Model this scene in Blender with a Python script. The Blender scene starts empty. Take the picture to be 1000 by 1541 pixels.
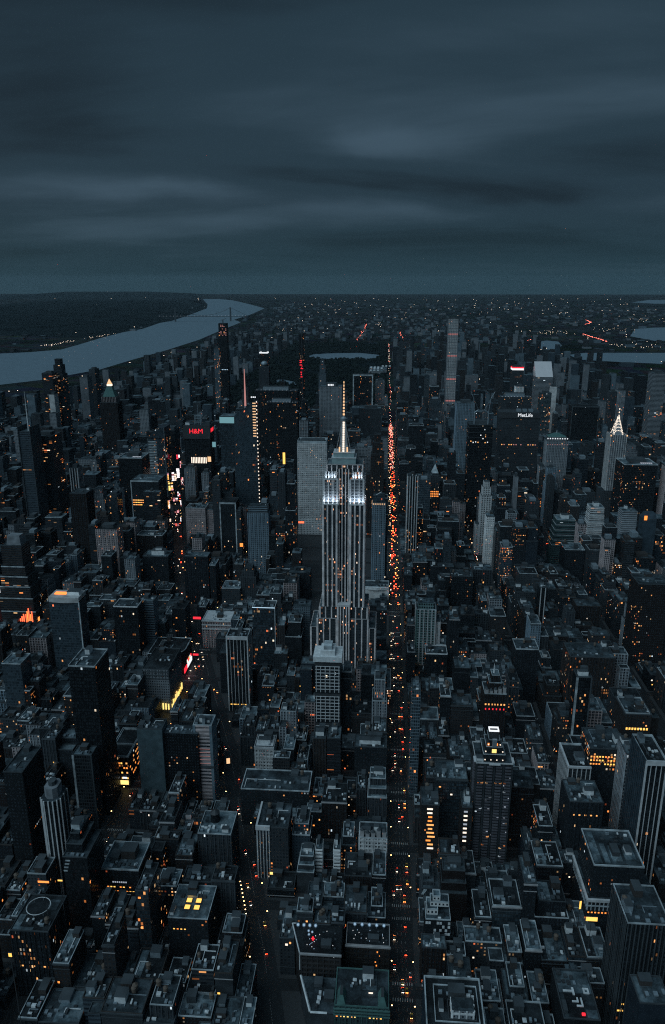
import bpy, math, random
from mathutils import Vector, Matrix
R = math.radians
scene = bpy.context.scene
col = bpy.data.collections.new("city"); scene.collection.children.link(col)
FIFTH = 7.0
def NY(n): return (n - 22.09) * 80.4

# ------------------------------------------------------------------ materials
TINT = dict(w1=(.66,.66,.65), w2=(.5,.5,.5), g3=(.22,.24,.26), g2=(.042,.049,.056), g1=(.015,.0185,.022), n1=(.02,.017,.0165), n2=(.03,.026,.025),
  n3=(.038,.037,.038), p1=(.34,.29,.29), b1=(.02,.03,.04), b2=(.045,.066,.085), b3=(.15,.2,.24), t1=(.22,.34,.34), t2=(.035,.065,.066), t3=(.07,.105,.12),
  d1=(.007,.009,.011), d2=(.012,.015,.018), d3=(.018,.022,.026))
def newmat(name):
    m = bpy.data.materials.new(name); m.use_nodes = True
    nt = m.node_tree; nt.nodes.clear()
    return m, nt
def nd(nt, t, **kw):
    n = nt.nodes.new(t)
    for k, v in kw.items():
        if k[0] == 'i' and k[1:].isdigit(): n.inputs[int(k[1:])].default_value = v
        else: setattr(n, k, v)
    return n
def math_(nt, op, a, b=None, c=None):
    n = nt.nodes.new('ShaderNodeMath'); n.operation = op
    for i, v in enumerate((a, b, c)):
        if v is None: continue
        if isinstance(v, (int, float)): n.inputs[i].default_value = v
        else: nt.links.new(v, n.inputs[i])
    return n.outputs[0]
def mixc(nt, fac, a, b, mode='MIX'):
    n = nt.nodes.new('ShaderNodeMix'); n.data_type = 'RGBA'; n.blend_type = mode
    for s, v in ((n.inputs[0], fac), (n.inputs[6], a), (n.inputs[7], b)):
        if isinstance(v, (int, float)): s.default_value = v
        elif isinstance(v, tuple): s.default_value = (*v[:3], 1)
        else: nt.links.new(v, s)
    return n.outputs[2]
def out(nt, sh):
    o = nt.nodes.new('ShaderNodeOutputMaterial'); nt.links.new(sh, o.inputs[0])
def dirt(nt, scale=.05, lo=.72, hi=1.12):
    tc = nd(nt, 'ShaderNodeNewGeometry')
    n = nd(nt, 'ShaderNodeTexNoise'); n.inputs['Scale'].default_value = scale; n.inputs['Detail'].default_value = 5
    nt.links.new(tc.outputs['Position'], n.inputs['Vector'])
    mr = nd(nt, 'ShaderNodeMapRange'); nt.links.new(n.outputs[0], mr.inputs[0])
    mr.inputs[1].default_value = .3; mr.inputs[2].default_value = .7; mr.inputs[3].default_value = lo; mr.inputs[4].default_value = hi
    return mr.outputs[0]
def facade(name, ww, wh, lit, strength=.9, glass=(.012,.016,.02), white=.2, grough=.22, ramp=None, rowlit=.03):
    """wall with a grid of windows; UV is counted in bays and storeys"""
    m, nt = newmat(name); L = nt.links.new
    uv = nd(nt, 'ShaderNodeUVMap'); uv.uv_map = 'UVMap'
    sp = nd(nt, 'ShaderNodeSeparateXYZ'); L(uv.outputs[0], sp.inputs[0])
    u, v = sp.outputs[0], sp.outputs[1]
    fu, fv = math_(nt, 'FRACT', u), math_(nt, 'FRACT', v)
    cu, cv = math_(nt, 'FLOOR', u), math_(nt, 'FLOOR', v)
    mu = math_(nt, 'LESS_THAN', math_(nt, 'ABSOLUTE', math_(nt, 'SUBTRACT', fu, .5)), ww / 2)
    mv = math_(nt, 'LESS_THAN', math_(nt, 'ABSOLUTE', math_(nt, 'SUBTRACT', fv, .55)), wh / 2)
    mask = math_(nt, 'MULTIPLY', mu, mv)
    def wn(a, b, z):
        c = nd(nt, 'ShaderNodeCombineXYZ'); c.inputs[2].default_value = z
        L(a, c.inputs[0]); L(b, c.inputs[1])
        w = nd(nt, 'ShaderNodeTexWhiteNoise'); w.noise_dimensions = '3D'; L(c.outputs[0], w.inputs['Vector'])
        return w.outputs['Value']
    at = nd(nt, 'ShaderNodeAttribute'); at.attribute_name = 'tint'
    r1, r2, r3 = wn(cu, cv, 1.3), wn(cu, cv, 7.7), wn(cu, cv, 3.1)
    c = nd(nt, 'ShaderNodeCombineXYZ'); L(cu, c.inputs[0]); L(cv, c.inputs[1])
    cl = nd(nt, 'ShaderNodeTexNoise'); cl.inputs['Scale'].default_value = .11; cl.inputs['Detail'].default_value = 1; L(c.outputs[0], cl.inputs['Vector'])
    dens = math_(nt, 'MULTIPLY', math_(nt, 'POWER', math_(nt, 'MULTIPLY', cl.outputs[0], 2.0), 6.0), math_(nt,'MULTIPLY',at.outputs['Alpha'],lit))
    on = math_(nt, 'LESS_THAN', r1, dens)
    rl = math_(nt, 'LESS_THAN', wn(math_(nt, 'FLOOR', math_(nt, 'MULTIPLY', u, .14)), cv, 5.2), math_(nt,'MULTIPLY',at.outputs['Alpha'],rowlit * lit * 9))
    rl = math_(nt, 'MULTIPLY', rl, math_(nt, 'LESS_THAN', r3, .75))
    on = math_(nt, 'MAXIMUM', on, rl)
    on = math_(nt, 'MULTIPLY', on, mask)
    cr = nd(nt, 'ShaderNodeValToRGB'); cr.color_ramp.interpolation = 'CONSTANT'
    st = ramp or [(0, (1,.3,.07)), (.3, (1,.42,.13)), (.55, (1,.6,.28)), (.72, (1,.2,.07)), (1 - white, (1,.82,.6)), (1 - white * .5, (.75,.9,1))]
    while len(cr.color_ramp.elements) < len(st): cr.color_ramp.elements.new(.5)
    for e, (p, cc) in zip(cr.color_ramp.elements, st): e.position = p; e.color = (*cc, 1)
    L(r2, cr.inputs[0])
    wall = mixc(nt, 1.0, at.outputs['Color'], mixc(nt, 0.0, dirt(nt), (1,1,1)), 'MULTIPLY')
    gcol = mixc(nt, r3, glass, tuple(x * 3.2 for x in glass))
    b = nd(nt, 'ShaderNodeBsdfPrincipled')
    L(mixc(nt, mask, wall, gcol), b.inputs['Base Color'])
    rr = math_(nt, 'SUBTRACT', .85, math_(nt, 'MULTIPLY', mask, .85 - grough)); L(rr, b.inputs['Roughness'])
    b.inputs['Specular IOR Level'].default_value = .45 if ww > .8 else .16
    L(cr.outputs[0], b.inputs['Emission Color'])
    L(math_(nt, 'MULTIPLY', on, math_(nt, 'MULTIPLY_ADD', math_(nt, 'POWER', r3, 3.0), strength * 1.7, strength * .14)), b.inputs['Emission Strength'])
    bm = nd(nt, 'ShaderNodeBump'); bm.inputs['Strength'].default_value = .8; bm.inputs['Distance'].default_value = .3
    L(math_(nt, 'SUBTRACT', 1.0, mask), bm.inputs['Height']); L(bm.outputs[0], b.inputs['Normal'])
    out(nt, b.outputs[0]); m.cycles.emission_sampling = 'NONE'
    return m
FAC = {}                      # style -> (material, bay width m, storey m)
def fs(k, pitch, fh, *a, **kw): FAC[k] = (facade('facade_' + k, *a, **kw), pitch, fh)
fs('grid', 3.0, 3.7, .46, .44, .085)
fs('pier', 2.6, 3.9, .46, .62, .06)
fs('glass', 2.2, 3.8, .84, .74, .035, glass=(.016,.024,.03), grough=.1)
fs('strip', 6.0, 3.8, .97, .45, .05)
fs('dark', 2.4, 3.9, .72, .66, .03, glass=(.008,.01,.012))
fs('balcony', 4.4, 3.1, .55, .5, .05, white=.6)
fs('litgrid', 3.2, 4.0, .5, .5, .3, strength=1.0)
fs('warmlit', 2.8, 3.4, .45, .42, .2, strength=1.1)
fs('farcity', 4.5, 4.2, .5, .5, .02, strength=.75)
fs('cityblock', 3.3, 3.8, .48, .52, .07)
fs('esbwall', 2.0, 3.9, .62, .55, .16, strength=1.0, ramp=[(0,(1,.36,.16)),(.4,(1,.5,.3)),(.7,(1,.66,.45)),(.9,(1,.8,.65))])
for k, s in (('whitegrid','grid'),('whitepier','dark'),('stripe','dark'),('stripe2','dark'),('bands','strip'),('pinkbands','strip'),('paleband','grid'),
             ('triple','grid'),('edge','dark'),('blank','plain'),('check','grid'),('plain','plain')):
    if s != 'plain': FAC[k] = FAC[s]
def simple(name, c=None, rough=.8, metal=0, scale=.08, lo=.75, hi=1.1, spec=.3, attr=False):
    m, nt = newmat(name); b = nd(nt, 'ShaderNodeBsdfPrincipled')
    if attr:
        at = nd(nt, 'ShaderNodeAttribute'); at.attribute_name = 'tint'; base = at.outputs['Color']
    else: base = c
    d = dirt(nt, scale, lo, hi)
    nt.links.new(mixc(nt, 1.0, base, mixc(nt, 0.0, d, (1,1,1)), 'MULTIPLY'), b.inputs['Base Color'])
    b.inputs['Roughness'].default_value = rough; b.inputs['Metallic'].default_value = metal; b.inputs['Specular IOR Level'].default_value = spec
    out(nt, b.outputs[0]); return m
PLAIN = simple('masonry', attr=True, rough=.85, scale=.12, lo=.6, hi=1.15, spec=.12)
FAC['plain'] = (PLAIN, 4, 4); FAC['blank'] = (PLAIN, 4, 4)
def roofmat(name, a, b_, c):
    """membrane roof with tar patches, ponding stains and seams"""
    m, nt = newmat(name); L = nt.links.new
    g = nd(nt, 'ShaderNodeNewGeometry')
    n1 = nd(nt, 'ShaderNodeTexNoise'); n1.inputs['Scale'].default_value = .06; n1.inputs['Detail'].default_value = 6; n1.inputs['Roughness'].default_value = .62; L(g.outputs['Position'], n1.inputs['Vector'])
    v = nd(nt, 'ShaderNodeTexVoronoi'); v.inputs['Scale'].default_value = .13; v.distance = 'CHEBYCHEV'; L(g.outputs['Position'], v.inputs['Vector'])
    n2 = nd(nt, 'ShaderNodeTexNoise'); n2.inputs['Scale'].default_value = .6; n2.inputs['Detail'].default_value = 4; L(g.outputs['Position'], n2.inputs['Vector'])
    cr = nd(nt, 'ShaderNodeValToRGB'); e = cr.color_ramp.elements
    e[0].position = .33; e[0].color = (*c, 1); e[1].position = .72; e[1].color = (*b_, 1); x = e.new(.5); x.color = (*a, 1)
    L(n1.outputs[0], cr.inputs[0])
    bw = nd(nt, 'ShaderNodeRGBToBW'); L(v.outputs['Color'], bw.inputs[0])
    k = mixc(nt, .7, cr.outputs[0], mixc(nt, 1.0, cr.outputs[0], mixc(nt, 0.0, bw.outputs[0], (1,1,1)), 'MULTIPLY'))
    mr = nd(nt, 'ShaderNodeMapRange'); L(n2.outputs[0], mr.inputs[0]); mr.inputs[1].default_value = .3; mr.inputs[2].default_value = .7; mr.inputs[3].default_value = .7; mr.inputs[4].default_value = 1.2
    k = mixc(nt, 1.0, k, mixc(nt, 0.0, mr.outputs[0], (1,1,1)), 'MULTIPLY')
    b = nd(nt, 'ShaderNodeBsdfPrincipled'); L(k, b.inputs['Base Color']); b.inputs['Roughness'].default_value = .75; b.inputs['Specular IOR Level'].default_value = .25
    out(nt, b.outputs[0]); return m
ROOF = [roofmat('roof_tar', (.016,.021,.025), (.05,.064,.073), (.007,.009,.011)),
        roofmat('roof_grey', (.05,.07,.082), (.13,.17,.195), (.014,.018,.022)),
        roofmat('roof_pale', (.13,.185,.215), (.36,.44,.475), (.022,.029,.035))]
COPING = simple('coping_stone', (.52,.58,.61), lo=.35, hi=1.1, scale=.12)
COPG = simple('coping_grey', (.062,.075,.084), lo=.6)
METAL = simple('galvanised_metal', (.3,.36,.4), rough=.45, metal=.4, scale=.4)
DARKM = simple('dark_steel', (.05,.055,.06), rough=.5)
WHITE = simple('white_paint', (.68,.7,.71), lo=.7, scale=.3)
WOOD = simple('tank_cedar', (.13,.1,.08), scale=.5)
COPPER = simple('green_copper', (.075,.16,.15), scale=.3)
BRICKP = simple('penthouse_brick', (.05,.045,.043), scale=.3)
STONE = simple('limestone', (.36,.355,.36), scale=.15, lo=.7)
STONEW = simple('pale_limestone', (.55,.56,.57), scale=.2)
def emit(name, c, s, sample=False):
    m, nt = newmat(name); e = nd(nt, 'ShaderNodeEmission'); e.inputs[0].default_value = (*c, 1); e.inputs[1].default_value = s
    out(nt, e.outputs[0]); m.cycles.emission_sampling = 'FRONT' if sample else 'NONE'
    return m
EM = dict(warm=emit('lit_warm', (1,.45,.14), 1.3), orange=emit('lit_orange', (1,.3,.06), 1.5), amber=emit('lit_amber', (1,.55,.12), 1.6), white=emit('lit_white', (.9,.95,1), 1.1),
  cool=emit('lit_cool', (.55,.8,1), 1.0), red=emit('lit_red', (1,.03,.05), 1.4), pink=emit('lit_pink', (1,.36,.34), .38), yellow=emit('lit_yellow', (1,.72,.22), 1.4),
  cyan=emit('lit_cyan', (.35,.75,.85), .42), lamp=emit('lamp_head', (1,.62,.25), 9), bulb=emit('globe_light', (.5,.74,1), .75), tail=emit('tail_light', (1,.06,.02), 20), taila=emit('tail_light_amber', (1,.25,.06), 20), head=emit('head_light', (1,.85,.65), 12),
  far=emit('far_lights', (1,.8,.62), 5), farr=emit('far_traffic', (1,.2,.14), 9), ember=emit('lit_ember', (1,.27,.06), 1.8, True), redglow=emit('lit_red_foot', (1,.13,.05), 2.4, True),
  dimwhite=emit('lit_dim_white', (.75,.85,1), .45), pinkdim=emit('lit_dim_pink', (1,.45,.42), .5), seen=emit('flood_lamp', (.8,.9,1), 1.6, True), mast=emit('lit_mast', (1,.85,.7), 1.4), masto=emit('lit_mast_orange', (1,.6,.32), 1.1))

EMB={k:emit('screen_'+k,c,s,True) for k,c,s in (('yellow',(1,.72,.2),1.6),('amber',(1,.5,.14),1.5),('white',(1,.93,.95),1.6),('mast',(1,.75,.6),1.4),('pink',(1,.4,.45),1.2),('red',(1,.06,.1),1.3),('pinkdim',(1,.4,.42),.4),('redglow',(1,.15,.12),1.0),('warm',(1,.45,.15),1.3))}

# ------------------------------------------------------------------ mesh builder
class MB:
    def __init__(s,lit=None): s.lit=lit; s.v=[]; s.f=[]; s.uv=[]; s.t=[]; s.m=[]
    def quad(s, p, uv=None, t=(1,1,1), m=0):
        n=len(s.v); s.v+=p; s.f.append(tuple(range(n,n+len(p))))
        s.uv += uv or [(0,0)]*len(p); s.t.append(t); s.m.append(m)
    def box(s, x0,x1,y0,y1,z0,z1, t=(1,1,1), pitch=3, fh=3.8, top=True, bottom=False, m=0, mt=None, uo=None, sides='SNEW'):
        if x1<x0: x0,x1=x1,x0
        if y1<y0: y0,y1=y1,y0
        uo = random.randint(0,900) if uo is None else uo
        nx=max(1,round((x1-x0)/pitch)); ny=max(1,round((y1-y0)/pitch)); nz=max(1,round((z1-z0)/fh)); vo=random.randint(0,900)
        def side(a,b,n,u):
            s.quad([(*a,z0),(*b,z0),(*b,z1),(*a,z1)],[(u,vo),(u+n,vo),(u+n,vo+nz),(u,vo+nz)],t,m)
        if 'S' in sides: side((x0,y0),(x1,y0),nx,uo)
        if 'E' in sides: side((x1,y0),(x1,y1),ny,uo+200)
        if 'N' in sides: side((x1,y1),(x0,y1),nx,uo+400)
        if 'W' in sides: side((x0,y1),(x0,y0),ny,uo+600)
        if top: s.quad([(x0,y0,z1),(x1,y0,z1),(x1,y1,z1),(x0,y1,z1)],None,t,m if mt is None else mt)
        if bottom: s.quad([(x0,y1,z0),(x1,y1,z0),(x1,y0,z0),(x0,y0,z0)],None,t,m)
        return s
    def prism(s, pts, z0, z1, t=(1,1,1), pitch=3, fh=3.8, m=0, mt=None, top=True, pts2=None):
        """pts: counter-clockwise plan outline; pts2: the outline at z1"""
        p2=pts2 or pts; n=len(pts); nz=max(1,round((z1-z0)/fh)); u=random.randint(0,900); vo=random.randint(0,900)
        for i in range(n):
            a,b=pts[i],pts[(i+1)%n]; a2,b2=p2[i],p2[(i+1)%n]
            k=max(1,round(math.dist(a,b)/pitch))
            s.quad([(*a,z0),(*b,z0),(*b2,z1),(*a2,z1)],[(u,vo),(u+k,vo),(u+k,vo+nz),(u,vo+nz)],t,m); u+=k+3
        if top: s.quad([(*p,z1) for p in p2],None,t,m if mt is None else mt)
        return s
    def cyl(s, cx,cy,r,z0,z1,n=12,r2=None,t=(1,1,1),m=0,top=True,pitch=3,fh=3.8):
        r2=r if r2 is None else r2
        c=[(math.cos(2*math.pi*i/n),math.sin(2*math.pi*i/n)) for i in range(n)]
        return s.prism([(cx+r*a,cy+r*b) for a,b in c],z0,z1,t,pitch,fh,m,None,top and r2>.01,[(cx+r2*a,cy+r2*b) for a,b in c])
    def bar(s, a, b, r, n=6, m=0, t=(1,1,1)):
        a=Vector(a); b=Vector(b); d=(b-a).normalized(); up=Vector((0,0,1)) if abs(d.z)<.95 else Vector((1,0,0))
        e=d.cross(up).normalized(); g=e.cross(d); i0=len(s.v)
        ring=[(math.cos(2*math.pi*i/n)*r,math.sin(2*math.pi*i/n)*r) for i in range(n)]
        for i in range(n):
            (c0,s0),(c1,s1)=ring[i],ring[(i+1)%n]
            s.quad([tuple(a+e*c0+g*s0),tuple(a+e*c1+g*s1),tuple(b+e*c1+g*s1),tuple(b+e*c0+g*s0)],None,t,m)
        return s
    def ball(s, c, r, n=8, m=0, t=(1,1,1), sq=1):
        P=lambda i,j:(c[0]+r*math.sin(math.pi*i/n)*math.cos(2*math.pi*j/(2*n)),c[1]+r*math.sin(math.pi*i/n)*math.sin(2*math.pi*j/(2*n)),c[2]+r*sq*math.cos(math.pi*i/n))
        for i in range(n):
            for j in range(2*n): s.quad([P(i+1,j),P(i+1,j+1),P(i,j+1),P(i,j)],None,t,m)
        return s
    def build(s, name, mats, parent=None, loc=(0,0,0), weld=True):
        me=bpy.data.meshes.new(name); me.from_pydata(s.v,[],s.f)
        uvl=me.uv_layers.new(name='UVMap'); uvl.data.foreach_set('uv',[c for p in s.uv for c in p])
        at=me.color_attributes.new('tint','BYTE_COLOR','CORNER')
        dat=[]; al=random.choice((.05,.08,.12,.16,.22,.35,.6,1.0)) if s.lit is None else s.lit
        for f,t in zip(s.f,s.t): dat += [*t,al]*len(f)
        at.data.foreach_set('color',dat)
        mats = mats if isinstance(mats,(list,tuple)) else [mats]
        for m in mats: me.materials.append(m)
        if len(mats)>1: me.polygons.foreach_set('material_index',s.m)
        me.update()
        o=bpy.data.objects.new(name,me); col.objects.link(o); o.location=loc
        if parent: o.parent=parent
        return o
def root(name, loc, label, cat, group=None, rz=0):
    o=bpy.data.objects.new(name,None); col.objects.link(o); o.location=loc; o.rotation_euler=(0,0,rz); o.empty_display_size=2
    o['label']=label; o['category']=cat
    if group: o['group']=group
    return o
def tag(o, label, cat, group=None):
    o['label']=label; o['category']=cat
    if group: o['group']=group
    return o
def kind(o, k): o['kind']=k; return o
def bx(p, name, x0,x1,y0,y1,z0,z1, mat, t=(1,1,1)):
    return MB().box(x0,x1,y0,y1,z0,z1,t,bottom=False).build(name,mat,p)
def ring(p, name, x0,x1,y0,y1,z,hgt,th,mat):
    """a parapet or coping running round a roof edge"""
    b=MB(); b.box(x0,x1,y0,y0+th,z,z+hgt); b.box(x0,x1,y1-th,y1,z,z+hgt); b.box(x0,x0+th,y0+th,y1-th,z,z+hgt); b.box(x1-th,x1,y0+th,y1-th,z,z+hgt)
    return b.build(name,mat,p)
def tank(p, x, y, z, r=1.9, h=3.6, leg=2.2):
    b=MB(); b.cyl(x,y,r,z+leg,z+leg+h,14); b.cyl(x,y,r*1.06,z+leg+h,z+leg+h+1.5,14,r2=.05)
    o=b.build('water_tank',WOOD,p)
    q=MB()
    for sx in (-1,1):
        for sy in (-1,1): q.box(x+sx*r*.6-.13,x+sx*r*.6+.13,y+sy*r*.6-.13,y+sy*r*.6+.13,z,z+leg)
    q.box(x-r*.8,x+r*.8,y-r*.8,y+r*.8,z+leg-.25,z+leg-.02,bottom=True)
    q.build('tank_frame',DARKM,o)
    return o
def units(p, x0,x1,y0,y1,z, n, rnd, mats=None):
    """scattered rooftop plant: each unit a part of its own"""
    placed=[]
    for k in range(n*4):
        if len(placed)>=n: break
        w=rnd.uniform(1.2,3.2); d=rnd.uniform(1.2,4); h=rnd.uniform(.8,2.2)
        if x1-x0<w+1 or y1-y0<d+1: break
        x=rnd.uniform(x0,x1-w); y=rnd.uniform(y0,y1-d)
        if any(x<a+c+.3 and a<x+w+.3 and y<b+e+.3 and b<y+d+.3 for a,b,c,e in placed): continue
        placed.append((x,y,w,d)); m=rnd.choice(mats or (METAL,METAL,WHITE,DARKM,COPG))
        b=MB().box(x,x+w,y,y+d,z+.25,z+h,bottom=True)
        for cx_,cy_ in ((x+.2,y+.2),(x+w-.35,y+.2),(x+.2,y+d-.35),(x+w-.35,y+d-.35)): b.box(cx_,cx_+.15,cy_,cy_+.15,z,z+.25)
        if rnd.random()<.5: b.cyl(x+w/2,y+d/2,min(w,d)*.33,z+h,z+h+.3,10)
        b.build('air_handler',m,p)
def ducts(p, x0,x1,y0,y1,z, rnd):
    w=x1-x0; d=y1-y0
    if w<7 or d<9: return
    a=rnd.uniform(x0+1,x1-4); c=rnd.uniform(y0+1,y0+d*.4); e=rnd.uniform(c+3,y1-2); f=rnd.uniform(a+2,x1-1)
    b=MB(); b.box(a,a+.55,c,e,z+.3,z+.85,bottom=True); b.box(a+.551,f,e-.55,e,z+.3,z+.85,bottom=True)
    for k in range(3): b.box(a+.1,a+.4,c+(e-c)*(k+.2)/3,c+(e-c)*(k+.2)/3+.3,z,z+.3)
    b.build('duct',rnd.choice((METAL,WHITE,COPG)),p)
def piers(p, x0,x1,y0,y1,z0,z1,n,w,proud,mat,sides='SEW',skip=(), name='piers', t=(1,1,1)):
    b=MB()
    if 'S' in sides:
        for i in range(n+1):
            c=x0+(x1-x0)*i/n
            c=min(max(c,x0+w/2-.05),x1-w/2+.05)
            b.box(c-w/2,c+w/2,y0-proud,y0+.02,z0,z1,t)
    m=max(1,round((y1-y0)/max(.1,(x1-x0)/n)))
    for sd in 'EW':
        if sd in sides:
            for i in range(m+1):
                c=min(max(y0+(y1-y0)*i/m,y0+w/2),y1-w/2)
                if sd=='E': b.box(x1-.02,x1+proud,c-w/2,c+w/2,z0,z1,t)
                else: b.box(x0-proud,x0+.02,c-w/2,c+w/2,z0,z1,t)
    return b.build(name,mat,p)
def spandrels(p, x0,x1,y0,y1,z0,z1,fh,h,proud,mat,name='floor_bands',sides='SEW',t=(1,1,1)):
    b=MB(); z=z0+fh
    while z<z1-.2:
        a=x0-(proud if 'W' in sides else 0); c=x1+(proud if 'E' in sides else 0)
        b.box(a,c,y0-proud,y0+.01,z-h/2,z+h/2,t,bottom=True)
        if 'E' in sides: b.box(x1-.01,c,y0+.01,y1,z-h/2,z+h/2,t,bottom=True)
        if 'W' in sides: b.box(a,x0+.01,y0+.01,y1,z-h/2,z+h/2,t,bottom=True)
        z+=fh
    return b.build(name,mat,p)
def litwin(p, face, a, z, w, h, mat, x0,x1,y0,y1, name='lit_window'):
    """one lit window: a glowing pane in a dark frame on the front, east or west wall"""
    b=MB(); e=.12
    if face=='S': b.box(a,a+w,y0-e,y0+.02,z,z+h,bottom=True)
    elif face=='E': b.box(x1-.02,x1+e,a,a+w,z,z+h,bottom=True)
    else: b.box(x0-e,x0+.02,a,a+w,z,z+h,bottom=True)
    return b.build(name,mat,p)
def text(p, s, size, loc, rot, mat, name='lettering', ext=.15):
    cu=bpy.data.curves.new(name,'FONT'); cu.body=s; cu.size=size; cu.extrude=ext; cu.align_x='CENTER'; cu.align_y='CENTER'
    cu.materials.append(mat); tmp=bpy.data.objects.new(name,cu); col.objects.link(tmp); dg=bpy.context.evaluated_depsgraph_get(); me=bpy.data.meshes.new_from_object(tmp.evaluated_get(dg)); bpy.data.objects.remove(tmp)
    if not me.materials: me.materials.append(mat)
    o=bpy.data.objects.new(name,me); col.objects.link(o); o.location=loc; o.rotation_euler=rot
    if p: o.parent=p
    return o

ESB={'Y': 909.3, 'cx': -64.9, 't': {'A': (-42.4, 42.3, 108.1), 'B': (-33.6, 32.7, 121.2), 'B2': (-30.5, 31.6, 137.1), 'bay': (-7.1, 8.3, 139.4), 'WL': (-26.2, -8.0, 238.8), 'WR': (7.8, 26.3, 239.6), 'wing': 273.6, 'upper': 305.1, 'top': 322.8, 'sh': (-21.8, 23.3), 'deck': (-15.4, 14.1, 330.6, 336.8), 'mast': (-1.5, 0, 375.3), 'mw0': 6.8, 'mw1': 2.6, 'rr': 4.2, 'tip': 423.2}}
CHR={'Y': 1657.0, 'cx': 484.7, 'w': 33.6, 'zs': 223.4, 'zc': 259.9, 'zt': 284.1, 'base': (-25.6, 25.5, 101.2)}
BOA={'Y': 1641.0, 'cx': -321.0, 'w': 54.3, 'zl': 258.0, 'zr': 293.3, 'sx': -0.7, 'zb': 275.7, 'zt': 366.4}
HM={'Y': 1729.4, 'cx': -450.8, 'w': 61.0, 'z': 218.6}
BILL=[(-507.6, 1689.2, 9, 16, 74.0, ['yellow', 'amber'], 'yellow and amber billboard, largest on the left of the glowing square', 0.5), (-516.7, 1753.5, 9, 18, 80.5, ['white', 'mast'], 'tall white billboard above the yellow one in the glowing square', 0.4), (-515.5, 1785.7, 7, 20, 79.7, ['white'], 'narrow white billboard in the middle of the glowing square', 0), (-519.3, 1833.9, 7, 14, 92.9, ['pink', 'red'], 'pink and red billboard high in the glowing square', -0.2), (-537.7, 1874.1, 8, 10, 105.9, ['red', 'white'], 'red and white billboard at the far end of the glowing square', 0), (-493.5, 1737.4, 6, 16, 74.5, ['pinkdim', 'red', 'pinkdim'], 'dim pink billboard on the right of the glowing square', -0.5), (-534.1, 1761.6, 3, 22, 69.5, ['amber'], 'thin upright amber billboard at the left edge of the glowing square', 0.8), (-491.3, 1608.8, 4, 16, 54.4, ['warm', 'mast'], 'orange white upright billboard at the near left of the glowing square', 0.8), (-482.4, 1632.9, 9, 7, 64.5, ['pink', 'white'], 'low pink and white billboard in front of the yellow one', 0.3), (-485.4, 1673.1, 6, 9, 64.8, ['white', 'red'], 'small white and red billboard right of the yellow one', -0.4), (-468.5, 1624.9, 3, 12, 55.3, ['white'], 'thin white upright billboard at the near right of the glowing square', -0.8), (-476.2, 1560.6, 3, 9, 39.2, ['mast'], 'small white upright billboard, nearest on the left of the square', 0.7), (-455.0, 1568.6, 2.6, 8, 37.6, ['white'], 'small white upright billboard, nearest on the right of the square', -0.7), (-456.8, 1536.4, 10, 5, 37.2, ['pinkdim', 'redglow', 'pinkdim'], 'dim red low billboard, nearest to us in the glowing square', 0), (-469.6, 1592.7, 8, 5, 49.7, ['pinkdim', 'pink'], 'dull pink low billboard behind the nearest dim red one', 0)]
WATERS=[('river', [(-2361, 3515), (-2959, 5198), (-3001, 5856), (-2827, 5984), (-2675, 6239), (-2723, 6714), (-2822, 7524), (-2896, 8434), (-2870, 9043), (-3046, 10364), (-3029, 10898), (-3263, 12852), (-3695, 16014), (-4304, 18751), (-5699, 24248), (-5187, 24284), (-4453, 22651), (-3449, 19367), (-2515, 16095), (-2279, 12919), (-2228, 11338), (-1995, 10608), (-1891, 8736), (-1805, 7416), (-1798, 6237), (-1824, 5464), (-1830, 4817), (-1912, 4489), (-1974, 4261), (-2101, 4048), (-2170, 3528)]), ('reservoir', [(-614, 5697), (-570, 5967), (-433, 6061), (-228, 6104), (-71, 5946), (-58, 5735), (-114, 5582), (-352, 5565), (-527, 5652)]), ('lake', [(-649, 4352), (-604, 4386), (-536, 4300), (-479, 4188), (-519, 4157), (-599, 4208)]), ('river_channel', [(1197, 6506), (1352, 7300), (1490, 7514), (1576, 7396), (1508, 6933), (1382, 6519)]), ('river_channel', [(1373, 6045), (1536, 6226), (1795, 6244), (2469, 6290), (2068, 5243), (1812, 5437), (1556, 5555), (1358, 5683)]), ('bay', [(2455, 8170), (2883, 9439), (3205, 9728), (3858, 9912), (2995, 7660), (2495, 7542)]), ('bay', [(6354, 21260), (7608, 23881), (9224, 24405), (7617, 20129), (6556, 20056)])]
RIDGE=[(-2822, 7524), (-2896, 8434), (-2870, 9043), (-3046, 10364), (-3029, 10898), (-3263, 12852), (-3722, 16012), (-4089, 17741), (-5538, 23388)]
RIDGE2=[(-13044, 22059), (-12355, 23790), (-11121, 24812), (-9078, 24016), (-7995, 24550), (-6373, 24851), (-5845, 24605)]
BRIDGE=[(-3163, 10705), (-1968, 10971)]
GLOWS=[((-288, 7268), (-267, 10071), 26), ((119, 8642), (138, 7379), 10), ((2768, 11297), (2666, 10591), 10), ((2666, 10591), (2472, 10107), 8), ((2008, 8239), (1972, 7187), 26), ((1186, 7057), (1394, 7636), 8), ((172, 5650), (155, 4805), 6), ((318, 5291), (320, 4965), 8)]
CLUST=[((-2963, 6484), (-2865, 7090), 40), ((-2917, 7253), (-2858, 8109), 25), ((1557, 8208), (1960, 8884), 40), ((2334, 8794), (2806, 9434), 30), ((-167, 9635), (-75, 10402), 25), ((-729, 10357), (-666, 11060), 15), ((538, 9683), (682, 10970), 14), ((3391, 10979), (4078, 11975), 25), ((-1334, 8542), (-882, 9180), 20), ((1900, 6619), (2345, 6990), 25)]
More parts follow.
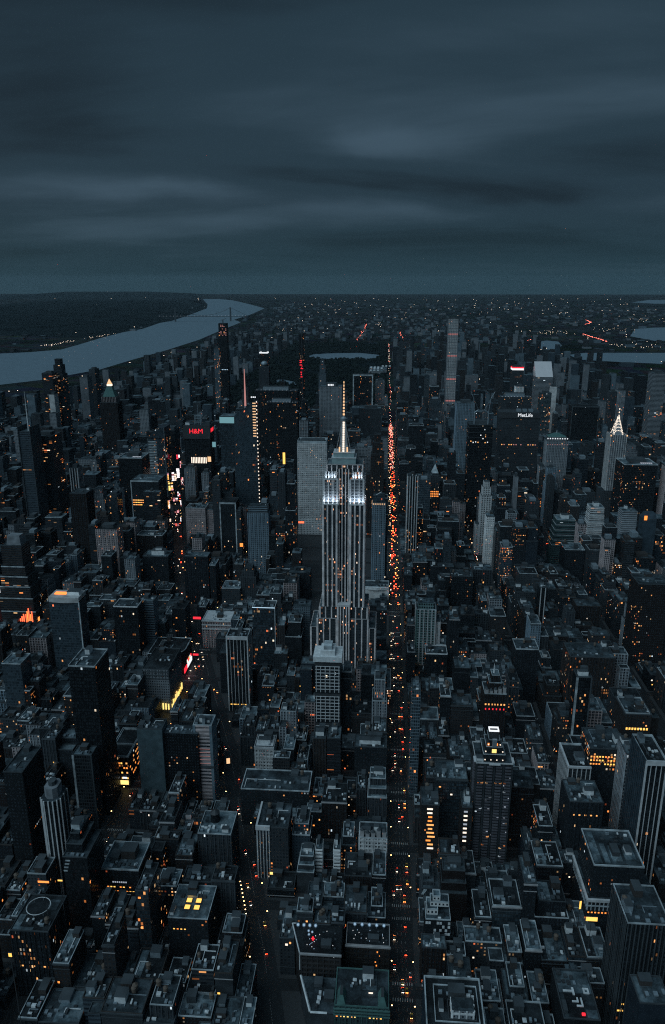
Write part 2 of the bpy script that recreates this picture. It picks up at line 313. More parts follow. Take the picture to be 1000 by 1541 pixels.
SIGNS=[('marquee', -179.0, 712.3, 35.5, 4, 7, 'masto', 'small bright orange glow on the slanting avenue', 0.3), ('marquee', 330.3, 1512.3, 2, 9, 16, 'yellow', 'yellow lit tall sign beside the yellow lit avenue', 0), ('marquee', 331.1, 1488.2, 2, 5, 8, 'amber', 'smaller amber sign right of the yellow tall sign', 0), ('marquee', 208.0, 1222.9, 27.2, 4, 11, 'warm', 'lone orange upright sign among black roofs right of the lit window grid', 0), ('marquee', -62.3, 615.9, 2, 6, 7, 'ember', 'glowing orange sign at the head of the orange alley', 0), ('marquee', 151.8, 491.2, 63.8, 9, 4, 'amber', 'wide amber sign at the corner below the big flat building', 0), ('marquee', 149.7, 515.4, 51.9, 2, 8, 'amber', 'thin amber sign at the corner below the big flat building', 0.3), ('marquee', -258.8, 1809.8, 111.3, 6, 30, 'amber', 'tall column of amber signs beside the wide dark slabs', 0), ('marquee', -111.5, 571.6, 19.1, 3, 3, 'yellow', 'small yellow sign at the bend below the white corner cornice', 0), ('marquee', -299.8, 740.5, 2, 3, 7, 'red', 'red sign at the left foot of the blank teal slab', 0), ('marquee', -291.1, 1038.0, 54.2, 12, 4, 'red', 'red lit sign at the far side of the square', 0), ('marquee', -272.4, 949.5, 40.3, 8, 3, 'red', 'low red lit sign in the middle of the square', 0), ('marquee', -273.3, 1311.3, 73.8, 6, 7, 'orange', 'orange sign left of the pale blue ribbed slab', 0), ('marquee', -186.2, 1520.4, 54.6, 12, 4, 'redglow', 'red and orange shopfront at the foot of the white gridded slab', 0), ('marquee', -271.5, 467.1, 95.5, 9, 2, 'ember', 'low orange lit strip at the foot of the dark white ribbed tower', 0), ('marquee', -262.3, 475.2, 90.2, 4, 1.6, 'amber', 'small amber strip right of the low orange lit strip', 0), ('marquee', -247.0, 370.6, 128.0, 2.4, 3, 'amber', 'single amber lamp sign below the roof with a ring', 0)]
HAZE=8e-6
CLOUD=(2.3,-.6,0)
ZENITH=1.8
SUNE=1.4
DENO=False
FLOOD=2500
EXPO=0
BREAKS=[(-0.021, 0.155, 0.065, 0.017, 0.2), (0.041, 0.161, 0.121, 0.026, 0.06), (-0.267, 0.102, 0.165, 0.015, 0.16), (0.052, 0.075, 0.199, 0.021, 0.13), (-0.093, 0.122, 0.13, 0.015, -0.05), (0.211, 0.119, 0.173, 0.039, -0.1), (-0.36, 0.159, 0.139, 0.052, -0.09), (0.154, 0.274, 0.225, 0.052, 0.12), (-0.199, 0.223, 0.139, 0.043, 0.04), (-0.369, 0.058, 0.139, 0.013, 0.07), (-0.053, 0.25, 0.104, 0.035, 0.05), (-0.397, 0.208, 0.104, 0.052, -0.05), (-0.069, 0.314, 0.693, 0.069, -0.06)]
REST=[(-1424,24,2816,27,79),(-331,9,1012,17,41),(65,14,1320,30,70),(132,35,2093,27,101),(108,33,2253,30,124),(-259,14,806,30,39),(-450,13,1128,30,57),(-587,11,1323,11,56),(372,18,1481,30,95),(297,16,2736,28,155),(127,9,453,13,47),(-362,12,1369,30,63),(131,19,1530,29,54),(118,34,1885,28,99),(834,33,2608,28,98),(-494,10,1081,28,68),(-351,25,1081,28,55),(-995,20,1851,27,50),(144,23,2012,27,113),(484,34,2093,28,118),(555,21,2093,29,124),(-428,20,2253,29,188),(150,17,887,30,40),(158,9,967,28,40),(-363,21,1047,30,49),(-478,25,1289,30,41),(-192,13,1289,30,51),(194,23,1643,29,79),(-823,17,1932,27,87),(121,21,2771,27,140),(-548,36,1128,30,43),(-656,15,1885,29,131),(22,27,2012,29,113),(518,35,2093,29,117),(-417,18,838,31,44),(-488,23,887,29,36),(137,11,919,29,41),(-512,11,1804,29,140),(260,14,1965,28,163),(849,34,2736,28,119),(-405,20,599,28,35),(245,12,839,29,44),(80,17,1324,27,91),(-791,33,1851,28,86),(-131,19,2093,30,125),(-881,31,2575,30,70),(95,9,598,12,9),(-367,24,840,28,42),(-221,14,1208,27,52),(-512,24,1402,29,83),(278,16,2205,30,176),(562,18,2447,29,180),(547,39,2655,28,133),(54,15,1404,27,48),(-346,20,1498,13,124),(-865,15,1932,30,76),(-867,17,2093,30,75),(-724,34,2655,30,85),(145,9,600,27,42),(294,18,1322,28,40),(-32,25,1932,30,156),(-789,33,2334,27,69),(255,28,678,30,43),(98,20,1323,28,72),(439,18,1483,29,94),(-805,24,2253,29,83),(105,20,2414,28,122),(-309,10,1722,30,100),(272,20,2447,29,142),(-268,30,2607,30,116),(369,29,2767,31,120),(41,25,920,28,19),(424,17,1243,27,65),(-1457,17,2816,29,71),(-124,9,840,28,35),(-1069,18,2414,28,51),(126,27,2414,30,119),(-1221,20,2850,28,67),(-446,24,1047,28,35),(504,17,1449,29,102),(380,26,1723,30,78),(194,17,2529,27,104),(22,11,679,28,13),(-233,17,1128,29,39),(38,18,1289,27,71),(22,16,1963,31,98),(-124,23,2495,27,143),(-1152,27,2689,28,44),(-785,27,2655,30,85),(-483,23,1081,29,52),(-685,23,1771,31,64),(-741,38,2849,30,76),(-421,26,757,31,42),(-140,10,918,30,40),(-34,26,1002,27,48),(36,15,1208,29,37),(-789,23,2012,27,70),(87,20,2012,30,89),(76,29,839,29,35),(-355,13,918,30,37),(44,16,887,30,34),(-977,17,2205,30,52),(-432,14,841,27,40),(256,17,967,27,62),(-823,33,1610,30,119),(-757,19,1643,29,88),(-268,20,1725,28,126),(141,17,2334,29,119),(354,12,2850,29,145),(634,29,2851,28,106),(194,13,597,30,44),(-803,36,1369,29,85),(-1015,18,1932,30,47),(405,20,2093,27,118),(-823,31,2449,27,79),(-164,23,2449,28,125),(-680,26,2529,28,85),(207,30,2609,28,128),(-35,28,968,27,34),(262,14,1322,28,54),(-314,15,1369,27,31),(522,19,1449,28,88),(-707,15,1802,31,69),(-702,36,1241,29,50),(227,18,1323,28,124),(156,11,1449,30,9),(-268,21,726,27,34),(-313,13,1530,29,80),(116,13,1723,30,113),(-179,16,1963,30,154),(-774,39,2206,29,71),(-366,13,1081,29,44),(-1373,20,2736,30,63),(64,12,760,28,34),(-548,12,1002,27,46),(404,11,1047,30,50),(-739,36,1243,27,72),(-626,16,1241,29,66),(356,33,1966,28,108),(194,12,2849,30,109),(-160,9,887,30,41),(22,18,919,30,9),(-702,19,1402,29,68),(247,15,1771,29,106),(-312,12,1885,28,98),(834,22,2369,27,103),(106,21,760,27,29),(-354,9,967,29,34),(-584,9,1484,28,116),(-891,27,1645,27,83),(-548,27,1691,29,54),(-432,20,1777,23,115),(98,13,1851,27,125),(518,32,2012,30,93),(-1279,34,2414,29,47),(86,17,2610,27,129),(-268,17,2768,30,150),(-1181,25,2816,30,51),(-404,19,2816,28,186),(-179,24,565,13,20),(-102,15,645,13,25),(-406,17,1161,29,41),(-1059,13,2575,30,51),(-759,15,2687,30,98),(-596,21,2816,29,93),(22,8,806,31,53),(354,17,887,28,34),(116,16,1449,29,94),(221,32,1803,30,107),(-548,31,2334,31,120),(354,14,2770,28,121),(-584,8,1401,29,104),(634,33,1932,28,116),(-823,34,2414,30,70),(73,17,2414,30,129),(-719,21,2528,28,88),(-1082,25,2610,27,52),(-586,11,2607,30,149),(834,14,2736,28,171),(-428,23,678,30,34),(-428,15,1644,28,82),(-700,33,1723,30,65),(226,17,1691,28,100),(-823,20,1803,30,77),(-327,14,1883,30,93),(-1082,20,1964,29,48),(-117,25,2447,29,127),(-992,15,2816,27,48),(542,21,1481,31,117),(22,34,1530,31,10),(-899,17,2093,28,68),(-345,11,485,28,46),(22,28,1691,30,10),(244,29,1884,29,123),(-996,20,1932,30,47),(93,18,2093,30,88),(762,19,2253,29,88),(158,8,2334,31,102),(-1323,22,2530,27,57),(-147,19,2575,28,113),(-418,13,1081,28,57),(-187,38,2689,28,120),(-1421,21,2768,30,47),(194,13,759,12,50),(415,14,1369,29,86),(-588,12,2047,28,123),(-82,18,2093,30,117),(92,15,2253,27,117),(-735,28,2334,30,84),(-1317,37,2655,30,47),(-1066,34,2655,27,41),(-20,12,2689,29,154),(-268,13,438,11,22),(-268,28,698,9,48),(247,17,1081,28,40),(-178,16,1289,27,72),(277,17,1321,30,41),(-809,20,1449,29,42),(484,19,1449,27,102),(194,38,1531,29,96),(-732,25,1771,28,61),(-27,19,1963,31,169),(-886,36,2012,30,63),(-756,20,2334,28,86),(-705,13,2495,28,79),(-1332,19,2736,28,49),(258,17,840,29,40),(-452,21,887,27,20),(89,22,1080,29,54),(438,19,1449,27,100),(-233,20,1643,29,122),(-118,17,1932,30,125),(-931,16,2093,29,52),(-24,17,2368,28,118),(-511,20,1128,29,54),(22,17,1643,29,10),(-823,14,1967,27,86),(-1206,16,2575,30,72),(-784,30,2607,30,70),(-323,23,404,29,42),(-367,29,1562,30,109),(441,16,1530,29,66),(22,19,1610,30,9),(-803,36,2047,27,70),(-136,32,2334,30,113),(860,18,2447,29,116),(-1268,26,2527,29,60),(-989,22,2495,27,50),(-617,23,1081,28,11),(-178,37,1242,28,53),(22,21,1322,28,55),(300,13,1449,28,10),(141,25,1565,27,11),(-742,17,1803,30,66),(-329,16,1805,28,115),(581,13,2127,28,158),(-226,13,2173,28,119),(154,12,2173,27,104),(-1003,17,2446,30,45),(194,16,2449,27,83),(-653,16,2495,27,85),(682,22,2575,27,107),(-709,39,2687,31,74),(-185,28,2850,29,146),(299,14,1047,29,42),(22,23,1562,29,11),(427,30,1883,30,87),(506,17,2334,29,98),(-985,16,2446,30,39),(545,20,2495,27,117),(-594,18,2575,28,103),(354,32,2606,31,97),(-1171,46,2656,29,27),(-882,31,2655,30,64),(866,29,2690,27,110),(-548,29,2736,28,121),(-177,32,2767,31,123),(223,13,919,29,37),(-158,23,1047,28,56),(22,12,1047,28,35),(83,17,1047,29,56),(42,31,1128,30,42),(-666,14,1481,31,89),(-548,15,1449,30,73),(139,28,1482,29,9),(-1052,18,2012,28,40),(-598,23,2289,27,106),(-681,27,2414,30,71),(194,12,2607,30,93),(-823,19,2655,31,66),(-623,19,2655,29,94),(-1298,16,2769,28,75),(-728,33,2977,29,48),(233,14,1530,27,97),(-251,14,2124,30,178),(412,45,2173,29,120),(-1098,38,2689,29,47),(-130,9,726,28,32),(-372,16,919,30,39),(-604,17,1289,28,48),(-596,20,1449,28,86),(194,31,1561,31,104),(354,34,1642,30,10),(-738,35,1932,28,48),(-1002,21,2288,27,53),(-870,20,2449,27,60),(78,10,1079,31,48),(-319,20,1851,30,75),(656,22,1851,30,118),(-1052,14,2045,29,47),(-28,21,2495,29,112),(-1373,14,2687,30,39),(-1352,19,2736,28,51),(-957,25,2816,28,44),(277,18,759,28,44),(-624,9,1047,30,60),(-358,17,1128,29,39),(225,21,1128,28,44),(-313,14,1771,27,52),(-739,20,1886,27,56),(-69,15,2173,29,104),(758,16,2449,27,97),(-1038,23,2610,27,41),(-1447,17,2736,28,49),(302,11,967,29,56),(256,19,1289,30,50),(152,15,1530,29,9),(22,21,1725,27,10),(-1137,12,2173,29,41),(-736,25,2366,30,89),(-1036,14,2449,27,53),(834,36,2575,30,79),(-1319,20,2768,30,47),(-1373,33,2851,27,53),(194,23,436,30,75),(-513,18,1208,28,41),(-394,16,1550,10,86),(-387,20,1562,30,129),(254,15,1545,14,85),(132,16,1851,27,101),(-466,23,1932,31,124),(676,21,1967,27,104),(-823,30,2127,27,58),(-1189,31,2173,30,43),(140,14,2173,30,97),(-975,33,2253,28,44),(-935,34,2366,30,49),(-548,33,2689,29,103),(-268,20,2655,29,121),(735,21,2689,29,118),(-1140,15,2770,27,44),(211,13,565,13,34),(375,25,1001,28,10),(-236,14,1208,30,52),(484,25,1289,29,52),(-354,9,1449,28,11),(389,36,1642,30,85),(-745,17,1723,29,72),(-727,27,1722,31,64),(108,34,2012,29,80),(-740,12,2093,28,82),(-173,18,2093,29,96),(426,21,2127,27,125),(194,27,2495,31,80),(46,39,2609,28,97),(111,19,2736,28,109),(725,16,2736,29,119),(-173,12,920,28,31),(-593,17,1002,27,43),(-753,33,1403,28,48),(-335,36,1610,27,57),(141,26,1610,30,13),(731,16,2253,28,114),(-103,18,2335,30,129),(-591,15,2414,28,106),(97,15,2495,29,126),(69,20,2736,30,94),(-715,18,2816,30,65),(-193,20,1128,27,64),(-244,19,1162,11,33),(-414,16,1208,30,29),(-431,20,1322,28,37),(233,15,1449,30,106),(289,24,1530,31,57),(-247,15,1723,29,113),(64,20,1691,29,113),(698,12,1966,27,109),(484,19,2044,30,96),(-718,16,2125,30,76),(-1357,16,2528,29,61),(-268,15,2495,28,108),(-790,18,2575,28,64),(114,20,2655,29,102),(-1356,22,2816,28,49),(354,30,2816,30,107),(367,33,2850,28,119),(142,24,1289,29,50),(-528,22,1369,28,86),(390,30,1966,28,127),(-989,13,2253,27,52),(-163,34,2259,24,111),(-268,34,2286,29,119),(-1082,19,2446,30,53),(-1148,23,2575,29,37),(-897,31,2607,30,65),(-384,20,598,29,33),(249,25,565,31,31),(22,22,887,29,11),(-441,12,978,19,46),(-625,18,1163,27,70),(-427,11,1485,18,9),(22,12,1485,27,11),(-931,12,1726,27,67),(-706,20,1771,29,61),(-1032,16,1932,30,40),(681,33,2206,29,96),(194,13,2414,28,64),(520,12,2414,28,118),(-1198,12,2528,28,47),(652,31,2687,30,133),(923,16,2655,30,104),(-503,15,839,29,52),(-666,30,1726,27,60),(-386,15,1691,21,128),(22,15,2124,31,118),(-1244,18,2334,27,57),(-774,37,2367,29,81),(-686,27,2609,28,71),(-941,19,2687,30,47),(834,15,2687,30,89),(-394,18,757,30,28),(-506,24,1002,27,52),(34,13,1047,29,48),(374,13,1242,28,50),(-417,16,1449,27,10),(194,20,1610,27,93),(-371,18,1691,21,128),(484,15,1771,31,78),(-328,28,1964,30,79),(-803,27,2207,28,75),(22,39,2285,30,99),(-1013,29,2366,29,47),(194,13,2334,27,90),(634,25,2368,27,102),(91,13,2414,28,123),(-751,16,2529,28,68),(-697,16,2528,29,63),(-142,17,2495,27,98),(-719,13,2575,28,87),(-949,15,2655,28,39),(-1438,16,2768,30,29),(194,30,2736,29,97),(-323,24,2849,29,85),(-327,28,1401,30,18),(431,26,1369,28,88),(-1047,16,1964,30,40),(-344,15,1965,29,84),(-125,20,1964,30,123),(-499,25,2126,28,129),(88,34,2173,29,80),(748,13,2253,28,103),(-1355,35,2495,29,42),(-1261,20,2607,30,48),(-808,17,2816,28,81),(-755,13,2849,29,82),(-1028,19,2977,30,31),(22,14,597,13,12),(294,18,922,27,48),(-593,18,1082,28,10),(-493,31,1208,30,32),(-770,24,1320,31,71),(-253,29,1449,27,84),(-955,17,1806,27,49),(260,15,1805,19,113),(-640,20,1932,30,119),(-60,17,2012,30,114),(-1025,22,2285,30,42),(-268,30,2253,29,114),(-128,25,2253,30,115),(-319,20,2768,30,120),(-154,16,2816,28,119),(-992,28,2929,29,34),(227,11,517,30,33),(92,34,1128,28,35),(22,24,1449,29,10),(505,19,1481,30,95),(-971,23,1884,29,42),(-756,17,1932,27,53),(-990,13,2204,31,39),(230,33,2206,29,153),(-741,21,2575,29,74),(-1079,29,2736,30,53),(-741,14,2767,30,78),(964,20,2769,29,113),(-1615,38,3011,28,33),(214,11,519,28,39),(-393,26,680,27,32),(-484,12,921,27,10),(-636,19,1082,28,10),(373,17,1128,30,65),(-439,24,1208,27,30),(-397,12,1241,29,10),(157,10,1771,30,111),(81,36,1884,29,77),(523,15,2044,30,96),(-131,16,2287,28,119),(696,19,2253,28,99),(54,39,2575,30,86),(-1045,15,2687,30,68),(-775,15,2687,31,84),(368,29,2655,28,120),(-1018,27,2849,29,44),(73,20,2816,29,98),(-1473,33,2977,27,27),(156,11,1000,29,32),(-152,27,1081,28,60),(127,25,1128,29,35),(-727,31,1324,27,65),(-691,15,1691,27,75),(-725,17,1806,27,66),(128,18,2046,28,78),(-116,24,2125,30,95),(731,18,2285,30,95),(-823,28,2367,29,65),(22,20,2414,28,110),(159,8,2447,29,112),(-1243,36,2575,29,48),(-1358,12,2688,29,49),(194,12,2655,30,61),(-966,14,2977,29,33),(-752,18,3011,28,57),(153,14,841,27,33),(-673,16,1208,28,43),(-695,26,1289,30,77),(286,27,1483,29,11),(-522,20,1610,30,74),(-29,22,1771,30,113),(22,18,1851,27,72),(527,21,1964,30,105),(-91,20,2045,29,113),(484,19,2208,27,107),(-931,39,2288,27,43),(-891,15,2285,31,60),(-268,38,2449,27,97),(-771,29,2575,29,63),(-692,33,2770,27,58),(-823,14,2977,29,59),(245,22,771,17,53),(-528,23,840,28,54),(-225,15,1082,27,44),(-428,30,1239,31,17),(-723,27,1289,30,66),(402,21,1321,30,62),(215,15,1610,29,97),(-115,18,2012,27,112),(504,18,2047,27,108),(-1065,31,2368,28,33),(-1079,17,2495,27,34),(-317,18,2530,27,114),(22,26,2529,28,128),(-1291,19,2736,29,45),(-1098,18,2736,29,49),(-823,13,2736,29,67),(-144,36,2769,29,101),(-505,19,2816,28,118),(920,17,2849,29,109),(-1062,33,2977,28,28),(58,16,841,27,49),(-522,29,1047,29,69),(-397,25,1208,27,11),(44,20,1321,29,58),(-381,26,1449,30,38),(-416,38,1485,18,31),(81,27,1530,28,75),(-446,34,1701,16,67),(215,18,1728,24,109),(-1029,24,1885,29,28),(-164,19,1886,28,128),(148,18,1851,28,103),(109,19,1932,29,91),(39,20,1963,30,113),(22,35,2093,28,101),(426,30,2093,28,126),(-99,20,2206,29,110),(-806,20,2286,29,73),(-27,20,2253,28,120),(296,17,2253,30,125),(22,15,2368,28,101),(-889,17,2448,28,54),(274,21,2414,29,121),(-1066,37,2528,28,35),(-97,19,2527,29,143),(-930,17,2575,28,45),(194,16,2575,31,52),(-174,22,2736,30,122),(22,13,2736,28,118),(-788,17,2851,28,68),(354,28,3012,27,54),(37,20,596,14,13),(67,31,918,29,20),(-444,18,1000,29,38),(-178,19,1047,29,45),(49,20,1047,29,36),(211,16,1047,30,46),(-461,21,1208,29,34),(133,22,1449,27,9),(484,20,1482,30,75),(-445,12,1562,29,9),(-429,23,1851,31,104),(22,21,1884,29,57),(389,16,1932,27,124),(-1200,38,2206,29,34),(44,21,2206,29,127),(-892,18,2253,27,39),(523,16,2289,27,107),(-823,14,2495,27,77),(865,18,2495,28,103),(-1421,20,2688,29,34),(-990,30,2689,29,53),(-658,20,2771,27,76),(-428,15,2769,29,169),(-1007,17,3009,30,26),(-732,16,3011,28,51),(-115,20,887,21,66),(-458,13,999,30,33),(-661,16,1161,28,36),(22,16,1159,30,39),(-707,14,1208,28,72),(70,14,1481,30,85),(-268,35,1610,29,85),(504,23,1966,28,79),(-1173,25,2124,30,56),(-786,9,2173,30,75),(-233,19,2286,29,114),(22,35,2334,28,46),(-967,21,2446,30,43),(-50,23,2448,28,124),(554,17,2414,29,106),(-1028,20,2527,29,33),(296,17,2495,31,109),(666,20,2495,29,96),(-1240,19,2610,27,53),(-720,33,2610,27,69),(-548,30,2610,27,104),(-1414,13,2655,29,45),(-920,37,2655,29,43),(207,16,2655,30,110),(-1210,28,2816,28,33),(-175,21,2816,27,125),(119,23,2851,27,128),(-1564,20,2929,29,29),(-804,13,3009,30,57),(-538,17,887,29,38),(-464,11,887,29,19),(-424,13,1000,29,51),(-191,13,967,21,9),(59,18,1080,29,36),(-268,13,1240,30,65),(-771,17,1401,30,37),(-628,19,1404,27,60),(-203,20,1369,28,109),(151,16,1402,29,10),(196,20,1401,30,89),(390,25,1484,27,104),(-392,36,1610,30,108),(-461,13,1642,30,63),(79,15,1771,27,96),(371,17,1932,30,87),(-722,21,2173,27,76),(-1226,20,2334,31,28),(-1033,19,2366,29,42),(-808,17,2575,29,62),(-1434,12,2690,27,50),(-1344,27,2687,31,39),(-1454,15,2770,28,45),(-130,26,2736,30,108),(634,20,2769,29,104),(707,38,2771,27,118),(-1472,14,2816,30,47),(-1439,13,2816,29,50),(-927,16,2850,28,41),(-268,21,2861,17,170),(-949,15,2897,28,35),(-1026,18,3011,28,32),(-219,27,967,21,10),(287,26,1128,30,50),(-692,18,1208,29,38),(-447,18,1242,29,16),(-19,12,1243,10,11),(-744,20,1289,29,65),(-364,14,1323,27,85),(136,31,1323,28,37),(-23,16,1725,28,91),(-1046,16,1886,28,41),(484,14,1851,28,45),(147,17,1964,30,96),(-236,15,2127,27,112),(-1011,28,2334,28,41),(22,23,2607,30,118),(793,14,2575,27,107),(-1354,35,2655,31,31),(-1171,17,2689,28,40),(22,24,2655,28,67),(-1264,23,2977,28,33),(116,18,726,28,30),(221,22,839,29,40),(-614,12,1047,28,21),(120,19,1162,11,28),(106,29,1208,27,68),(22,26,1369,30,9),(-703,15,1482,24,69),(-533,26,1449,28,72),(194,38,1449,30,78),(534,33,1530,27,79),(354,34,1610,28,9),(-783,19,1771,27,75),(-1004,15,1884,30,41),(-548,14,1964,30,119),(-1080,28,2047,27,31),(-979,25,2126,29,53),(-268,16,2142,13,124),(-953,22,2173,28,38),(-1186,32,2253,30,30),(-82,15,2253,29,89),(-67,21,2253,30,93),(707,23,2289,27,97),(80,19,2334,28,119),(-1299,15,2447,29,41),(-1254,18,2449,27,33),(81,15,2495,29,119),(152,15,2495,30,108),(-959,17,2690,27,43),(-804,27,2690,27,69),(-1204,28,2770,27,36),(-1006,13,2897,29,35),(-185,23,839,29,12),(-520,30,887,30,38),(-492,23,978,16,56),(-404,15,1079,30,55),(-268,18,1128,28,28),(-172,14,1208,29,51),(-35,28,1208,30,10),(393,21,1369,28,79),(-666,17,1449,27,69),(-376,12,1481,29,30),(-411,24,1691,21,104),(51,12,1691,27,92),(275,14,1722,31,111),(-776,32,1802,31,67),(61,17,1771,27,85),(41,37,1851,28,77),(44,17,1885,29,70),(154,13,1886,28,104),(354,16,1851,30,80),(-1030,13,1966,27,41),(-747,27,1965,28,44),(-212,16,2012,30,129),(275,20,2047,27,153),(711,20,2047,28,91),(71,21,2093,28,103),(769,17,2334,28,92),(834,13,2414,29,74),(-603,27,2495,27,86),(-335,36,2495,30,93),(-1373,15,2575,29,50),(-1098,15,2606,31,24),(-1294,14,2688,29,40),(22,16,2689,28,81),(22,16,2770,28,109),(85,13,2770,28,101),(-341,16,2850,28,90),(-991,21,2897,28,28),(-383,10,921,28,37),(357,11,1449,30,63),(-502,23,1561,30,10),(-268,16,1530,27,94),(-947,20,1771,30,52),(-890,40,1884,29,64),(22,18,1932,30,50),(194,16,1932,28,89),(-1033,21,2012,29,35),(-863,12,2173,28,45),(-867,17,2207,28,45),(712,13,2173,27,96),(150,17,2285,30,79),(-808,17,2334,27,62),(194,29,2366,30,55),(-661,17,2448,28,66),(43,15,2414,29,120),(155,12,2414,29,102),(493,25,2414,27,78),(848,23,2414,27,79),(-371,16,2655,30,181),(-324,25,2690,28,87),(70,29,2655,27,96),(-548,16,2768,30,123),(-79,18,2736,28,108),(230,14,2849,30,123),(770,36,2850,28,99),(-319,20,3009,30,52)]
# ------------------------------------------------------------------ buildings
def cat_of(name): return name.split('_')[-1]
def walls(p, x0,x1,y0,y1,z0,z1, style, tint, name='walls', **kw):
    m,pi,fh=FAC[style]
    return MB(.42 if style=='esbwall' else None).box(x0,x1,y0,y1,z0,z1,TINT[tint],pi,fh,top=False,**kw).build(name,m,p)
def roof(p, x0,x1,y0,y1,z, tone, name='roof'):
    return MB().box(x0,x1,y0,y1,z-.5,z,bottom=True).build(name,ROOF[tone],p)
def bulk(p, x0,x1,y0,y1,z0,z1, mat, name='bulkhead', cap=True):
    o=bx(p,name,x0,x1,y0,y1,z0,z1,mat)
    b=MB()
    b.box(x0-.15,x1+.15,y0-.15,y1+.15,z1+.01,z1+.3,bottom=True).build('cap',COPG,o) if cap else None
    return o
def skin(p, style, tint, x0,x1,y0,y1,z0,z1):
    """the relief a facade carries: ribs, bands and mullions standing proud of the wall"""
    w=x1-x0
    if style=='pier':
        piers(p,x0,x1,y0,y1,z0,z1,max(2,round(w/3.9)),.75,.45,PLAIN,t=tuple(min(1,c*1.6) for c in TINT[tint]))
    elif style=='whitegrid':
        n=max(3,round(w/4.2)); t=tuple(min(.8,c*1.25) for c in TINT[tint])
        piers(p,x0,x1,y0,y1,z0,z1,n,1.0,.5,PLAIN,t=t)
        spandrels(p,x0,x1,y0,y1,z0,z1,4.6,1.5,.35,PLAIN,t=t)
    elif style=='whitepier': piers(p,x0,x1,y0,y1,z0,z1,max(3,round(w/4.6)),.6,.5,STONEW)
    elif style=='stripe': piers(p,x0,x1,y0,y1,z0,z1,max(3,round(w/5.2)),1.5,.6,STONEW)
    elif style=='stripe2': piers(p,x0+1.6,x1-1.6,y0,y1,z0,z1,1,1.2,.6,STONEW,sides='S')
    elif style in('bands','pinkbands'):
        t=tuple(min(.8,c*1.5) for c in TINT[tint])
        spandrels(p,x0+(2.5 if style=='pinkbands' else 0),x1-(2.5 if style=='pinkbands' else 0),y0,y1,z0,z1,3.9 if style=='bands' else 4.3,1.5,.5,PLAIN,sides='SEW' if style=='bands' else 'S',t=t)
        if style=='pinkbands':
            bx(p,'side_wall',x0-.3,x0+2.5,y0-.7,y1,z0,z1,PLAIN,TINT['b3']); bx(p,'side_wall',x1-2.5,x1+.3,y0-.7,y1,z0,z1,PLAIN,TINT['b3'])
    elif style=='edge': 
        bx(p,'corner_strip',x0-.3,x0+1.8,y0-.4,y0+1.8,z0,z1,COPING)
        bx(p,'corner_strip',x1-1.2,x1+.3,y0-.4,y0+1.2,z0,z1,COPG)
    elif style=='paleband':
        for k in range(3): 
            zz=z1-2-k*5
            MB().box(x0-.4,x1+.6,y0-.6,y1,zz-1.4,zz,bottom=True).build('floor_band',COPG,p)
        piers(p,x0,x1,y0,y1,z1-14,z1,8,.7,.5,COPG)
    elif style=='balcony':
        n=4
        for k in range(n):
            a=x0+w*(k+.18)/n; b=x0+w*(k+.82)/n
            q=MB(); z=z0+6
            while z<z1-2: q.box(a,b,y0-1.5,y0+.02,z,z+1.05,(.1,.1,.115),bottom=True); z+=3.1
            q.build('balcony_stack',PLAIN,p)
        q=MB(); z=z0+6
        while z<z1-2: q.box(x0-1.4,x0+.02,y0+4,y0+12,z,z+1.05,(.1,.1,.115),bottom=True); z+=3.1
        q.build('balcony_stack',PLAIN,p)
        piers(p,x0,x1,y0,y1,z0,z1,n,1.6,.5,PLAIN,sides='S',t=TINT['g2'])
def topstuff(p, x0,x1,y0,y1,z, rnd, busy=4, tanks=0, bulks=1):
    w=x1-x0; d=y1-y0
    yb=y1-.6
    for k in range(bulks):
        bw=min(w*.42,rnd.uniform(4,9)); bd=min(d*.4,rnd.uniform(4,8)); a=rnd.uniform(x0+.8,x1-.8-bw) if w>bw+2 else x0+.8
        bulk(p,a,a+bw,yb-bd-rnd.uniform(0,d*.15),yb-.3,z,z+rnd.uniform(3,6),rnd.choice((BRICKP,COPG,METAL,BRICKP,WHITE)))
        yb-=d*.42
    for k in range(tanks): tank(p,rnd.uniform(x0+2.4,x1-2.4) if w>6 else (x0+x1)/2,rnd.uniform(y0+d*.3,y1-2.5),z,rnd.uniform(1.5,2.1),rnd.uniform(2.8,3.8),rnd.uniform(2,4.5))
    units(p,x0+.8,x1-.8,y0+.8,y0+d*.55,z,busy,rnd)
    if busy>2: ducts(p,x0,x1,y0,y1,z,rnd)
def warmrow(p, x0,x1,y0,y1,z,h,n,mat,ww=.6,name='lit_window',face='S'):
    a0,a1=(x0,x1) if face=='S' else (y0,y1)
    for i in range(n):
        c=a0+(a1-a0)*(i+.5)/n; w=(a1-a0)/n*ww
        litwin(p,face,c-w/2,z,w,h,mat,x0,x1,y0,y1,name)
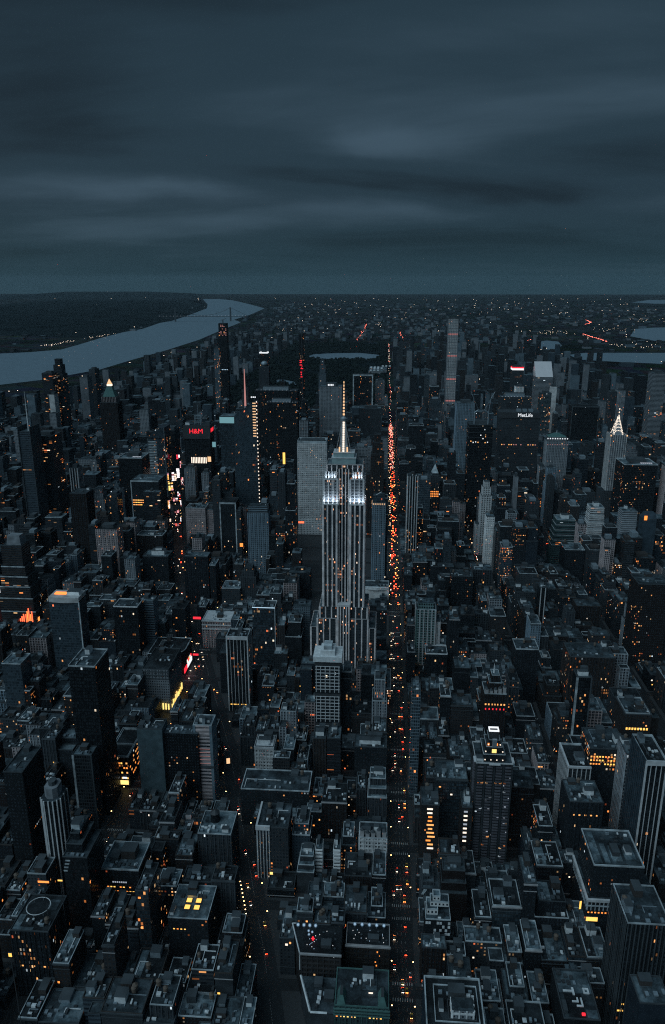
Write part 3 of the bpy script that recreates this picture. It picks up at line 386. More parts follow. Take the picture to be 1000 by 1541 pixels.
def hand(key,name,style,tint,w,d,z,x,y,rf,label):
    rnd=random.Random(key); p=root(name,(x,y,0),label,cat_of(name))
    x0,x1,y0,y1=-w/2,w/2,0,d; T=TINT[tint]; pale=1 if tint[0] in'dn' else 2
    def std(tone=None, zz=None, par=1.1, copm=None, body=True, a=x0,b=x1,c=y0,e=y1, zb=0):
        zz=zz or z
        if body:
            walls(p,a,b,c,e,zb,zz,style,tint); skin(p,style,tint,a,b,c,e,zb,zz)
        roof(p,a+.02,b-.02,c+.02,e-.02,zz-.02,pale if tone is None else tone)
        ring(p,'parapet',a,b,c,e,zz,par,.5 if w<40 else .8,copm or COPG)
    def tiers(spec, tone=1):
        """spec: list of (x0,x1,y0,y1,z0,z1)"""
        for (a,b,c,e,zb,zt) in spec:
            walls(p,a,b,c,e,zb,zt,style,tint,name='tier'); skin(p,style,tint,a,b,c,e,zb,zt)
            roof(p,a+.02,b-.02,c+.02,e-.02,zt-.02,tone); ring(p,'parapet',a,b,c,e,zt,.9,.5,COPG if tone<2 else COPING)
    far = y>1500
    if rf in('plain','red','cranes','pinktop','lit','oring'):
        std()
        if not far: topstuff(p,x0,x1,y0,y1,z,rnd,3,0,1)
        else: bulk(p,x0+w*.25,x1-w*.2,y0+d*.3,y1-d*.2,z,z+6,COPG)
        if key=='park432':
            for zz in (z-52,z-127,z-208,z-285):
                MB().box(x0-.15,x1+.15,y0-.15,y1+.15,zz-2.6,zz+2.6,top=False).build('lit_floor',EM['pink'],p)
            piers(p,x0,x1,y0,y1,0,z,6,1.3,.5,PLAIN,t=TINT['g3']); spandrels(p,x0,x1,y0,y1,0,z,9.5,1.4,.4,PLAIN,t=TINT['g3'])
        if rf=='red':
            for k in range(12):
                zz=z-95-k*5.5+rnd.uniform(-2,2); bx(p,'warning_lamp',x0+1+rnd.uniform(0,w*.6),x0+5+rnd.uniform(0,w*.6),-1.2,-.1,zz,zz+2.6,EM['red'])
            bx(p,'hoist_mast',x0+w*.55,x0+w*.68,-1.0,-.02,0,z+14,DARKM)
        if rf=='pinktop':
            MB().box(x0-.2,x1+.2,y0-.2,y1+.2,z-9,z-3,top=False).build('lit_band',EM['white'],p)
            MB().box(x0-.2,x1+.2,y0-.2,y1+.2,z-2.9,z+1.2,top=False).build('lit_band',EM['red'],p)
        if rf=='lit':
            MB().box(x0-.3,x1+.3,y0-.3,y1+.3,z-2,z+2.2,top=False).build('lit_band',EM['white'],p)
        if rf=='oring':
            zz=z
            for i in range(7):
                a=x0+w*(i+.5)/7; bx(p,'crown_lamp',a-.5,a+.5,y0-.9,y0-.4,zz-3.2,zz-.6,EM['masto'])
            for i in range(4): 
                c=y0+d*(i+.5)/4; bx(p,'crown_lamp',x0-.9,x0-.4,c-.5,c+.5,zz-3.2,zz-.6,EM['masto'])
            walls(p,x0+1.5,x1-1.5,y0+1.5,y1-1.5,z+.05,z+13,'glass','b2',name='top_tier'); roof(p,x0+1.6,x1-1.6,y0+1.6,y1-1.6,z+13,1)
            b=MB(); b.bar((-5,5,z+13.2),(4,9,z+17.5),.6); b.build('window_washing_arm',WHITE,p)
        if rf=='cranes':
            for sx,lean in ((-.28,-9),(.3,10)):
                b=MB(); cxx=w*sx
                b.box(cxx-1.2,cxx+1.2,12,14.4,z,z+26,bottom=True)
                b.bar((cxx,13,z+25),(cxx+lean*.4,13,z+58),.75); b.bar((cxx+lean*.4,13,z+58),(cxx+lean*1.2,13,z+72),.6)
                b.bar((cxx,13,z+26),(cxx-lean*.9,13,z+32),1.0); b.bar((cxx-lean*.9,13,z+32),(cxx+lean*.4,13,z+57),.25)
                b.build('tower_crane',METAL,p)
            for i in range(8): litwin(p,'S',x0+4+i*5.2,z-18-rnd.random()*22,2.2,2.2,EM['white' if i%3 else 'warm'],x0,x1,y0,y1)
            for zz in range(3): MB().box(x0-1,x1+1,-1,y1,z-6-zz*11,z-5.3-zz*11,bottom=True).build('floor_slab',COPG,p)
    elif rf in('step',):
        a=.7; tiers([(x0,x1,y0,y1,0,z*.82),(x0+w*.12,x1-w*.12,y0+d*.1,y1-d*.1,z*.82,z*.93),(x0+w*.25,x1-w*.25,y0+d*.2,y1-d*.2,z*.93,z)])
        if key=='five00':
            tiers([(x0-9,x0-.1,y0+4,y1,0,z*.62),(x1+.1,x1+7,y0+6,y1,0,z*.55)])
        if key=='whitetwin1': tiers([(x0-8,x0-.1,y0+1,y1,0,z*.42)])
    elif rf=='zig':
        n=6; zb=0; sp=[]
        for k in range(n):
            s=1+.5*(n-1-k)/n; zt=z*(.38+.62*(k+1)/n)
            sp.append((x0*s,x1*s,y0-(s-1)*8,y1,zb,zt)); zb=zt
        tiers(sp,2)
        bulk(p,-w*.2,w*.2,d*.3,d*.7,z,z+7,WHITE)
    elif rf=='terr':
        sp=[]; zs=[z*.2,z*.36,z*.5,z*.62,z*.74,z]; zb=0
        for k,zt in enumerate(zs):
            s=1.9-.18*k; sp.append((x0*s+4*(1.9-s)*-1,x1*s+6*(s-1),y0-(5-k)*3,y1,zb,zt)); zb=zt
        tiers(sp,1)
        for k in range(5):
            a,b,c,e,zb,zt=sp[k]; bx(p,'terrace_ledge',a-.3,b+.3,c-.5,c+.5,zt+.2,zt+1.6,COPING)
        MB().prism([(x0*.8,6),(x1*.8,6),(x1*.8,d-4),(x0*.8,d-4)],z,z+15,t=TINT['g3'],pts2=[(x0*.66,8),(x1*.66,8),(x1*.66,d-7),(x0*.66,d-7)]).build('crown_house',PLAIN,p)
        a,b,c,e,_,_=sp[0]
        for i in range(5): bx(p,'glow_strip',b-17+i*2.5,b-15.6+i*2.5,c-1.4,c-.6,3,24+(i%3)*5,EM['ember' if i%2 else 'redglow'])  # added emissive strips stand for the red light on the tower foot
        for i in range(3): bx(p,'glow_strip',b-27+i*3,b-25.4+i*3,c-1.4,c-.6,3,16+i*4,EM['redglow'])
        bx(p,'lit_sign',b+.4,b+1.2,c+4,c+9,4,16,EM['ember'])  # added glowing panel, there to throw red light on the wall
        bx(p,'lit_sign',-24,-21,-15.5,-15,60,72,EM['white'])
    elif rf in('site',):
        std(0)
        for k in range(9):
            zz=z-4-k*4.5
            for i in range(5):
                if rnd.random()<.55: litwin(p,'S',x0+w*(i+.2)/5,zz-2.4,w/5*.6,1.7,EM['pinkdim' if rnd.random()<.7 else 'warm'],x0,x1,y0,y1)
        for i in range(5): litwin(p,'S',x0+w*(i+.2)/5,z-168,w/5*.6,2.2,EM['cool'],x0,x1,y0,y1)
        b=MB(); b.box(-1.5,1.5,d*.4,d*.4+3,z,z+14); b.bar((0,d*.4,z+13),(13,d*.4,z+19),.8); b.bar((0,d*.4,z+13),(-9,d*.4,z+12),.8); b.build('tower_crane',DARKM,p)
    elif rf=='frame':
        std(0)
        t=3.6 if key=='solow' else 1.6
        m_=COPING if key!='dslab' else COPG
        bx(p,'edge_frame',x0-.6,x0+t,y0-.9,y0+1,0,z+1,m_); bx(p,'edge_frame',x1-t,x1+.6,y0-.9,y0+1,0,z+1,m_); bx(p,'edge_frame',x0+t,x1-t,y0-.9,y0+1,z-t*1.2,z+1,m_)
    elif rf=='crownlit':
        std()
        if key=='domerow':
            walls(p,x0+4,x1-4,y0+4,y1-4,z,z+9,'pier','g3',name='top_tier')
            MB().prism([(x0+3,3),(x1-3,3),(x1-3,y1-3),(x0+3,y1-3)],z+9,z+17,pts2=[(-4,d/2-3),(4,d/2-3),(4,d/2+3),(-4,d/2+3)]).build('hipped_roof',COPPER,p)
            MB().cyl(0,d/2,1.6,z+17,z+24,8,r2=.4).build('finial',COPING,p)
            for i in range(9): a=x0+2+(w-4)*i/8; bx(p,'crown_lamp',a-.9,a+.9,y0+1.5,y0+2.8,z+4.5,z+7,EM['white'])
            for i in range(9): a=x0+2+(w-4)*i/8; bx(p,'crown_lamp',a-.5,a+.5,y0-.6,y0-.1,z-9,z-7.4,EM['pinkdim'])
        else:
            bulk(p,x0+w*.3,x1-w*.25,8,d-8,z,z+9,COPG)
            for i in range(4): a=x0+w*.38+i*4.4; bx(p,'roof_lamp',a,a+2.8,5.5,7,z+2,z+6.5,EM['white'])
    elif rf=='bulk':
        std(); bulk(p,x0+w*.18,x1-w*.22,d*.25,d*.8,z,z+9,METAL if key!='bryantslab' else COPG)
        if key=='bryantslab':
            walls(p,x0+1.5,x1-1.5,y0+2,y1-2,z,z+12,'bands','b3',name='top_tier'); roof(p,x0+1.6,x1-1.6,2.1,y1-2.1,z+12,1); units(p,x0+3,x1-3,3,y1-4,z+12,6,rnd)
        else:
            for i in range(10): a=x0+w*(i+.5)/10; bx(p,'roof_lamp',a-.5,a+.5,1,2,z+1.2,z+2.2,EM['dimwhite'])
    elif rf=='cyan':
        std(); MB().box(x0-.3,x1+.3,y0-.3,y1+.3,z-15,z-1,top=False).build('lit_band',EM['cyan'],p); roof(p,x0+1,x1-1,1,d-1,z+1,2)
    elif rf=='dome':
        std(); MB().cyl(0,d/2,min(w,d)*.42,z,z+8,16,t=TINT['g2']).build('drum',PLAIN,p)
        MB().ball((0,d/2,z+8),min(w,d)*.42,8,sq=.9).build('dome',METAL,p)
    elif rf=='edgec':
        std(0)
        MB().prism([(x0,0),(x1,0),(x1,d),(x0,d)],z,z+26,T,2.2,3.8,pts2=[(x0+w*.55,0),(x1,0),(x1,d),(x0+w*.55,d)]).build('slanted_crown',FAC['glass'][0],p)
        bx(p,'edge_fin',x1-.4,x1+.5,-.6,.6,0,z+26,METAL); bx(p,'edge_fin',x0-.4,x0+.5,-.6,.4,0,z,METAL)
        bb=MB(); 
        for k in range(34): bb.box(x0+1,x0+w*.5,-.35,.02,z-8-k*4,z-6.3-k*4,bottom=True)
        bb.build('louver',COPING,p)
    elif rf=='sign':
        std()
        MB().box(x0-1,x1+1,-1.2,y1,z-13,z+.5,bottom=True).build('sign_band',DARKM,p)
        text(p,'MetLife',11.5,(12,-1.5,z-6),(R(90),0,0),EM['white'],'lettering',.1)
        for sx in (x0,x1-6): 
            MB().prism([(sx,0),(sx+6,0),(sx+6,-0.01),(sx,-.01)],0,.01)
        for i in range(16): 
            a=x0+2+i*(w-4)/16; litwin(p,'S',a,z-78,2.6,2.2,EM['pinkdim' if rnd.random()<.4 else 'warm'],x0,x1,y0,y1) if rnd.random()<.75 else None
        for i in range(3): bx(p,'cooling_tower',-6+i*14,4+i*14,12,22,z,z+6,METAL)
    elif rf=='slant':
        std(2)
        MB().prism([(x0,0),(x1,0),(x1,d),(x0,d)],z,z+46,T,3,40,pts2=[(x0,d-3),(x1,d-3),(x1,d),(x0,d)]).build('slanted_crown',simple('crown_aluminium',(.72,.68,.68),rough=.35,metal=.2,lo=.95,hi=1.05),p)
    elif rf=='slab':
        std(2,copm=COPING,par=1.8); bulk(p,x0+w*.25,x1-w*.25,d*.35,d*.8,z,z+7,COPG)
        for i in range(6): a=x0+w*.55+i*w*.06; bx(p,'roof_lamp',a,a+w*.035,d*.2,d*.28,z+.6,z+1.8,EM['dimwhite'])
    elif rf=='mast':
        std(); MB().cyl(w*.12,d*.3,1.6,z,z+42,8,r2=1.0).build('mast_base',WHITE,p); MB().cyl(w*.12,d*.3,.9,z+42,z+78,8,r2=.3).build('mast',WHITE,p)
        for s in (x0,x1): bx(p,'screen_wall',s-.5,s+.5,-2,d*.9,0,z+10,COPG)
    elif rf=='pyramid':
        std()
        for a,b in ((x0+4,x0+w*.3),(x1-w*.3,x1-4)): pass
        MB().box(x0+5,x1-5,4,d-4,z,z+16,T).build('top_tier',PLAIN,p)
        piers(p,x0+5,x1-5,4,d-4,z,z+16,9,1.2,.6,PLAIN,t=TINT['p1'],name='crown_piers')
        q=[(x0+7,6),(x1-7,6),(x1-7,d-6),(x0+7,d-6)]; mid=[(c*.34,d/2+(e-d/2)*.34) for c,e in q]
        MB().prism(q,z+16,z+46,pts2=mid).build('pyramid_roof',COPPER,p)
        bx(p,'lantern_band',mid[0][0]-.3,mid[1][0]+.3,mid[0][1]-.3,mid[2][1]+.3,z+46.05,z+51,EM['mast'])
        MB().prism(mid,z+51.05,z+66,pts2=[(c*.02,d/2+(e-d/2)*.02) for c,e in q]).build('glowing_tip',EM['masto'],p)
    elif rf=='cap':
        std(2,copm=COPING,par=5); bulk(p,x0+6,x1-6,8,d-8,z,z+5,COPG)
        # the flared foot of the slab
        MB().prism([(x0,-14),(x1,-14),(x1,0),(x0,0)],0,34,T,3.4,3.9,pts2=[(x0,-.6),(x1,-.6),(x1,0),(x0,0)]).build('flared_base',FAC['whitegrid'][0],p)
    elif rf=='rim':
        std(1,copm=WHITE if key in('nelson','tealnext') else COPING,par=1.6)
        topstuff(p,x0+1,x1-1,1,d-1,z,rnd,7,1 if key=='flatpale' else 0,1)
        if key=='five425base':
            MB().prism([(x0,-.2),(0,-4.5),(x1,-.2),(x1,.3),(x0,.3)],z-4,z+.9).build('curved_rim',WHITE,p)
    elif rf=='pyr':
        std(); walls(p,x0+2,x1-2,2,d-2,z,z+5,'pier','g2',name='top_tier')
        MB().prism([(x0+2,2),(x1-2,2),(x1-2,d-2),(x0+2,d-2)],z+5,z+23,pts2=[(-.2,d/2-.2),(.2,d/2-.2),(.2,d/2+.2),(-.2,d/2+.2)]).build('pyramid_roof',COPING,p)
        for zz in (z-36,z-41,z-46): warmrow(p,x1+.01,x1+9,2,d,zz,2.6,3,EM['orange']) if False else warmrow(p,x0,x1,y0,y1,zz,2.4,5,EM['orange'])
    elif rf=='flare':
        std(0); MB().prism([(x0,0),(x1,0),(x1,d),(x0,d)],z,z+9,T,pts2=[(x0+w*.3,d*.3),(x1,d*.3),(x1,d),(x0+w*.3,d)]).build('slanted_crown',PLAIN,p)
        bx(p,'roof_lamp',x0+1,x0+6,-.8,-.1,z-1,z+7,EM['orange'])
    elif rf in('busy','lowlit','litroof','row'):
        std(pale,copm=COPING if rnd.random()<.4 else COPG); topstuff(p,x0,x1,y0,y1,z,rnd,10 if w>24 else 6,1,2)
        if rf=='lowlit':
            ring(p,'roof_curb',x0+1.5,x1-1.5,y0+1.5,y1-1.5,z,1.6,.4,COPING); warmrow(p,x0+2,x1-2,y0,y1,z-18,2.6,8,EM['amber'])
        if rf=='row':
            warmrow(p,x0+2,x1-2,y0,y1,z-14,1.3,5,EM['warm'],.3)
        if key=='roof102':
            for zz in (z-9,z-13,z-17):
                for i in range(12):
                    if rnd.random()<.8: litwin(p,'S',x0+1+i*(w-2)/12,zz,1.5,1.5,EM[rnd.choice(('orange','warm','amber'))],x0,x1,y0,y1)
        if key=='litstack':
            for k in range(11): litwin(p,'S',x0+w*.3+rnd.uniform(0,2),z-5-k*4.4,rnd.uniform(3,7),1.8,EM[rnd.choice(('warm','orange','mast','warm'))],x0,x1,y0,y1)
        if key=='bigright':
            for zz in (40,46,52,58):
                for i in range(11):
                    if rnd.random()<.5+(zz==40)*.5: litwin(p,'S',x0+1+i*(w-2)/11,zz,1.6,1.3,EM['amber'],x0,x1,y0,y1)
            piers(p,x0,x1,y0,y1,0,z,10,.7,.7,COPG,name='ribs')
    elif rf=='orangefl':
        std(2); units(p,x0+3,x1-3,5,d-5,z,8,rnd)
        bx(p,'corner_strip',x0-.4,x0+1.2,-.4,.8,20,z+1.2,COPING); bx(p,'edge_band',x0+1.2,x1,-.4,.4,z-1.6,z+1.2,COPING)
        for zz in (z-42,z-47,z-52):
            for i in range(11):
                if rnd.random()<.85: litwin(p,'S',x0+2+i*(w-4)/11,zz,(w-4)/11*.86,1.8,EM[rnd.choice(('amber','orange','warm'))],x0,x1,y0,y1)
    elif rf=='whitebulk':
        std(pale); bulk(p,x0+w*.3,x1-w*.2,d*.3,d*.75,z,z+8,WHITE); bulk(p,x0+w*.45,x1-w*.3,d*.38,d*.62,z+8.4,z+12,WHITE); units(p,x0+1,x1-1,1,d*.28,z,5,rnd)
        if key=='litstack2':
            for k in range(8): litwin(p,'S',x0+w*.2,z-5-k*4.6,w*.35,1.8,EM['mast' if k%3 else 'dimwhite'],x0,x1,y0,y1)
    elif rf=='redtop':
        std(2)
        b=MB(); n=10
        pts=[(x0+w*i/n,-2.6*math.sin(math.pi*i/n)) for i in range(n+1)]+[(x1,d),(x0,d)]
        b.prism(pts,z-.4,z+7,TINT['w2']).build('curved_crown',PLAIN,p)
        bx(p,'red_lamp',x0+w*.12,x0+w*.5,d*.35,d*.6,z+7.2,z+8.8,EM['ember']); bulk(p,x0+w*.55,x1-2,d*.3,d*.8,z+7,z+12,PLAIN)
        bx(p,'corner_strip',x1-1.0,x1+.6,-.6,.8,0,z,COPING)
    elif rf=='curb':
        n=9; m,pi,fh=FAC['plain']
        arc=[(x1-20+20*math.sin(R(90)*i/n),20-20*math.cos(R(90)*i/n)) for i in range(n+1)]
        pts=[(x0,0)]+arc+[(x1,d),(x0,d)]
        MB().prism(pts,0,z,T,pi,fh,top=False).build('walls',m,p); MB().prism(pts,z-.6,z-.1).build('roof',ROOF[0],p)
        b=MB()
        for i in range(len(pts)):
            a_,b_=pts[i],pts[(i+1)%len(pts)]; b.bar((*a_,z+.6),(*b_,z+.6),.75,4)
        b.build('parapet',COPING,p); topstuff(p,x0+3,x1-16,8,d-4,z,rnd,12,0,2)
        bx(p,'lit_sign',x1+.05,x1+1,20,46,5,11,EM['white']); bx(p,'lit_sign',x1+.05,x1+1,4,19,5,12,EM['red']) ; bx(p,'lit_sign',x1-16,x1-3,-1.5,-.8,5,12,EM['white'])
        for i in range(5): bx(p,'lit_sign',x1+.1,x1+1.1,21+i*5,23+i*5,13,17,EM[('mast','red','warm','white','red')[i]])
    elif rf=='signs':
        std(0,copm=COPG); topstuff(p,x0+2,x1-2,20,d-4,z,rnd,6,0,1)
        for i in range(9):
            a=2+i*6; bx(p,'lit_sign',x1+.7,x1+1.6,a,a+rnd.uniform(1.2,4.2),4,rnd.uniform(9,15),EM[rnd.choice(('yellow','yellow','amber'))])
        for i in range(4): bx(p,'lit_sign',x1-14+i*3.6,x1-12.4+i*3.6,-2,-1.2,4,rnd.uniform(9,13),EM['yellow'])
    elif rf=='cornice':
        std(1,copm=COPING)
        for k in range(3): MB().box(x0-.8-k*.1,x1+.8,-1.6,d,z-.2-k*6.5-1.3,z-k*6.5,bottom=True).build('cornice',STONEW,p)
        topstuff(p,x0,x1,y0,y1,z,rnd,8,1,2)
    elif rf=='tray':
        std(0,copm=COPING,par=2.2); topstuff(p,x0+1.5,x1-1.5,1.5,d-1.5,z,rnd,9,0,1)
        bx(p,'side_wall',x0-.5,x0+.02,-.8,d,0,z+2.2,PLAIN,TINT['b3' if key=='herald' else 'b2']); bx(p,'edge_frame',x0-.52,x0+1.1,-1.0,-.2,0,z+2.2,STONEW); bx(p,'edge_frame',x1-1.1,x1+.3,-1.0,-.2,0,z+2.2,STONEW); bx(p,'edge_frame',x0+1.1,x1-1.1,-1.0,-.2,z-2.4,z+2.2,STONEW)
        if key=='herald':
            for i in range(5): litwin(p,'S',x0+2.2+i*4.6,9,3.2,1.2,EM['amber'],x0,x1,y0-.1,y1)
    elif rf=='cyanrim':
        std(1,copm=WHITE); bx(p,'lit_edge',x0,x1,-.4,-.05,z+.2,z+1.0,EM['cool']); bx(p,'corner_strip',x1-.5,x1+.5,-.5,.5,0,z,COPING); topstuff(p,x0,x1,y0,y1,z,rnd,8,0,2)
    elif rf=='whitecap':
        h=z/3.35
        cuts=[(0,z-14-3*h if z-14-3*h>4 else 6)]
        walls(p,x0,x1,0,d,0,z,'dark','d3')
        zt=z-12
        for k in range(3):
            zb=zt-h*.93; 
            piers(p,x0+1.4,x1-1.4,0,d,zb+2,zt-1,5,.8,.6,STONEW,name='grid_piers'); spandrels(p,x0+1.4,x1-1.4,0,d,zb+1.6,zt,4.2,.8,.5,STONEW,name='grid_bands')
            bx(p,'dark_band',x0-.15,x1+.15,-.15,d,zb-2.6,zb+.2,DARKM); zt=zb-3
        bx(p,'dark_band',x0-.2,x1+.2,-.2,d+.2,z-11.5,z-6.5,DARKM)
        bx(p,'cap_block',x0-1.6,x1+1.6,-1.8,d+1,z-6.4,z,WHITE); bx(p,'cap_block',x0+w*.22,x1-w*.22,2,d-4,z,z+6,WHITE); bx(p,'cap_block',x0+w*.34,x1-w*.34,5,d-7,z+6,z+11,COPING); units(p,x0+w*.36,x1-w*.36,2.2,4.8,z+6,2,rnd)
    elif rf=='tealcap':
        std(1,copm=COPING); walls(p,x0+3,x1-3,3,d-3,z,z+9,'stripe','t1',name='top_tier'); roof(p,x0+3.1,x1-3.1,3.1,d-3.1,z+9,2); units(p,x0+4,x1-4,4,d-5,z+9,5,rnd); tiers([(x1,x1+7,4,d,0,z*.8)],1); bx(p,'corner_strip',x0-.4,x0+1.4,-.9,.5,0,z,COPPER)
    elif rf=='whitetop':
        std(pale); bulk(p,x0+w*.15,x1-w*.2,d*.25,d*.55,z,z+5,WHITE); bulk(p,x0+w*.4,x1-w*.15,d*.58,d*.85,z,z+7,COPG); units(p,x0+1,x1-1,1,d*.24,z,4,rnd)
        if key=='whitepb': MB().box(x0-.7,x1+.7,-.9,d+.5,z-2.4,z+.2,bottom=True).build('cornice',STONEW,p)
    elif rf=='gothic':
        std(1,copm=COPING)
        for i in range(5):
            a=x0+w*(i+.5)/5; hh=rnd.uniform(3,9)
            bx(p,'turret',a-w*.07,a+w*.07,.4,4,z,z+hh,STONE); MB().cyl(a,2.2,w*.09,z+hh,z+hh+3,6,r2=.1).build('turret_cap',COPG,p)
        if key=='filigree':
            tiers([(x0+w*.2,x1-w*.2,4,d-4,z,z+12),(x0+w*.32,x1-w*.32,7,d-7,z+12,z+20)],2); MB().cyl(-w*.05,d/2,1.2,z+20,z+32,6,r2=.1).build('finial',WHITE,p); warmrow(p,x0,x1,y0,y1,z-14,2,7,EM['warm'],.5); warmrow(p,x0,x1,y0,y1,z-20,2,6,EM['red'],.3)
        else:
            bulk(p,x0+w*.52,x0+w*.7,4,9,z,z+10,WHITE); bulk(p,x0+2,x0+w*.4,5,10,z,z+5,WHITE)
    elif rf=='letters':
        std(1); topstuff(p,x0,x1,2,d,z,rnd,7,0,2)
        o=text(p,'Renaissance',8.2,(x0+5.2,-.06,z-38),(R(90),R(90),0),simple('sign_paint',(.06,.08,.09),lo=.8),'lettering',.03)
        walls(p,x1+.2,x1+36,4,d,0,z-6,'warmlit','d1',name='rear_wing'); roof(p,x1+.3,x1+35.8,4.1,d-.1,z-6,1); units(p,x1+1,x1+35,5,d-2,z-6,14,rnd,(WHITE,METAL,METAL))
    elif rf=='plantop':
        std(1,copm=COPING)
        for i in range(4): bulk(p,x0+1.5+i*w*.2,x0+1.5+i*w*.2+w*.15,2+i%2*4,7+i%2*5,z,z+3+i%3*2.2,WHITE if i%2 else METAL)
        bx(p,'ledge',x0-.8,x1+.8,-1.4,d,z-50,z-47.5,COPG)
        for k in range(6): litwin(p,'S',x0+3,z-28-k*4.3,w-6,1.4,EM['pinkdim'] if k%2 else EM['redglow'] if False else EM['pinkdim'],x0,x1,y0,y1,name='lit_floor')
    elif rf=='pit':
        std(2,copm=COPING,par=2.2)
        for c,e in ((2,d*.42),(d*.46,d-2)):
            bx(p,'sunken_deck',x0+2.4,x1-2.4,c,e,z-.1,z+.12,ROOF[0]); ring(p,'pit_curb',x0+1.6,x1-1.6,c-.7,e+.7,z,1.5,.5,COPING)
        for zz in (z-8,z-14,z-20,z-27): 
            for i in range(8):
                if rnd.random()<.7: litwin(p,'S',x0+1+i*(w-2)/8,zz,1.8,1.9,EM[rnd.choice(('amber','orange','warm'))],x0,x1,y0,y1)
            for i in range(14):
                if rnd.random()<.55: litwin(p,'E',2+i*4.1,zz,2.4,1.7,EM[rnd.choice(('orange','warm'))],x0,x1,y0,y1)
        bx(p,'lit_sign',x1-11,x1-2,-1.5,-.7,4,9,EM['yellow']); bx(p,'lit_sign',x1-8,x1-3,-2,-1.5,12,14,EM['white'])
    elif rf=='octa':
        c=w*.28; pts=[(x0+c,0),(x1-c,0),(x1,c),(x1,d-c),(x1-c,d),(x0+c,d),(x0,d-c),(x0,c)]
        m,pi,fh=FAC['dark']; MB().prism(pts,0,z,T,pi,fh,top=False).build('walls',m,p); MB().prism(pts,z-.5,z-.02).build('roof',ROOF[1],p)
        b=MB()
        for a_ in [(x0+c,0),(x1-c,0),(0,0),(x0+c*.45,c*.5),(x1-c*.45,c*.5),(x0,c),(x1,c),(x1,d*.5),(x1,d-c)]: b.box(a_[0]-.55,a_[0]+.55,a_[1]-.6,a_[1]+.3,0,z+.6)
        b.build('piers',STONEW,p)
        q=[(a_*.66,d/2+(e-d/2)*.66) for a_,e in pts]; MB().prism(q,z,z+10,TINT['g3'],pi,fh).build('top_tier',PLAIN,p); q2=[(a_*.5,d/2+(e-d/2)*.5) for a_,e in q]; MB().prism(q2,z+10,z+14).build('cap',COPG,p)
    elif rf=='stepw':
        tiers([(x0,x1,0,d,0,z*.86),(x0+1,x0+w*.72,d*.18,d,z*.86,z*.94),(x0+3,x0+w*.52,d*.35,d,z*.94,z)],1)
        for k in range(4): bx(p,'ledge',x0+w*.04*k,x0+w*(.16+.05*k),-.6,.4,z*(.72+.035*k),z*(.72+.035*k)+1,COPING)
        bulk(p,x0+w*.1,x0+w*.45,d*.5,d*.8,z,z+5,COPING); units(p,x0+2,x1-3,1,d*.16,z*.86,5,rnd)
    elif rf=='mech':
        std(2,copm=COPING,par=1.8); bulk(p,x0+w*.4,x1-w*.22,d*.4,d*.75,z,z+8,BRICKP); bulk(p,x0+w*.12,x0+w*.36,d*.3,d*.6,z,z+4,COPG); topstuff(p,x0+2,x1-2,1,d*.6,z,rnd,14,0,0)
        for zz in (z-18,z-22.5,z-27):
            for i in range(9):
                if rnd.random()<.6: litwin(p,'S',x0+4+i*(w-8)/9,zz,1.5,1.0,EM[rnd.choice(('orange','amber'))],x0,x1,y0,y1)
        for i in range(7): litwin(p,'S',x0+9+i*1.9,z-13,1.2,1.4,EM['dimwhite'],x0,x1,y0,y1)
    elif rf=='tank':
        std(2,copm=COPING); MB().cyl(-w*.1,d*.6,4.4,z,z+9,10,t=TINT['g1']).build('roof_turret',PLAIN,p); MB().cyl(-w*.1,d*.6,4.7,z+9,z+12,10,r2=.4).build('turret_cap',DARKM,p)
        units(p,x0+1,x1-1,1,d*.4,z,10,rnd,(WHITE,WHITE,METAL)); bulk(p,x1-9,x1-3,d*.1,d*.25,z,z+3.5,WHITE)
    elif rf=='cornl':
        std(1); bx(p,'cornice',x0-1,x0+w*.42,-1.3,.6,z-2.2,z+2.2,STONEW); bx(p,'cornice',x0-1,x0+.7,.6,d,z-2.2,z+2.2,STONEW)
        piers(p,x0,x0+w*.4,y0,y1,0,z-2.3,4,.8,.5,STONEW,sides='SW'); topstuff(p,x0+2,x1-1,3,d-1,z,rnd,10,1,2)
    elif rf=='tiers':
        tiers([(x0,x1,0,d,0,z*.7),(x0+1.2,x1-.6,d*.16,d,z*.7,z*.84),(x0+2.2,x1-1.4,d*.36,d,z*.84,z)],2 if key!='brown111' else 1); units(p,x0+2.5,x1-2,d*.4,d-3,z,5,rnd)
        bulk(p,x0+w*.3,x1-w*.2,d*.6,d*.9,z,z+4,WHITE if key!='brown111' else COPG)
        if key=='mid95': MB().box(x0-.4,x1+.4,-.9,.3,z*.7-.2,z*.7+1.3,bottom=True).build('cornice',COPING,p)
    elif rf=='pitl':
        std(0,par=1.6); bx(p,'cornice',x0-.8,x0+.8,-1,d,z,z+2.4,STONEW); bx(p,'cornice',x0+.8,x1+.3,-1,.6,z,z+2.0,STONEW); bx(p,'cornice',x0+.8,x1,d-.6,d+.2,z,z+2,COPING); bulk(p,x0+w*.45,x1-3,d*.3,d*.55,z,z+4,METAL); units(p,x0+2,x1-3,2,d*.28,z,6,rnd)
    elif rf=='podium':
        zl=z*.62
        walls(p,x0-3,x1+3,-4,d+3,0,zl,'grid','d3',name='podium_walls'); roof(p,x0-3,x1+3,-4,d+3,zl,1,'podium_roof')
        MB().box(x0-4,x1+4,-5,-3.2,zl-1.2,zl+1.2,bottom=True).build('ledge',STONEW,p); MB().box(x0-4,x0-2.4,-3.2,d+3,zl-1.2,zl+1.2,bottom=True).build('ledge',STONEW,p); MB().box(x0-4,x1+4,-4.6,-3.6,zl-6,zl-5,bottom=True).build('ledge',COPING,p)
        piers(p,x0-3,x1+3,-4,d,zl-10,zl-1.3,14,.7,.5,COPING,sides='SW')
        for i in range(16): litwin(p,'S',x0-2+i*(w+4)/16,zl-13,1.3,1.2,EM['orange'],x0-3,x1+3,-4,d)
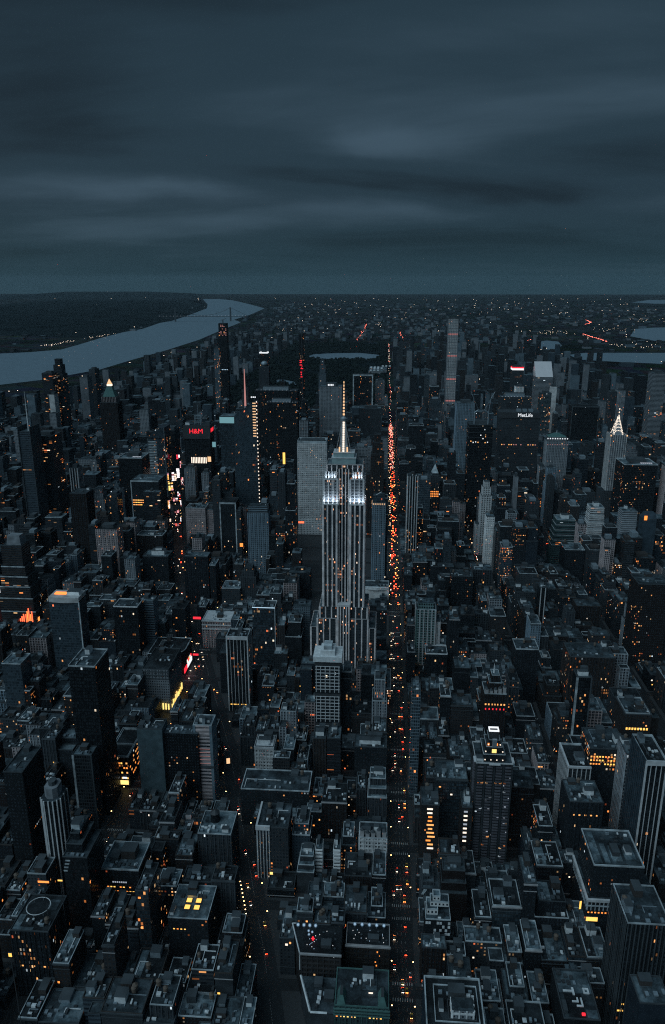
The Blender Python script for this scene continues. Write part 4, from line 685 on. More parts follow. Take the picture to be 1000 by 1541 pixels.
        std(1,zb=zl,par=1.4,copm=COPING)
        for i,(a,b,c,e) in enumerate(((.04,.2,.08,.92),(.26,.36,.1,.6),(.42,.62,.15,.55),(.68,.9,.2,.6))): bx(p,'roof_deck',x0+w*a,x0+w*b,d*c,d*e,z,z+.5+i*.2,ROOF[2])
        bulk(p,x0+w*.44,x0+w*.58,d*.25,d*.5,z+.9,z+5,DARKM); bulk(p,x0+w*.72,x0+w*.84,d*.3,d*.5,z+1,z+4,WHITE); units(p,x0+w*.3,x1-2,d*.65,d-3,z,8,rnd)
    elif rf=='court':
        walls(p,x0,x1,0,d,0,z,style,tint); skin(p,style,tint,x0,x1,0,d,0,z); roof(p,x0+.02,x1-.02,.02,d-.02,z-.02,0)
        ring(p,'parapet',x0,x1,0,d,z,1.4,.9,COPING); ring(p,'inner_curb',x0+6,x1-3,4,d-6,z,.9,.5,COPING); ring(p,'inner_curb',x0+15,x1-5,6,d*.55,z,.9,.4,COPG)
        walls(p,x0+17,x1-7,7,d*.45,z,z+7,'whitegrid','g3',name='penthouse'); skin(p,'whitegrid','w1',x0+17,x1-7,7,d*.45,z,z+7); roof(p,x0+17.1,x1-7.1,7.1,d*.45-.1,z+7,1,'penthouse_roof')
        bulk(p,x0+16,x0+27,d*.58,d*.78,z,z+5,COPG); bulk(p,x0+9,x0+12,d*.3,d*.5,z,z+3,WHITE); units(p,x0+8,x1-5,d*.6,d-8,z,12,rnd,(WHITE,WHITE,METAL))
    elif rf=='checker' or style=='check':
        std(2,copm=COPING,body=False); walls(p,x0,x1,0,d,0,z,'plain','g1')
        for k in range(11):
            for i in range(9):
                if (i+k+rnd.randint(0,1))%2: bx(p,'white_panel',x0+w*i/9+.1,x0+w*(i+1)/9-.3,-.25,.02,z-4-k*3.6,z-1.6-k*3.6,WHITE)
        tiers([(x0+1,x0+w*.5,d*.3,d,z,z+5),(x0+w*.2,x1-1,d*.5,d,z+5,z+9),(x0+w*.3,x0+w*.6,d*.6,d,z+9,z+13)],2); units(p,x0+1,x1-1,1,d*.28,z,6,rnd,(WHITE,))
    elif rf=='marks':
        std(1,copm=COPG)
        bx(p,'roof_deck',x0+1,x1-1,d*.52,d*.96,z,z+.25,ROOF[2]); bx(p,'roof_deck',x1-8,x1-.8,1.5,8,z,z+.3,ROOF[2]); bx(p,'dark_deck',x0+4,x1-9,2,d*.5,z,z+.15,ROOF[0])
        for b in ([(x0+4,x0+10.2,21,22.3),(x0+10.2,x0+11.6,18.6,24.4)],[(x0+18,x0+19.2,20,24.5),(x0+19.2,x0+22,23.4,24.5),(x0+19.2,x0+22,20,21),(x0+21,x0+22,21,23.4)],[(x0+8.5,x0+13,13,14),(x0+12,x0+13,14,16.5),(x0+11,x0+15.6,9.6,10.7),(x0+14.5,x0+15.6,10.7,16.5)]):
            q=MB()
            for a0,a1,c0,c1 in b: q.box(a0,a1,c0,c1,z+.3,z+1.1,bottom=True)
            q.build('roof_letter',WHITE,p)
        bx(p,'red_lamp',x0+13,x0+15.2,3,4.4,z+.2,z+1.6,EM['red']); units(p,x0+1,x1-9,25,d-2,z+.3,7,rnd); bulk(p,x0+.8,x0+3.4,4,12,z,z+3,COPG)
    elif rf=='ring':
        std(0,copm=COPG); b=MB(); n=40; r=9.0
        for i in range(n):
            a0,a1=2*math.pi*i/n,2*math.pi*(i+1)/n; b.bar((-2+r*math.cos(a0),22+r*math.sin(a0),z+3),(-2+r*math.cos(a1),22+r*math.sin(a1),z+3),.32,4)
        o=b.build('roof_ring',WHITE,p); q=MB()
        for i in range(8):
            a0=2*math.pi*i/8; q.box(-2+r*math.cos(a0)-.15,-2+r*math.cos(a0)+.15,22+r*math.sin(a0)-.15,22+r*math.sin(a0)+.15,z,z+3)
        q.build('ring_post',METAL,o)
        bx(p,'roof_deck',x0+1,x0+6,1,16,z,z+.4,ROOF[2]); bx(p,'roof_deck',x0+6,x0+17,1,4,z,z+.4,ROOF[2]); bx(p,'roof_deck',x1-11,x1-3,22,32,z,z+.3,ROOF[1]); units(p,x0+8,x1-1,5,12,z,10,rnd); tank(p,x1-4,8,z)
        warmrow(p,x0+2,x1-2,y0,y1,z-34,1.2,3,EM['warm'],.2)
    elif rf=='skyl':
        std(2,copm=COPING,par=.9)
        for i in range(2):
            for j in range(2):
                a=-w*.16+i*w*.24; c=d*.26+j*d*.2
                o=bx(p,'skylight_curb',a-.3,a+w*.13+.3,c-.3,c+d*.12+.3,z,z+.9,COPG)
                MB().prism([(a,c),(a+w*.13,c),(a+w*.13,c+d*.12),(a,c+d*.12)],z+.9,z+1.9,pts2=[(a+.6,c+.8),(a+w*.13-.6,c+.8),(a+w*.13-.6,c+d*.12-.8),(a+.6,c+d*.12-.8)]).build('lit_glass',EM['amber'],o)
        topstuff(p,x0+1,x1-1,d*.55,d-.5,z,rnd,8,0,2); bulk(p,x0+1,x0+4,3,12,z,z+3,WHITE)
        for i in range(8):
            if rnd.random()<.7: litwin(p,'S',x0+4+i*3,z-11,1.4,.9,EM[rnd.choice(('orange','amber'))],x0,x1,y0,y1)
    elif rf in('bulbs','bulbs2'):
        if rf=='bulbs':
            pts=[(x0,0),(x1,0),(x1,d),(x0-9,d)]; m,pi,fh=FAC['grid']; MB().prism(pts,0,z,T,pi,fh,top=False).build('walls',m,p); MB().prism(pts,z-.5,z-.02).build('roof',ROOF[0],p); skin(p,'whitegrid','n3',x0+.5,x1,0,d,z*.45,z-1)
            b=MB(); b.bar((x0-.2,0,z+.4),(x0-9,d,z+.4),.55,4); b.bar((x0-9,d,z+.4),(x0-6,d+.3,z+.4),.55,4); b.bar((x0-.2,-.3,z+.4),(x0-.2,-.3,z-16),.45,4); b.build('wall_coping',WHITE,p)
        else: std(0,copm=STONE,par=1.2)
        MB().box(x0-.7,x1+.7,-.9,.4,z-1.0,z+.4,bottom=True).build('cornice',STONE,p)
        n=5 if rf=='bulbs2' else 4
        def globe(gx,gy,r,m='bulb'):
            o=MB().ball((gx,gy,z+2.2+r),r,6).build('glass_globe',GLASSG,p); MB().ball((gx,gy,z+2.2+r),r*.62,4).build('lamp',EM[m],o); MB().cyl(gx,gy,.12,z,z+2.25,6).build('stand',METAL,o)
        for i in range(n): globe(x0+(-4 if rf=='bulbs' else 3)+i*(w*.15 if rf=='bulbs' else w*.17)+(w*.1 if rf=='bulbs2' else 0),d-4.5,1.55)
        if rf=='bulbs':
            globe(x0+5,d-9.5,1.1); globe(x0+8,d-10.5,1.1); globe(x0+5.6,d-13,1.1)
            bx(p,'red_sign',x0+8.5,x0+9.6,d-16,d-15.7,z+.5,z+4.2,EM['red']); bx(p,'red_sign',x0+7.6,x0+10.4,d-16.1,d-15.8,z+2,z+2.8,EM['red'])
            pass
        else: bx(p,'red_sign',x0-3.6,x0-1.8,d-7,d-6.6,z+1,z+2.6,EM['red'])
        for i in range(16): a=rnd.uniform(x0+2,x1-2); c=rnd.uniform(3,d-7); bx(p,'table_lamp',a,a+.4,c,c+.4,z+.9,z+1.3,EM['white' if rnd.random()<.6 else 'bulb'])
        for i in range(7): a=rnd.uniform(x0+12,x1-2); c=rnd.uniform(4,d-6); b=MB(); b.cyl(a,c,.9,z+.7,z+.8,10); b.cyl(a,c,.1,z,z+.7,6); b.build('bar_table',COPG,p)
        bulk(p,x0+w*.5,x0+w*.75,d*.2,d*.42,z,z+3,DARKM)
        if rf=='bulbs2': 
            for i in range(6): litwin(p,'S',x0+w*.62+rnd.uniform(0,6),z-6-i*3.4,.9,1.4,EM['orange'],x0,x1,y0,y1)
    elif rf=='wedge':
        pts=[(x0+8,0),(x1+2,0),(x1+2,d),(x0-2,d)]
        MB().prism(pts,0,z,T,4,4,top=False).build('walls',PLAIN,p); MB().prism(pts,z-.6,z-.05).build('roof',ROOF[1],p)
        b=MB(); b.bar((x0+8,0,z+.5),(x0-2,d,z+.5),.95,4); b.bar((x0+8,0,z+.5),(x1-4,0,z+.5),.95,4); b.build('parapet',WHITE,p)
        bulk(p,x0+9,x0+15,d*.7,d*.92,z,z+3,COPG); units(p,x0+10,x1-1,3,d*.6,z,6,rnd); bulk(p,x1-7,x1,d*.3,d*.55,z,z+3.5,DARKM)
    elif rf=='green':
        std(1,copm=COPPER)
        for a in (x0+1.5,x1-8):
            MB().prism([(a,0.5),(a+6.5,.5),(a+6.5,13),(a,13)],z,z+7,pts2=[(a+2,3),(a+4.5,3),(a+4.5,11),(a+2,11)]).build('mansard_roof',COPPER,p); bx(p,'mansard_top',a+2.2,a+4.3,3.2,10.8,z+7,z+7.5,DARKM)
        for k in range(3): bx(p,'green_cornice',x0-.8,x1+.8,-1.2+k*.2,.3,z-2.2-k*3,z-1.4-k*3,COPPER)
        bx(p,'roof_deck',x0+w*.5,x1-9,d*.45,d*.85,z,z+.4,ROOF[2]); topstuff(p,x0+9,x1-9,14,d-1,z,rnd,9,0,1); bx(p,'roof_lamp',x0+w*.62,x0+w*.7,d*.35,d*.37,z+.4,z+1,EM['mast'])
        for i in range(14): a=x0+1+i*(w-2)/14; litwin(p,'S',a,z-10,1.3,1.5,EM[rnd.choice(('amber','orange','warm','yellow'))],x0,x1,y0,y1) if rnd.random()<.75 else None
    elif rf=='crown':
        std(1,copm=STONEW,par=1.2)
        bx(p,'coping_bay',-5,5,-2.2,-.6,z,z+1.2,STONEW); bx(p,'coping_bay',x0-1.6,x0,2,10,z,z+1.2,STONEW); bx(p,'coping_bay',x1,x1+1.6,2,10,z,z+1.2,STONEW)
        sp=[(.2,4,8,0,7),(.28,7,9,7,13),(.35,9,11,13,19)]
        for a,c,e,z0_,z1_ in sp:
            walls(p,x0+w*a,x1-w*a,c,d-c,z+z0_,z+z1_,'dark','g1',name='crown_tier'); roof(p,x0+w*a,x1-w*a,c,d-c,z+z1_,1,'tier_roof'); ring(p,'tier_coping',x0+w*a,x1-w*a,c,d-c,z+z1_,.5,.4,COPING)
        for i in range(4): a=x0+w*.25+i*w*.16; MB().ball((a,3.2,z+2.2),.55,5).build('crown_lamp',EM['mast'],p)
        for a,c,zz in ((x0+w*.27,7,9),(x1-w*.27,7,9),(x0+w*.34,9,15),(x1-w*.34,9,15)): MB().ball((a,c-.8,z+zz),.6,5).build('crown_lamp',EM['mast'],p)
        bx(p,'lit_niche',-2,2,6.2,6.95,z+7.6,z+11,EM['yellow']); bx(p,'lit_niche',-6,-4.5,8.2,8.95,z+14,z+16,EM['orange']); bx(p,'lit_niche',1,3.2,8.2,8.95,z+14,z+16,EM['orange'])
        bx(p,'chimney',-2,2,6.2,8.8,z+13,z+21,METAL)
        o=bx(p,'lantern_house',-4.4,4.4,d/2-3,d/2+3,z+19,z+25,DARKM); ring(o,'white_ring',-4.6,4.6,d/2-3.4,d/2+3.4,z+25,1.3,1.0,EM['white'])
        bulk(p,x0+.8,x0+7,3,9,z,z+3.4,WHITE)
        for i in range(14): litwin(p,'S',x0+rnd.randint(0,10)*3+1,z-6-rnd.random()*80,1.7,1.4,EM['dimwhite' if rnd.random()<.8 else 'warm'],x0,x1,y0-.05,y1)
    else:
        std(); topstuff(p,x0,x1,y0,y1,z,rnd,5,0,1)
    return p
# clear glass of the rooftop globes
GLASSG, _nt = newmat('globe_glass')
_b = nd(_nt,'ShaderNodeBsdfPrincipled'); _b.inputs['Base Color'].default_value=(.5,.65,.75,1); _b.inputs['Roughness'].default_value=.08; _b.inputs['Alpha'].default_value=.35
out(_nt,_b.outputs[0])

def filler(k, look, near, x0,x1,y0,y1,z, style, tint, tone, shape, bulks, tanks, nun, lit, seed):
    rnd=random.Random(seed); w=x1-x0; d=y1-y0
    kindname={'o':'office_building','a':'apartment_building','l':'loft_building'}[k]; label=look+' '+ANCHOR[near]
    p=root(kindname,((x0+x1)/2,y0,0),label,'building','blocks between the avenues')
    a,b=-w/2,w/2; rear=y0>1250
    def body(a,b,c,e,zb,zt,tn=tone):
        walls(p,a,b,c,e,zb,zt,style,tint)
        roof(p,a+.02,b-.02,c+.02,e-.02,zt-.02,tn); ring(p,'parapet',a,b,c,e,zt,rnd.uniform(.7,1.4),.45,rnd.choice((COPG,COPG,COPING,BRICKP,COPING)))
        if style in('pier','whitegrid','bands','stripe') : skin(p,'pier',tint,a,b,c,e,zb,zt)
    if shape==1:
        z1=z*rnd.uniform(.68,.86); s=rnd.uniform(.1,.2); body(a,b,0,d,0,z1); a2,b2,c2,e2=a+w*s,b-w*s*rnd.uniform(.2,1),d*rnd.uniform(.1,.3),d
        body(a2,b2,c2,e2,z1,z); top=(a2,b2,c2,e2)
        if not rear: units(p,a+.6,b-.6,.5,c2-.3,z1,3,rnd)
    elif shape==2:
        c=rnd.uniform(.35,.65); g=rnd.uniform(.3,.5)
        body(a,b,d*g,d,0,z); 
        if rnd.random()<.5: body(a,a+w*c,0,d*g-.02,0,z*rnd.uniform(.75,.97)); 
        else: body(b-w*c,b,0,d*g-.02,0,z*rnd.uniform(.75,.97))
        top=(a,b,d*g,d)
    else: body(a,b,0,d,0,z); top=(a,b,0,d)
    if rear:
        if bulks: bulk(p,top[0]+w*.2,top[1]-w*.25,top[2]+(top[3]-top[2])*.35,top[3]-3,z,z+rnd.uniform(3,7),rnd.choice((COPG,METAL,BRICKP)),cap=False)
        if tanks: tank(p,rnd.uniform(top[0]+2.5,top[1]-2.5),top[2]+3.5,z)
    else:
        topstuff(p,*top,z,rnd,nun,tanks,bulks)
        if rnd.random()<.45 and w>14: bx(p,'roof_deck',top[0]+1.2,top[0]+1.2+w*rnd.uniform(.2,.4),top[2]+1.5,top[3]-1.5,z,z+.12,ROOF[(tone+rnd.choice((1,2)))%3])
        if y0<900 and style!='pier':
            for f in (.22,.9): 
                if rnd.random()<.6 and shape==0: MB().box(a-.3,b+.3,-.35,.2,z*f,z*f+.5,bottom=True).build('string_course',rnd.choice((STONE,COPG)),p)
        if shape==0 and rnd.random()<.5: MB().box(a-.6,b+.6,-.8,.3,z-1.1,z+.1,bottom=True).build('cornice',rnd.choice((STONE,COPG,COPG)),p)
    for k in range(lit):
        f='S'; wd=rnd.uniform(1,2.2)
        litwin(p,f,rnd.uniform(a+1,b-1-wd),rnd.uniform(z*.25,z*.92) if shape!=2 else z*rnd.uniform(.4,.9),wd,rnd.uniform(1.2,1.9),EM[rnd.choice(('warm','orange','amber','warm','mast'))],a,b,0 if shape!=2 else d*.001,d) if shape==0 else None
    return p
for a in [
('park432', 'residential_tower', 'grid', 'w2', 34.4, 32.0, 412.6, 216.4, 2774.6, 'plain', 'very tall slim square concrete tower with four glowing mechanical floors'),
('one57', 'residential_tower', 'glass', 'b3', 26.8, 28.0, 262.5, -248.7, 2830.9, 'step', 'slim stepped blue glass tower at the near edge of the dark park'),
('steinway', 'residential_tower', 'dark', 'd1', 16.9, 20.0, 357.4, -323.5, 2822.8, 'red', 'thin unfinished dark tower marked by a column of red lights before the park'),
('cptower', 'residential_tower', 'dark', 'd2', 29.6, 32.0, 389.7, -617.8, 2855.0, 'site', 'tall unfinished dark tower with pinkish lit open floors near its top'),
('paleslab', 'residential_tower', 'glass', 'b3', 19.4, 26.0, 307.9, -626.2, 2774.6, 'plain', 'narrow pale glass slab tower close beside the unfinished dark tower'),
('solow', 'office_tower', 'dark', 'd1', 72.9, 40.0, 210.8, -99.0, 2830.9, 'frame', 'broad black office tower outlined by a pale frame on three edges'),
('gmslab', 'office_tower', 'pier', 'g3', 32.4, 50.0, 180.7, -37.2, 2903.2, 'plain', 'mid grey ribbed slab tower between the black framed tower and the bright avenue'),
('rockslab', 'office_tower', 'pier', 'g3', 65.2, 45.0, 248.0, -174.1, 2211.8, 'crownlit', 'big grey ribbed slab tower with small white lights along its roof'),
('intl', 'office_tower', 'pier', 'g2', 65.7, 40.0, 173.0, -61.1, 2292.2, 'plain', 'broad dull grey stone tower just behind the lit mast'),
('sixthslab', 'office_tower', 'pier', 'd2', 117.8, 40.0, 250.5, -316.4, 2099.2, 'bulk', 'very wide dark flat topped office slab beyond the pink spire tower'),
('sixthslab2', 'office_tower', 'dark', 'd2', 83.8, 30.0, 228.9, -291.5, 2026.9, 'bulk', 'dark office slab standing in front of the wider flat topped slab'),
('newt', 'office_tower', 'glass', 'd3', 33.7, 40.0, 243.9, -375.1, 1713.3, 'cyan', 'dark glass tower with a glowing cyan rooftop band'),
('cityspire', 'residential_tower', 'pier', 'g2', 35.2, 30.0, 251.6, -442.9, 2694.2, 'dome', 'slim grey tower with a small pale dome'),
('whiteroof', 'office_tower', 'dark', 'd2', 29.2, 30.0, 289.6, -460.7, 2806.8, 'lit', 'narrow dark tower with a bright white roof edge beyond the dome'),
('astor', 'office_tower', 'glass', 'b1', 41.3, 55.0, 171.2, -572.3, 1809.8, 'edgec', 'dark blue glass tower with pale edge lines left of the glowing billboards'),
('marriott', 'hotel', 'strip', 'd3', 22.3, 50.0, 175.9, -559.5, 1890.2, 'plain', 'dark hotel slab behind the glass tower at the glowing billboards'),
('paleblade', 'office_building', 'pier', 'g3', 23.4, 26.0, 125.1, -464.3, 1697.2, 'plain', 'pale grey narrow slab right beside the glowing billboards'),
('paleblade2', 'office_building', 'pier', 'g3', 15.3, 26.0, 120.7, -422.4, 1673.1, 'plain', 'smaller pale grey slab second from the glowing billboards'),
('silver1', 'residential_tower', 'strip', 'd1', 37.3, 40.0, 237.6, -1168.9, 2565.6, 'plain', 'dark riverside apartment tower, the lower of the dark pair'),
('silver2', 'residential_tower', 'strip', 'd1', 37.7, 40.0, 279.9, -1152.3, 2613.8, 'step', 'dark stepped riverside tower, the taller of the dark pair by the water'),
('rivslab1', 'residential_tower', 'strip', 'g3', 30.4, 45.0, 195.5, -1139.0, 2806.8, 'plain', 'grey flat slab tower near the river, shorter of two alike'),
('rivslab2', 'residential_tower', 'strip', 'g2', 23.4, 45.0, 216.1, -1135.8, 2887.2, 'plain', 'taller grey slab tower near the river beside the shorter one'),
('whitesliv', 'residential_tower', 'grid', 'w1', 17.0, 30.0, 200.5, -1052.9, 2324.4, 'plain', 'small bright white slab tower amid dark riverside blocks'),
('metlife', 'office_tower', 'grid', 'g2', 94.3, 42.0, 242.1, 302.1, 1825.9, 'sign', 'very wide grey gridded slab tower with white lettering along its top'),
('behindmet', 'office_tower', 'grid', 'g2', 78.0, 35.0, 257.3, 314.7, 1970.6, 'bulk', 'wide grey office block rising right behind the lettered slab'),
('vander', 'office_tower', 'dark', 'd1', 51.8, 45.0, 237.0, 194.9, 1681.2, 'cranes', 'unfinished black tower topped by two tall pale construction cranes'),
('bluegrey', 'office_tower', 'pier', 'b3', 45.1, 40.0, 242.0, 187.9, 1962.6, 'plain', 'blue grey ribbed tower left of the tower with cranes'),
('citi', 'office_tower', 'strip', 'g3', 54.6, 48.0, 242.6, 492.9, 2525.4, 'slant', 'pale banded tower with a steep slanted bright roof face'),
('citilow', 'office_building', 'glass', 't2', 34.0, 30.0, 210.4, 474.2, 2388.7, 'plain', 'lower teal glass block in front of the slanted roof tower'),
('pinktop', 'office_tower', 'grid', 'g2', 37.0, 35.0, 264.3, 422.4, 2613.8, 'pinktop', 'grey tower with a glowing pink and white band round its top'),
('whitesm', 'residential_tower', 'pier', 'w1', 23.8, 25.0, 233.0, 389.5, 2364.6, 'plain', 'little white ribbed tower below the tower with a pink top'),
('whiteblade', 'residential_tower', 'plain', 'w1', 16.6, 30.0, 218.3, 518.2, 2485.2, 'plain', 'thin blank white slab just right of the slanted roof tower'),
('domerow', 'office_building', 'pier', 'g3', 49.2, 35.0, 178.1, 391.2, 1809.8, 'crownlit', 'ornate grey stone tower with a row of white lights round its crown'),
('dslab', 'office_tower', 'dark', 'd2', 72.7, 40.0, 211.9, 529.3, 2123.4, 'frame', 'broad dark slab tower with a thin pale outline, left of the lit spire'),
('slimg1', 'residential_tower', 'pier', 'g2', 21.1, 28.0, 225.0, 657.7, 2324.4, 'plain', 'slim dark grey apartment tower rising left behind the lit arched spire'),
('slimg2', 'residential_tower', 'pier', 'g3', 22.2, 28.0, 213.0, 716.5, 2445.0, 'plain', 'slim grey apartment tower directly behind the lit arched spire'),
('edgeblk', 'residential_tower', 'strip', 'g3', 39.2, 45.0, 271.5, 811.8, 2404.8, 'plain', 'plain grey apartment block at the far right edge below the water'),
('socony', 'office_building', 'grid', 'd2', 67.5, 60.0, 179.0, 508.5, 1568.6, 'slab', 'wide dark office block with pale roof rim, right of the arched spire tower'),
('pershq', 'office_building', 'grid', 'g3', 28.1, 35.0, 179.4, 551.7, 1761.6, 'step', 'small pale stepped block right behind the arched spire tower'),
('nyt', 'office_tower', 'strip', 'b2', 24.5, 46.0, 253.0, -729.1, 1456.0, 'mast', 'blue grey screened tower carrying a thin white rooftop mast'),
('nytb', 'office_tower', 'strip', 'd3', 43.6, 50.0, 233.5, -720.0, 1508.3, 'plain', 'darker broad tower joined close behind the mast tower with red lit floors'),
('wwp', 'office_tower', 'pier', 'n1', 51.1, 40.0, 202.6, -813.8, 2163.6, 'pyramid', 'brown masonry tower under a pyramid roof with a glowing orange tip'),
('grace', 'office_tower', 'whitegrid', 'w2', 63.5, 40.0, 203.4, -172.6, 1624.9, 'cap', 'broad white gridded slab tower with a flat cap'),
('five00', 'office_tower', 'pier', 'n2', 28.0, 30.0, 227.5, -30.6, 1600.8, 'step', 'stepped grey masonry tower left beside the bright avenue'),
('four25', 'residential_tower', 'pier', 'b3', 23.1, 22.0, 169.0, -23.4, 1287.2, 'oring', 'slim blue ribbed tower with an orange lit ring under its top'),
('five425base', 'office_building', 'plain', 'w1', 43.1, 30.0, 23.8, -24.6, 1255.0, 'rim', 'low block with a pale white rim at the foot of the slim blue tower'),
('stripetower', 'residential_tower', 'stripe', 'd2', 19.9, 22.0, 187.5, 38.7, 1407.8, 'plain', 'slim dark tower with four bright white vertical stripes'),
('pyrsmall', 'office_building', 'pier', 'g2', 18.1, 22.0, 145.5, 92.3, 1584.7, 'pyr', 'little dark tower topped by a small pale pyramid roof'),
('whitetwin1', 'office_building', 'stripe', 'w1', 21.0, 24.0, 153.6, 191.0, 1504.3, 'step', 'bright white slim ribbed tower with stepped top'),
('whitetwin2', 'office_building', 'whitegrid', 'w1', 14.9, 26.0, 113.3, 186.7, 1399.8, 'plain', 'short white gridded sliver tower just below the white ribbed tower'),
('bladeg', 'residential_tower', 'plain', 'g3', 6.6, 22.0, 161.5, 251.4, 1520.4, 'plain', 'thin pale grey blade of a tower standing alone among black blocks'),
('ziggurat', 'office_building', 'bands', 'w2', 24.3, 28.0, 133.2, 384.6, 1407.8, 'zig', 'small ziggurat building in white and dark bands'),
('bands2', 'office_building', 'bands', 'g3', 26.5, 28.0, 129.1, 442.3, 1399.8, 'plain', 'grey banded block right of the white ziggurat'),
('blueslab', 'residential_tower', 'plain', 'b2', 23.0, 24.0, 133.9, 457.4, 1335.4, 'flare', 'blank blue grey slab tower with one orange light at its top'),
('teallayers', 'office_building', 'bands', 't2', 35.2, 35.0, 97.4, 337.3, 1440.0, 'zig', 'teal stepped office block with pale floor bands'),
('roofstuff', 'office_building', 'grid', 'g1', 35.5, 40.0, 70.5, 334.0, 1343.5, 'busy', 'squat grey block with a crowded pale roof right of the yellow lit corner'),
('glassbox', 'office_tower', 'grid', 'd3', 58.8, 55.0, 143.9, -508.9, 1504.3, 'orangefl', 'boxy dark glass tower with a pale corner edge and orange lit floors'),
('glassbox2', 'office_tower', 'strip', 'g1', 34.4, 16.0, 129.0, -485.6, 1472.1, 'plain', 'grey banded wing in front of the dark glass box'),
('slopehead', 'office_tower', 'dark', 'd2', 53.8, 55.0, 165.1, -574.9, 1616.8, 'slab', 'dark blank tower with a pale flat roof left of the glass box'),
('brownm', 'office_tower', 'pier', 'n1', 31.6, 35.0, 161.9, -581.6, 1335.4, 'plain', 'plain brown masonry tower with scattered orange windows'),
('stripebehind', 'residential_tower', 'stripe', 'd3', 17.1, 25.0, 164.3, -663.8, 1520.4, 'plain', 'dark tower with white stripes rising behind the brown masonry tower'),
('whitesteps', 'office_building', 'pier', 'g3', 26.5, 30.0, 106.5, -632.8, 1560.6, 'step', 'small pale ribbed tower with stepped top right of the brown masonry tower'),
('pinkstone', 'office_building', 'whitegrid', 'p1', 40.7, 35.0, 87.3, -405.4, 1504.3, 'busy', 'pinkish pale stone block with a deep window grid below the billboards'),
('pinkstone2', 'office_building', 'whitegrid', 'p1', 15.5, 35.0, 81.2, -378.1, 1512.3, 'plain', 'narrow pinkish stone wing joined to the right of the pinkish gridded block'),
('litoutline', 'office_building', 'pier', 'd3', 32.3, 40.0, 114.3, -326.8, 1456.0, 'frame', 'dark ribbed tower with pale outlined roof behind the blue slab tower'),
('bryantslab', 'hotel', 'pier', 'b3', 38.0, 24.0, 134.1, -244.3, 1327.4, 'bulk', 'tall pale blue ribbed slab with bulky top left of the brightest tower'),
('gridlow', 'office_building', 'grid', 'g2', 31.2, 35.0, 50.9, -265.4, 1166.6, 'busy', 'low grey gridded block below the pale blue slab'),
('gridlow2', 'office_building', 'pier', 'g2', 25.5, 30.0, 83.9, -237.4, 1174.6, 'step', 'grey ribbed block with a stepped top, between grid block and blue slab'),
('terrace', 'office_building', 'bands', 'n2', 29.6, 30.0, 134.3, -606.1, 1118.4, 'terr', 'terraced brown tower widening in steps to a red lit foot'),
('flare', 'office_building', 'pier', 'g1', 41.6, 24.0, 87.8, -334.4, 1214.8, 'plain', 'dark grey ribbed block right of the bending avenue, amber windows at its foot'),
('setback58', 'office_building', 'pier', 'n2', 49.4, 30.0, 72.1, -461.5, 1367.6, 'busy', 'broad brown stepped block with a lit row near its top'),
('palefr', 'office_building', 'pier', 'g3', 18.0, 26.0, 67.8, -461.9, 1247.0, 'plain', 'narrow pale ribbed block left of the broad brown block'),
('broad61', 'office_building', 'grid', 'g1', 46.6, 34.0, 62.0, -425.7, 1279.2, 'whitebulk', 'grey block with a bright white roof house'),
('curvedgl', 'residential_tower', 'glass', 'b2', 42.5, 26.0, 115.5, -453.2, 949.5, 'redtop', 'wide dark glass tower with a curved pale top and a red lit roof'),
('nelson', 'office_tower', 'dark', 'd1', 34.2, 28.0, 102.9, -373.0, 965.6, 'rim', 'plain black tower with a bright pale roof rim'),
('nelsonw', 'office_tower', 'strip', 'b3', 22.4, 22.0, 97.6, -354.4, 997.8, 'plain', 'pale blue banded wing behind the black tower with a pale rim'),
('cornerlow', 'department_store', 'plain', 'd3', 49.6, 52.0, 36.0, -318.4, 957.6, 'curb', 'low dark department store with a curved outlined roof by the square'),
('signstore', 'department_store', 'paleband', 'g3', 34.9, 60.0, 60.3, -304.9, 869.1, 'signs', 'dark roofed store with pale bands and yellow lit signs along the street'),
('cornice', 'office_building', 'pier', 'p1', 44.1, 35.0, 45.2, -265.4, 1054.0, 'cornice', 'broad stone block with stacked pale cornices right of the square'),
('herald', 'residential_tower', 'whitepier', 'd2', 27.4, 24.0, 105.1, -198.4, 877.2, 'tray', 'dark tower with a white frame and white mullion lines, pale blank side'),
('cyanedge', 'office_tower', 'glass', 'd3', 32.2, 26.0, 97.0, -182.1, 989.7, 'cyanrim', 'dark glass tower with a cyan lit roof edge and bright corner line'),
('triplegrid', 'residential_tower', 'triple', 'w1', 29.7, 26.0, 129.1, -76.0, 788.7, 'whitecap', 'slim pale tower of three stacked white grids under a white cap'),
('tealtower', 'residential_tower', 'stripe', 't1', 27.8, 26.0, 97.4, 47.1, 997.8, 'tealcap', 'teal and white ribbed tower right beside the bright avenue'),
('tealnext', 'office_building', 'dark', 'd2', 29.6, 26.0, 53.6, 60.3, 949.5, 'rim', 'dark block with a white outlined roof before the teal tower'),
('slimglass', 'residential_tower', 'glass', 'b3', 9.0, 26.0, 130.2, 22.6, 716.4, 'plain', 'very slim pale blue glass tower at the right side of the bright avenue'),
('litgrid', 'office_building', 'litgrid', 'd2', 35.3, 30.0, 79.4, 114.7, 1174.6, 'busy', 'dark block whose windows are almost all lit in a neat grid'),
('twolines', 'residential_tower', 'stripe2', 'd1', 10.8, 18.0, 99.2, 226.0, 1086.2, 'plain', 'thin black tower with two bright white vertical lines'),
('flatpale', 'office_building', 'grid', 'g1', 30.0, 30.0, 76.9, 176.4, 925.4, 'rim', 'square grey block with a rimmed pale flat roof'),
('widepale', 'office_building', 'pier', 'n2', 54.7, 40.0, 92.9, 246.9, 877.2, 'busy', 'broad brown block with pale glinting roof sheds'),
('whitecapslim', 'residential_tower', 'edge', 'd1', 16.4, 18.0, 121.6, 209.0, 772.6, 'whitetop', 'thin black tower with a white cap and pale left edge'),
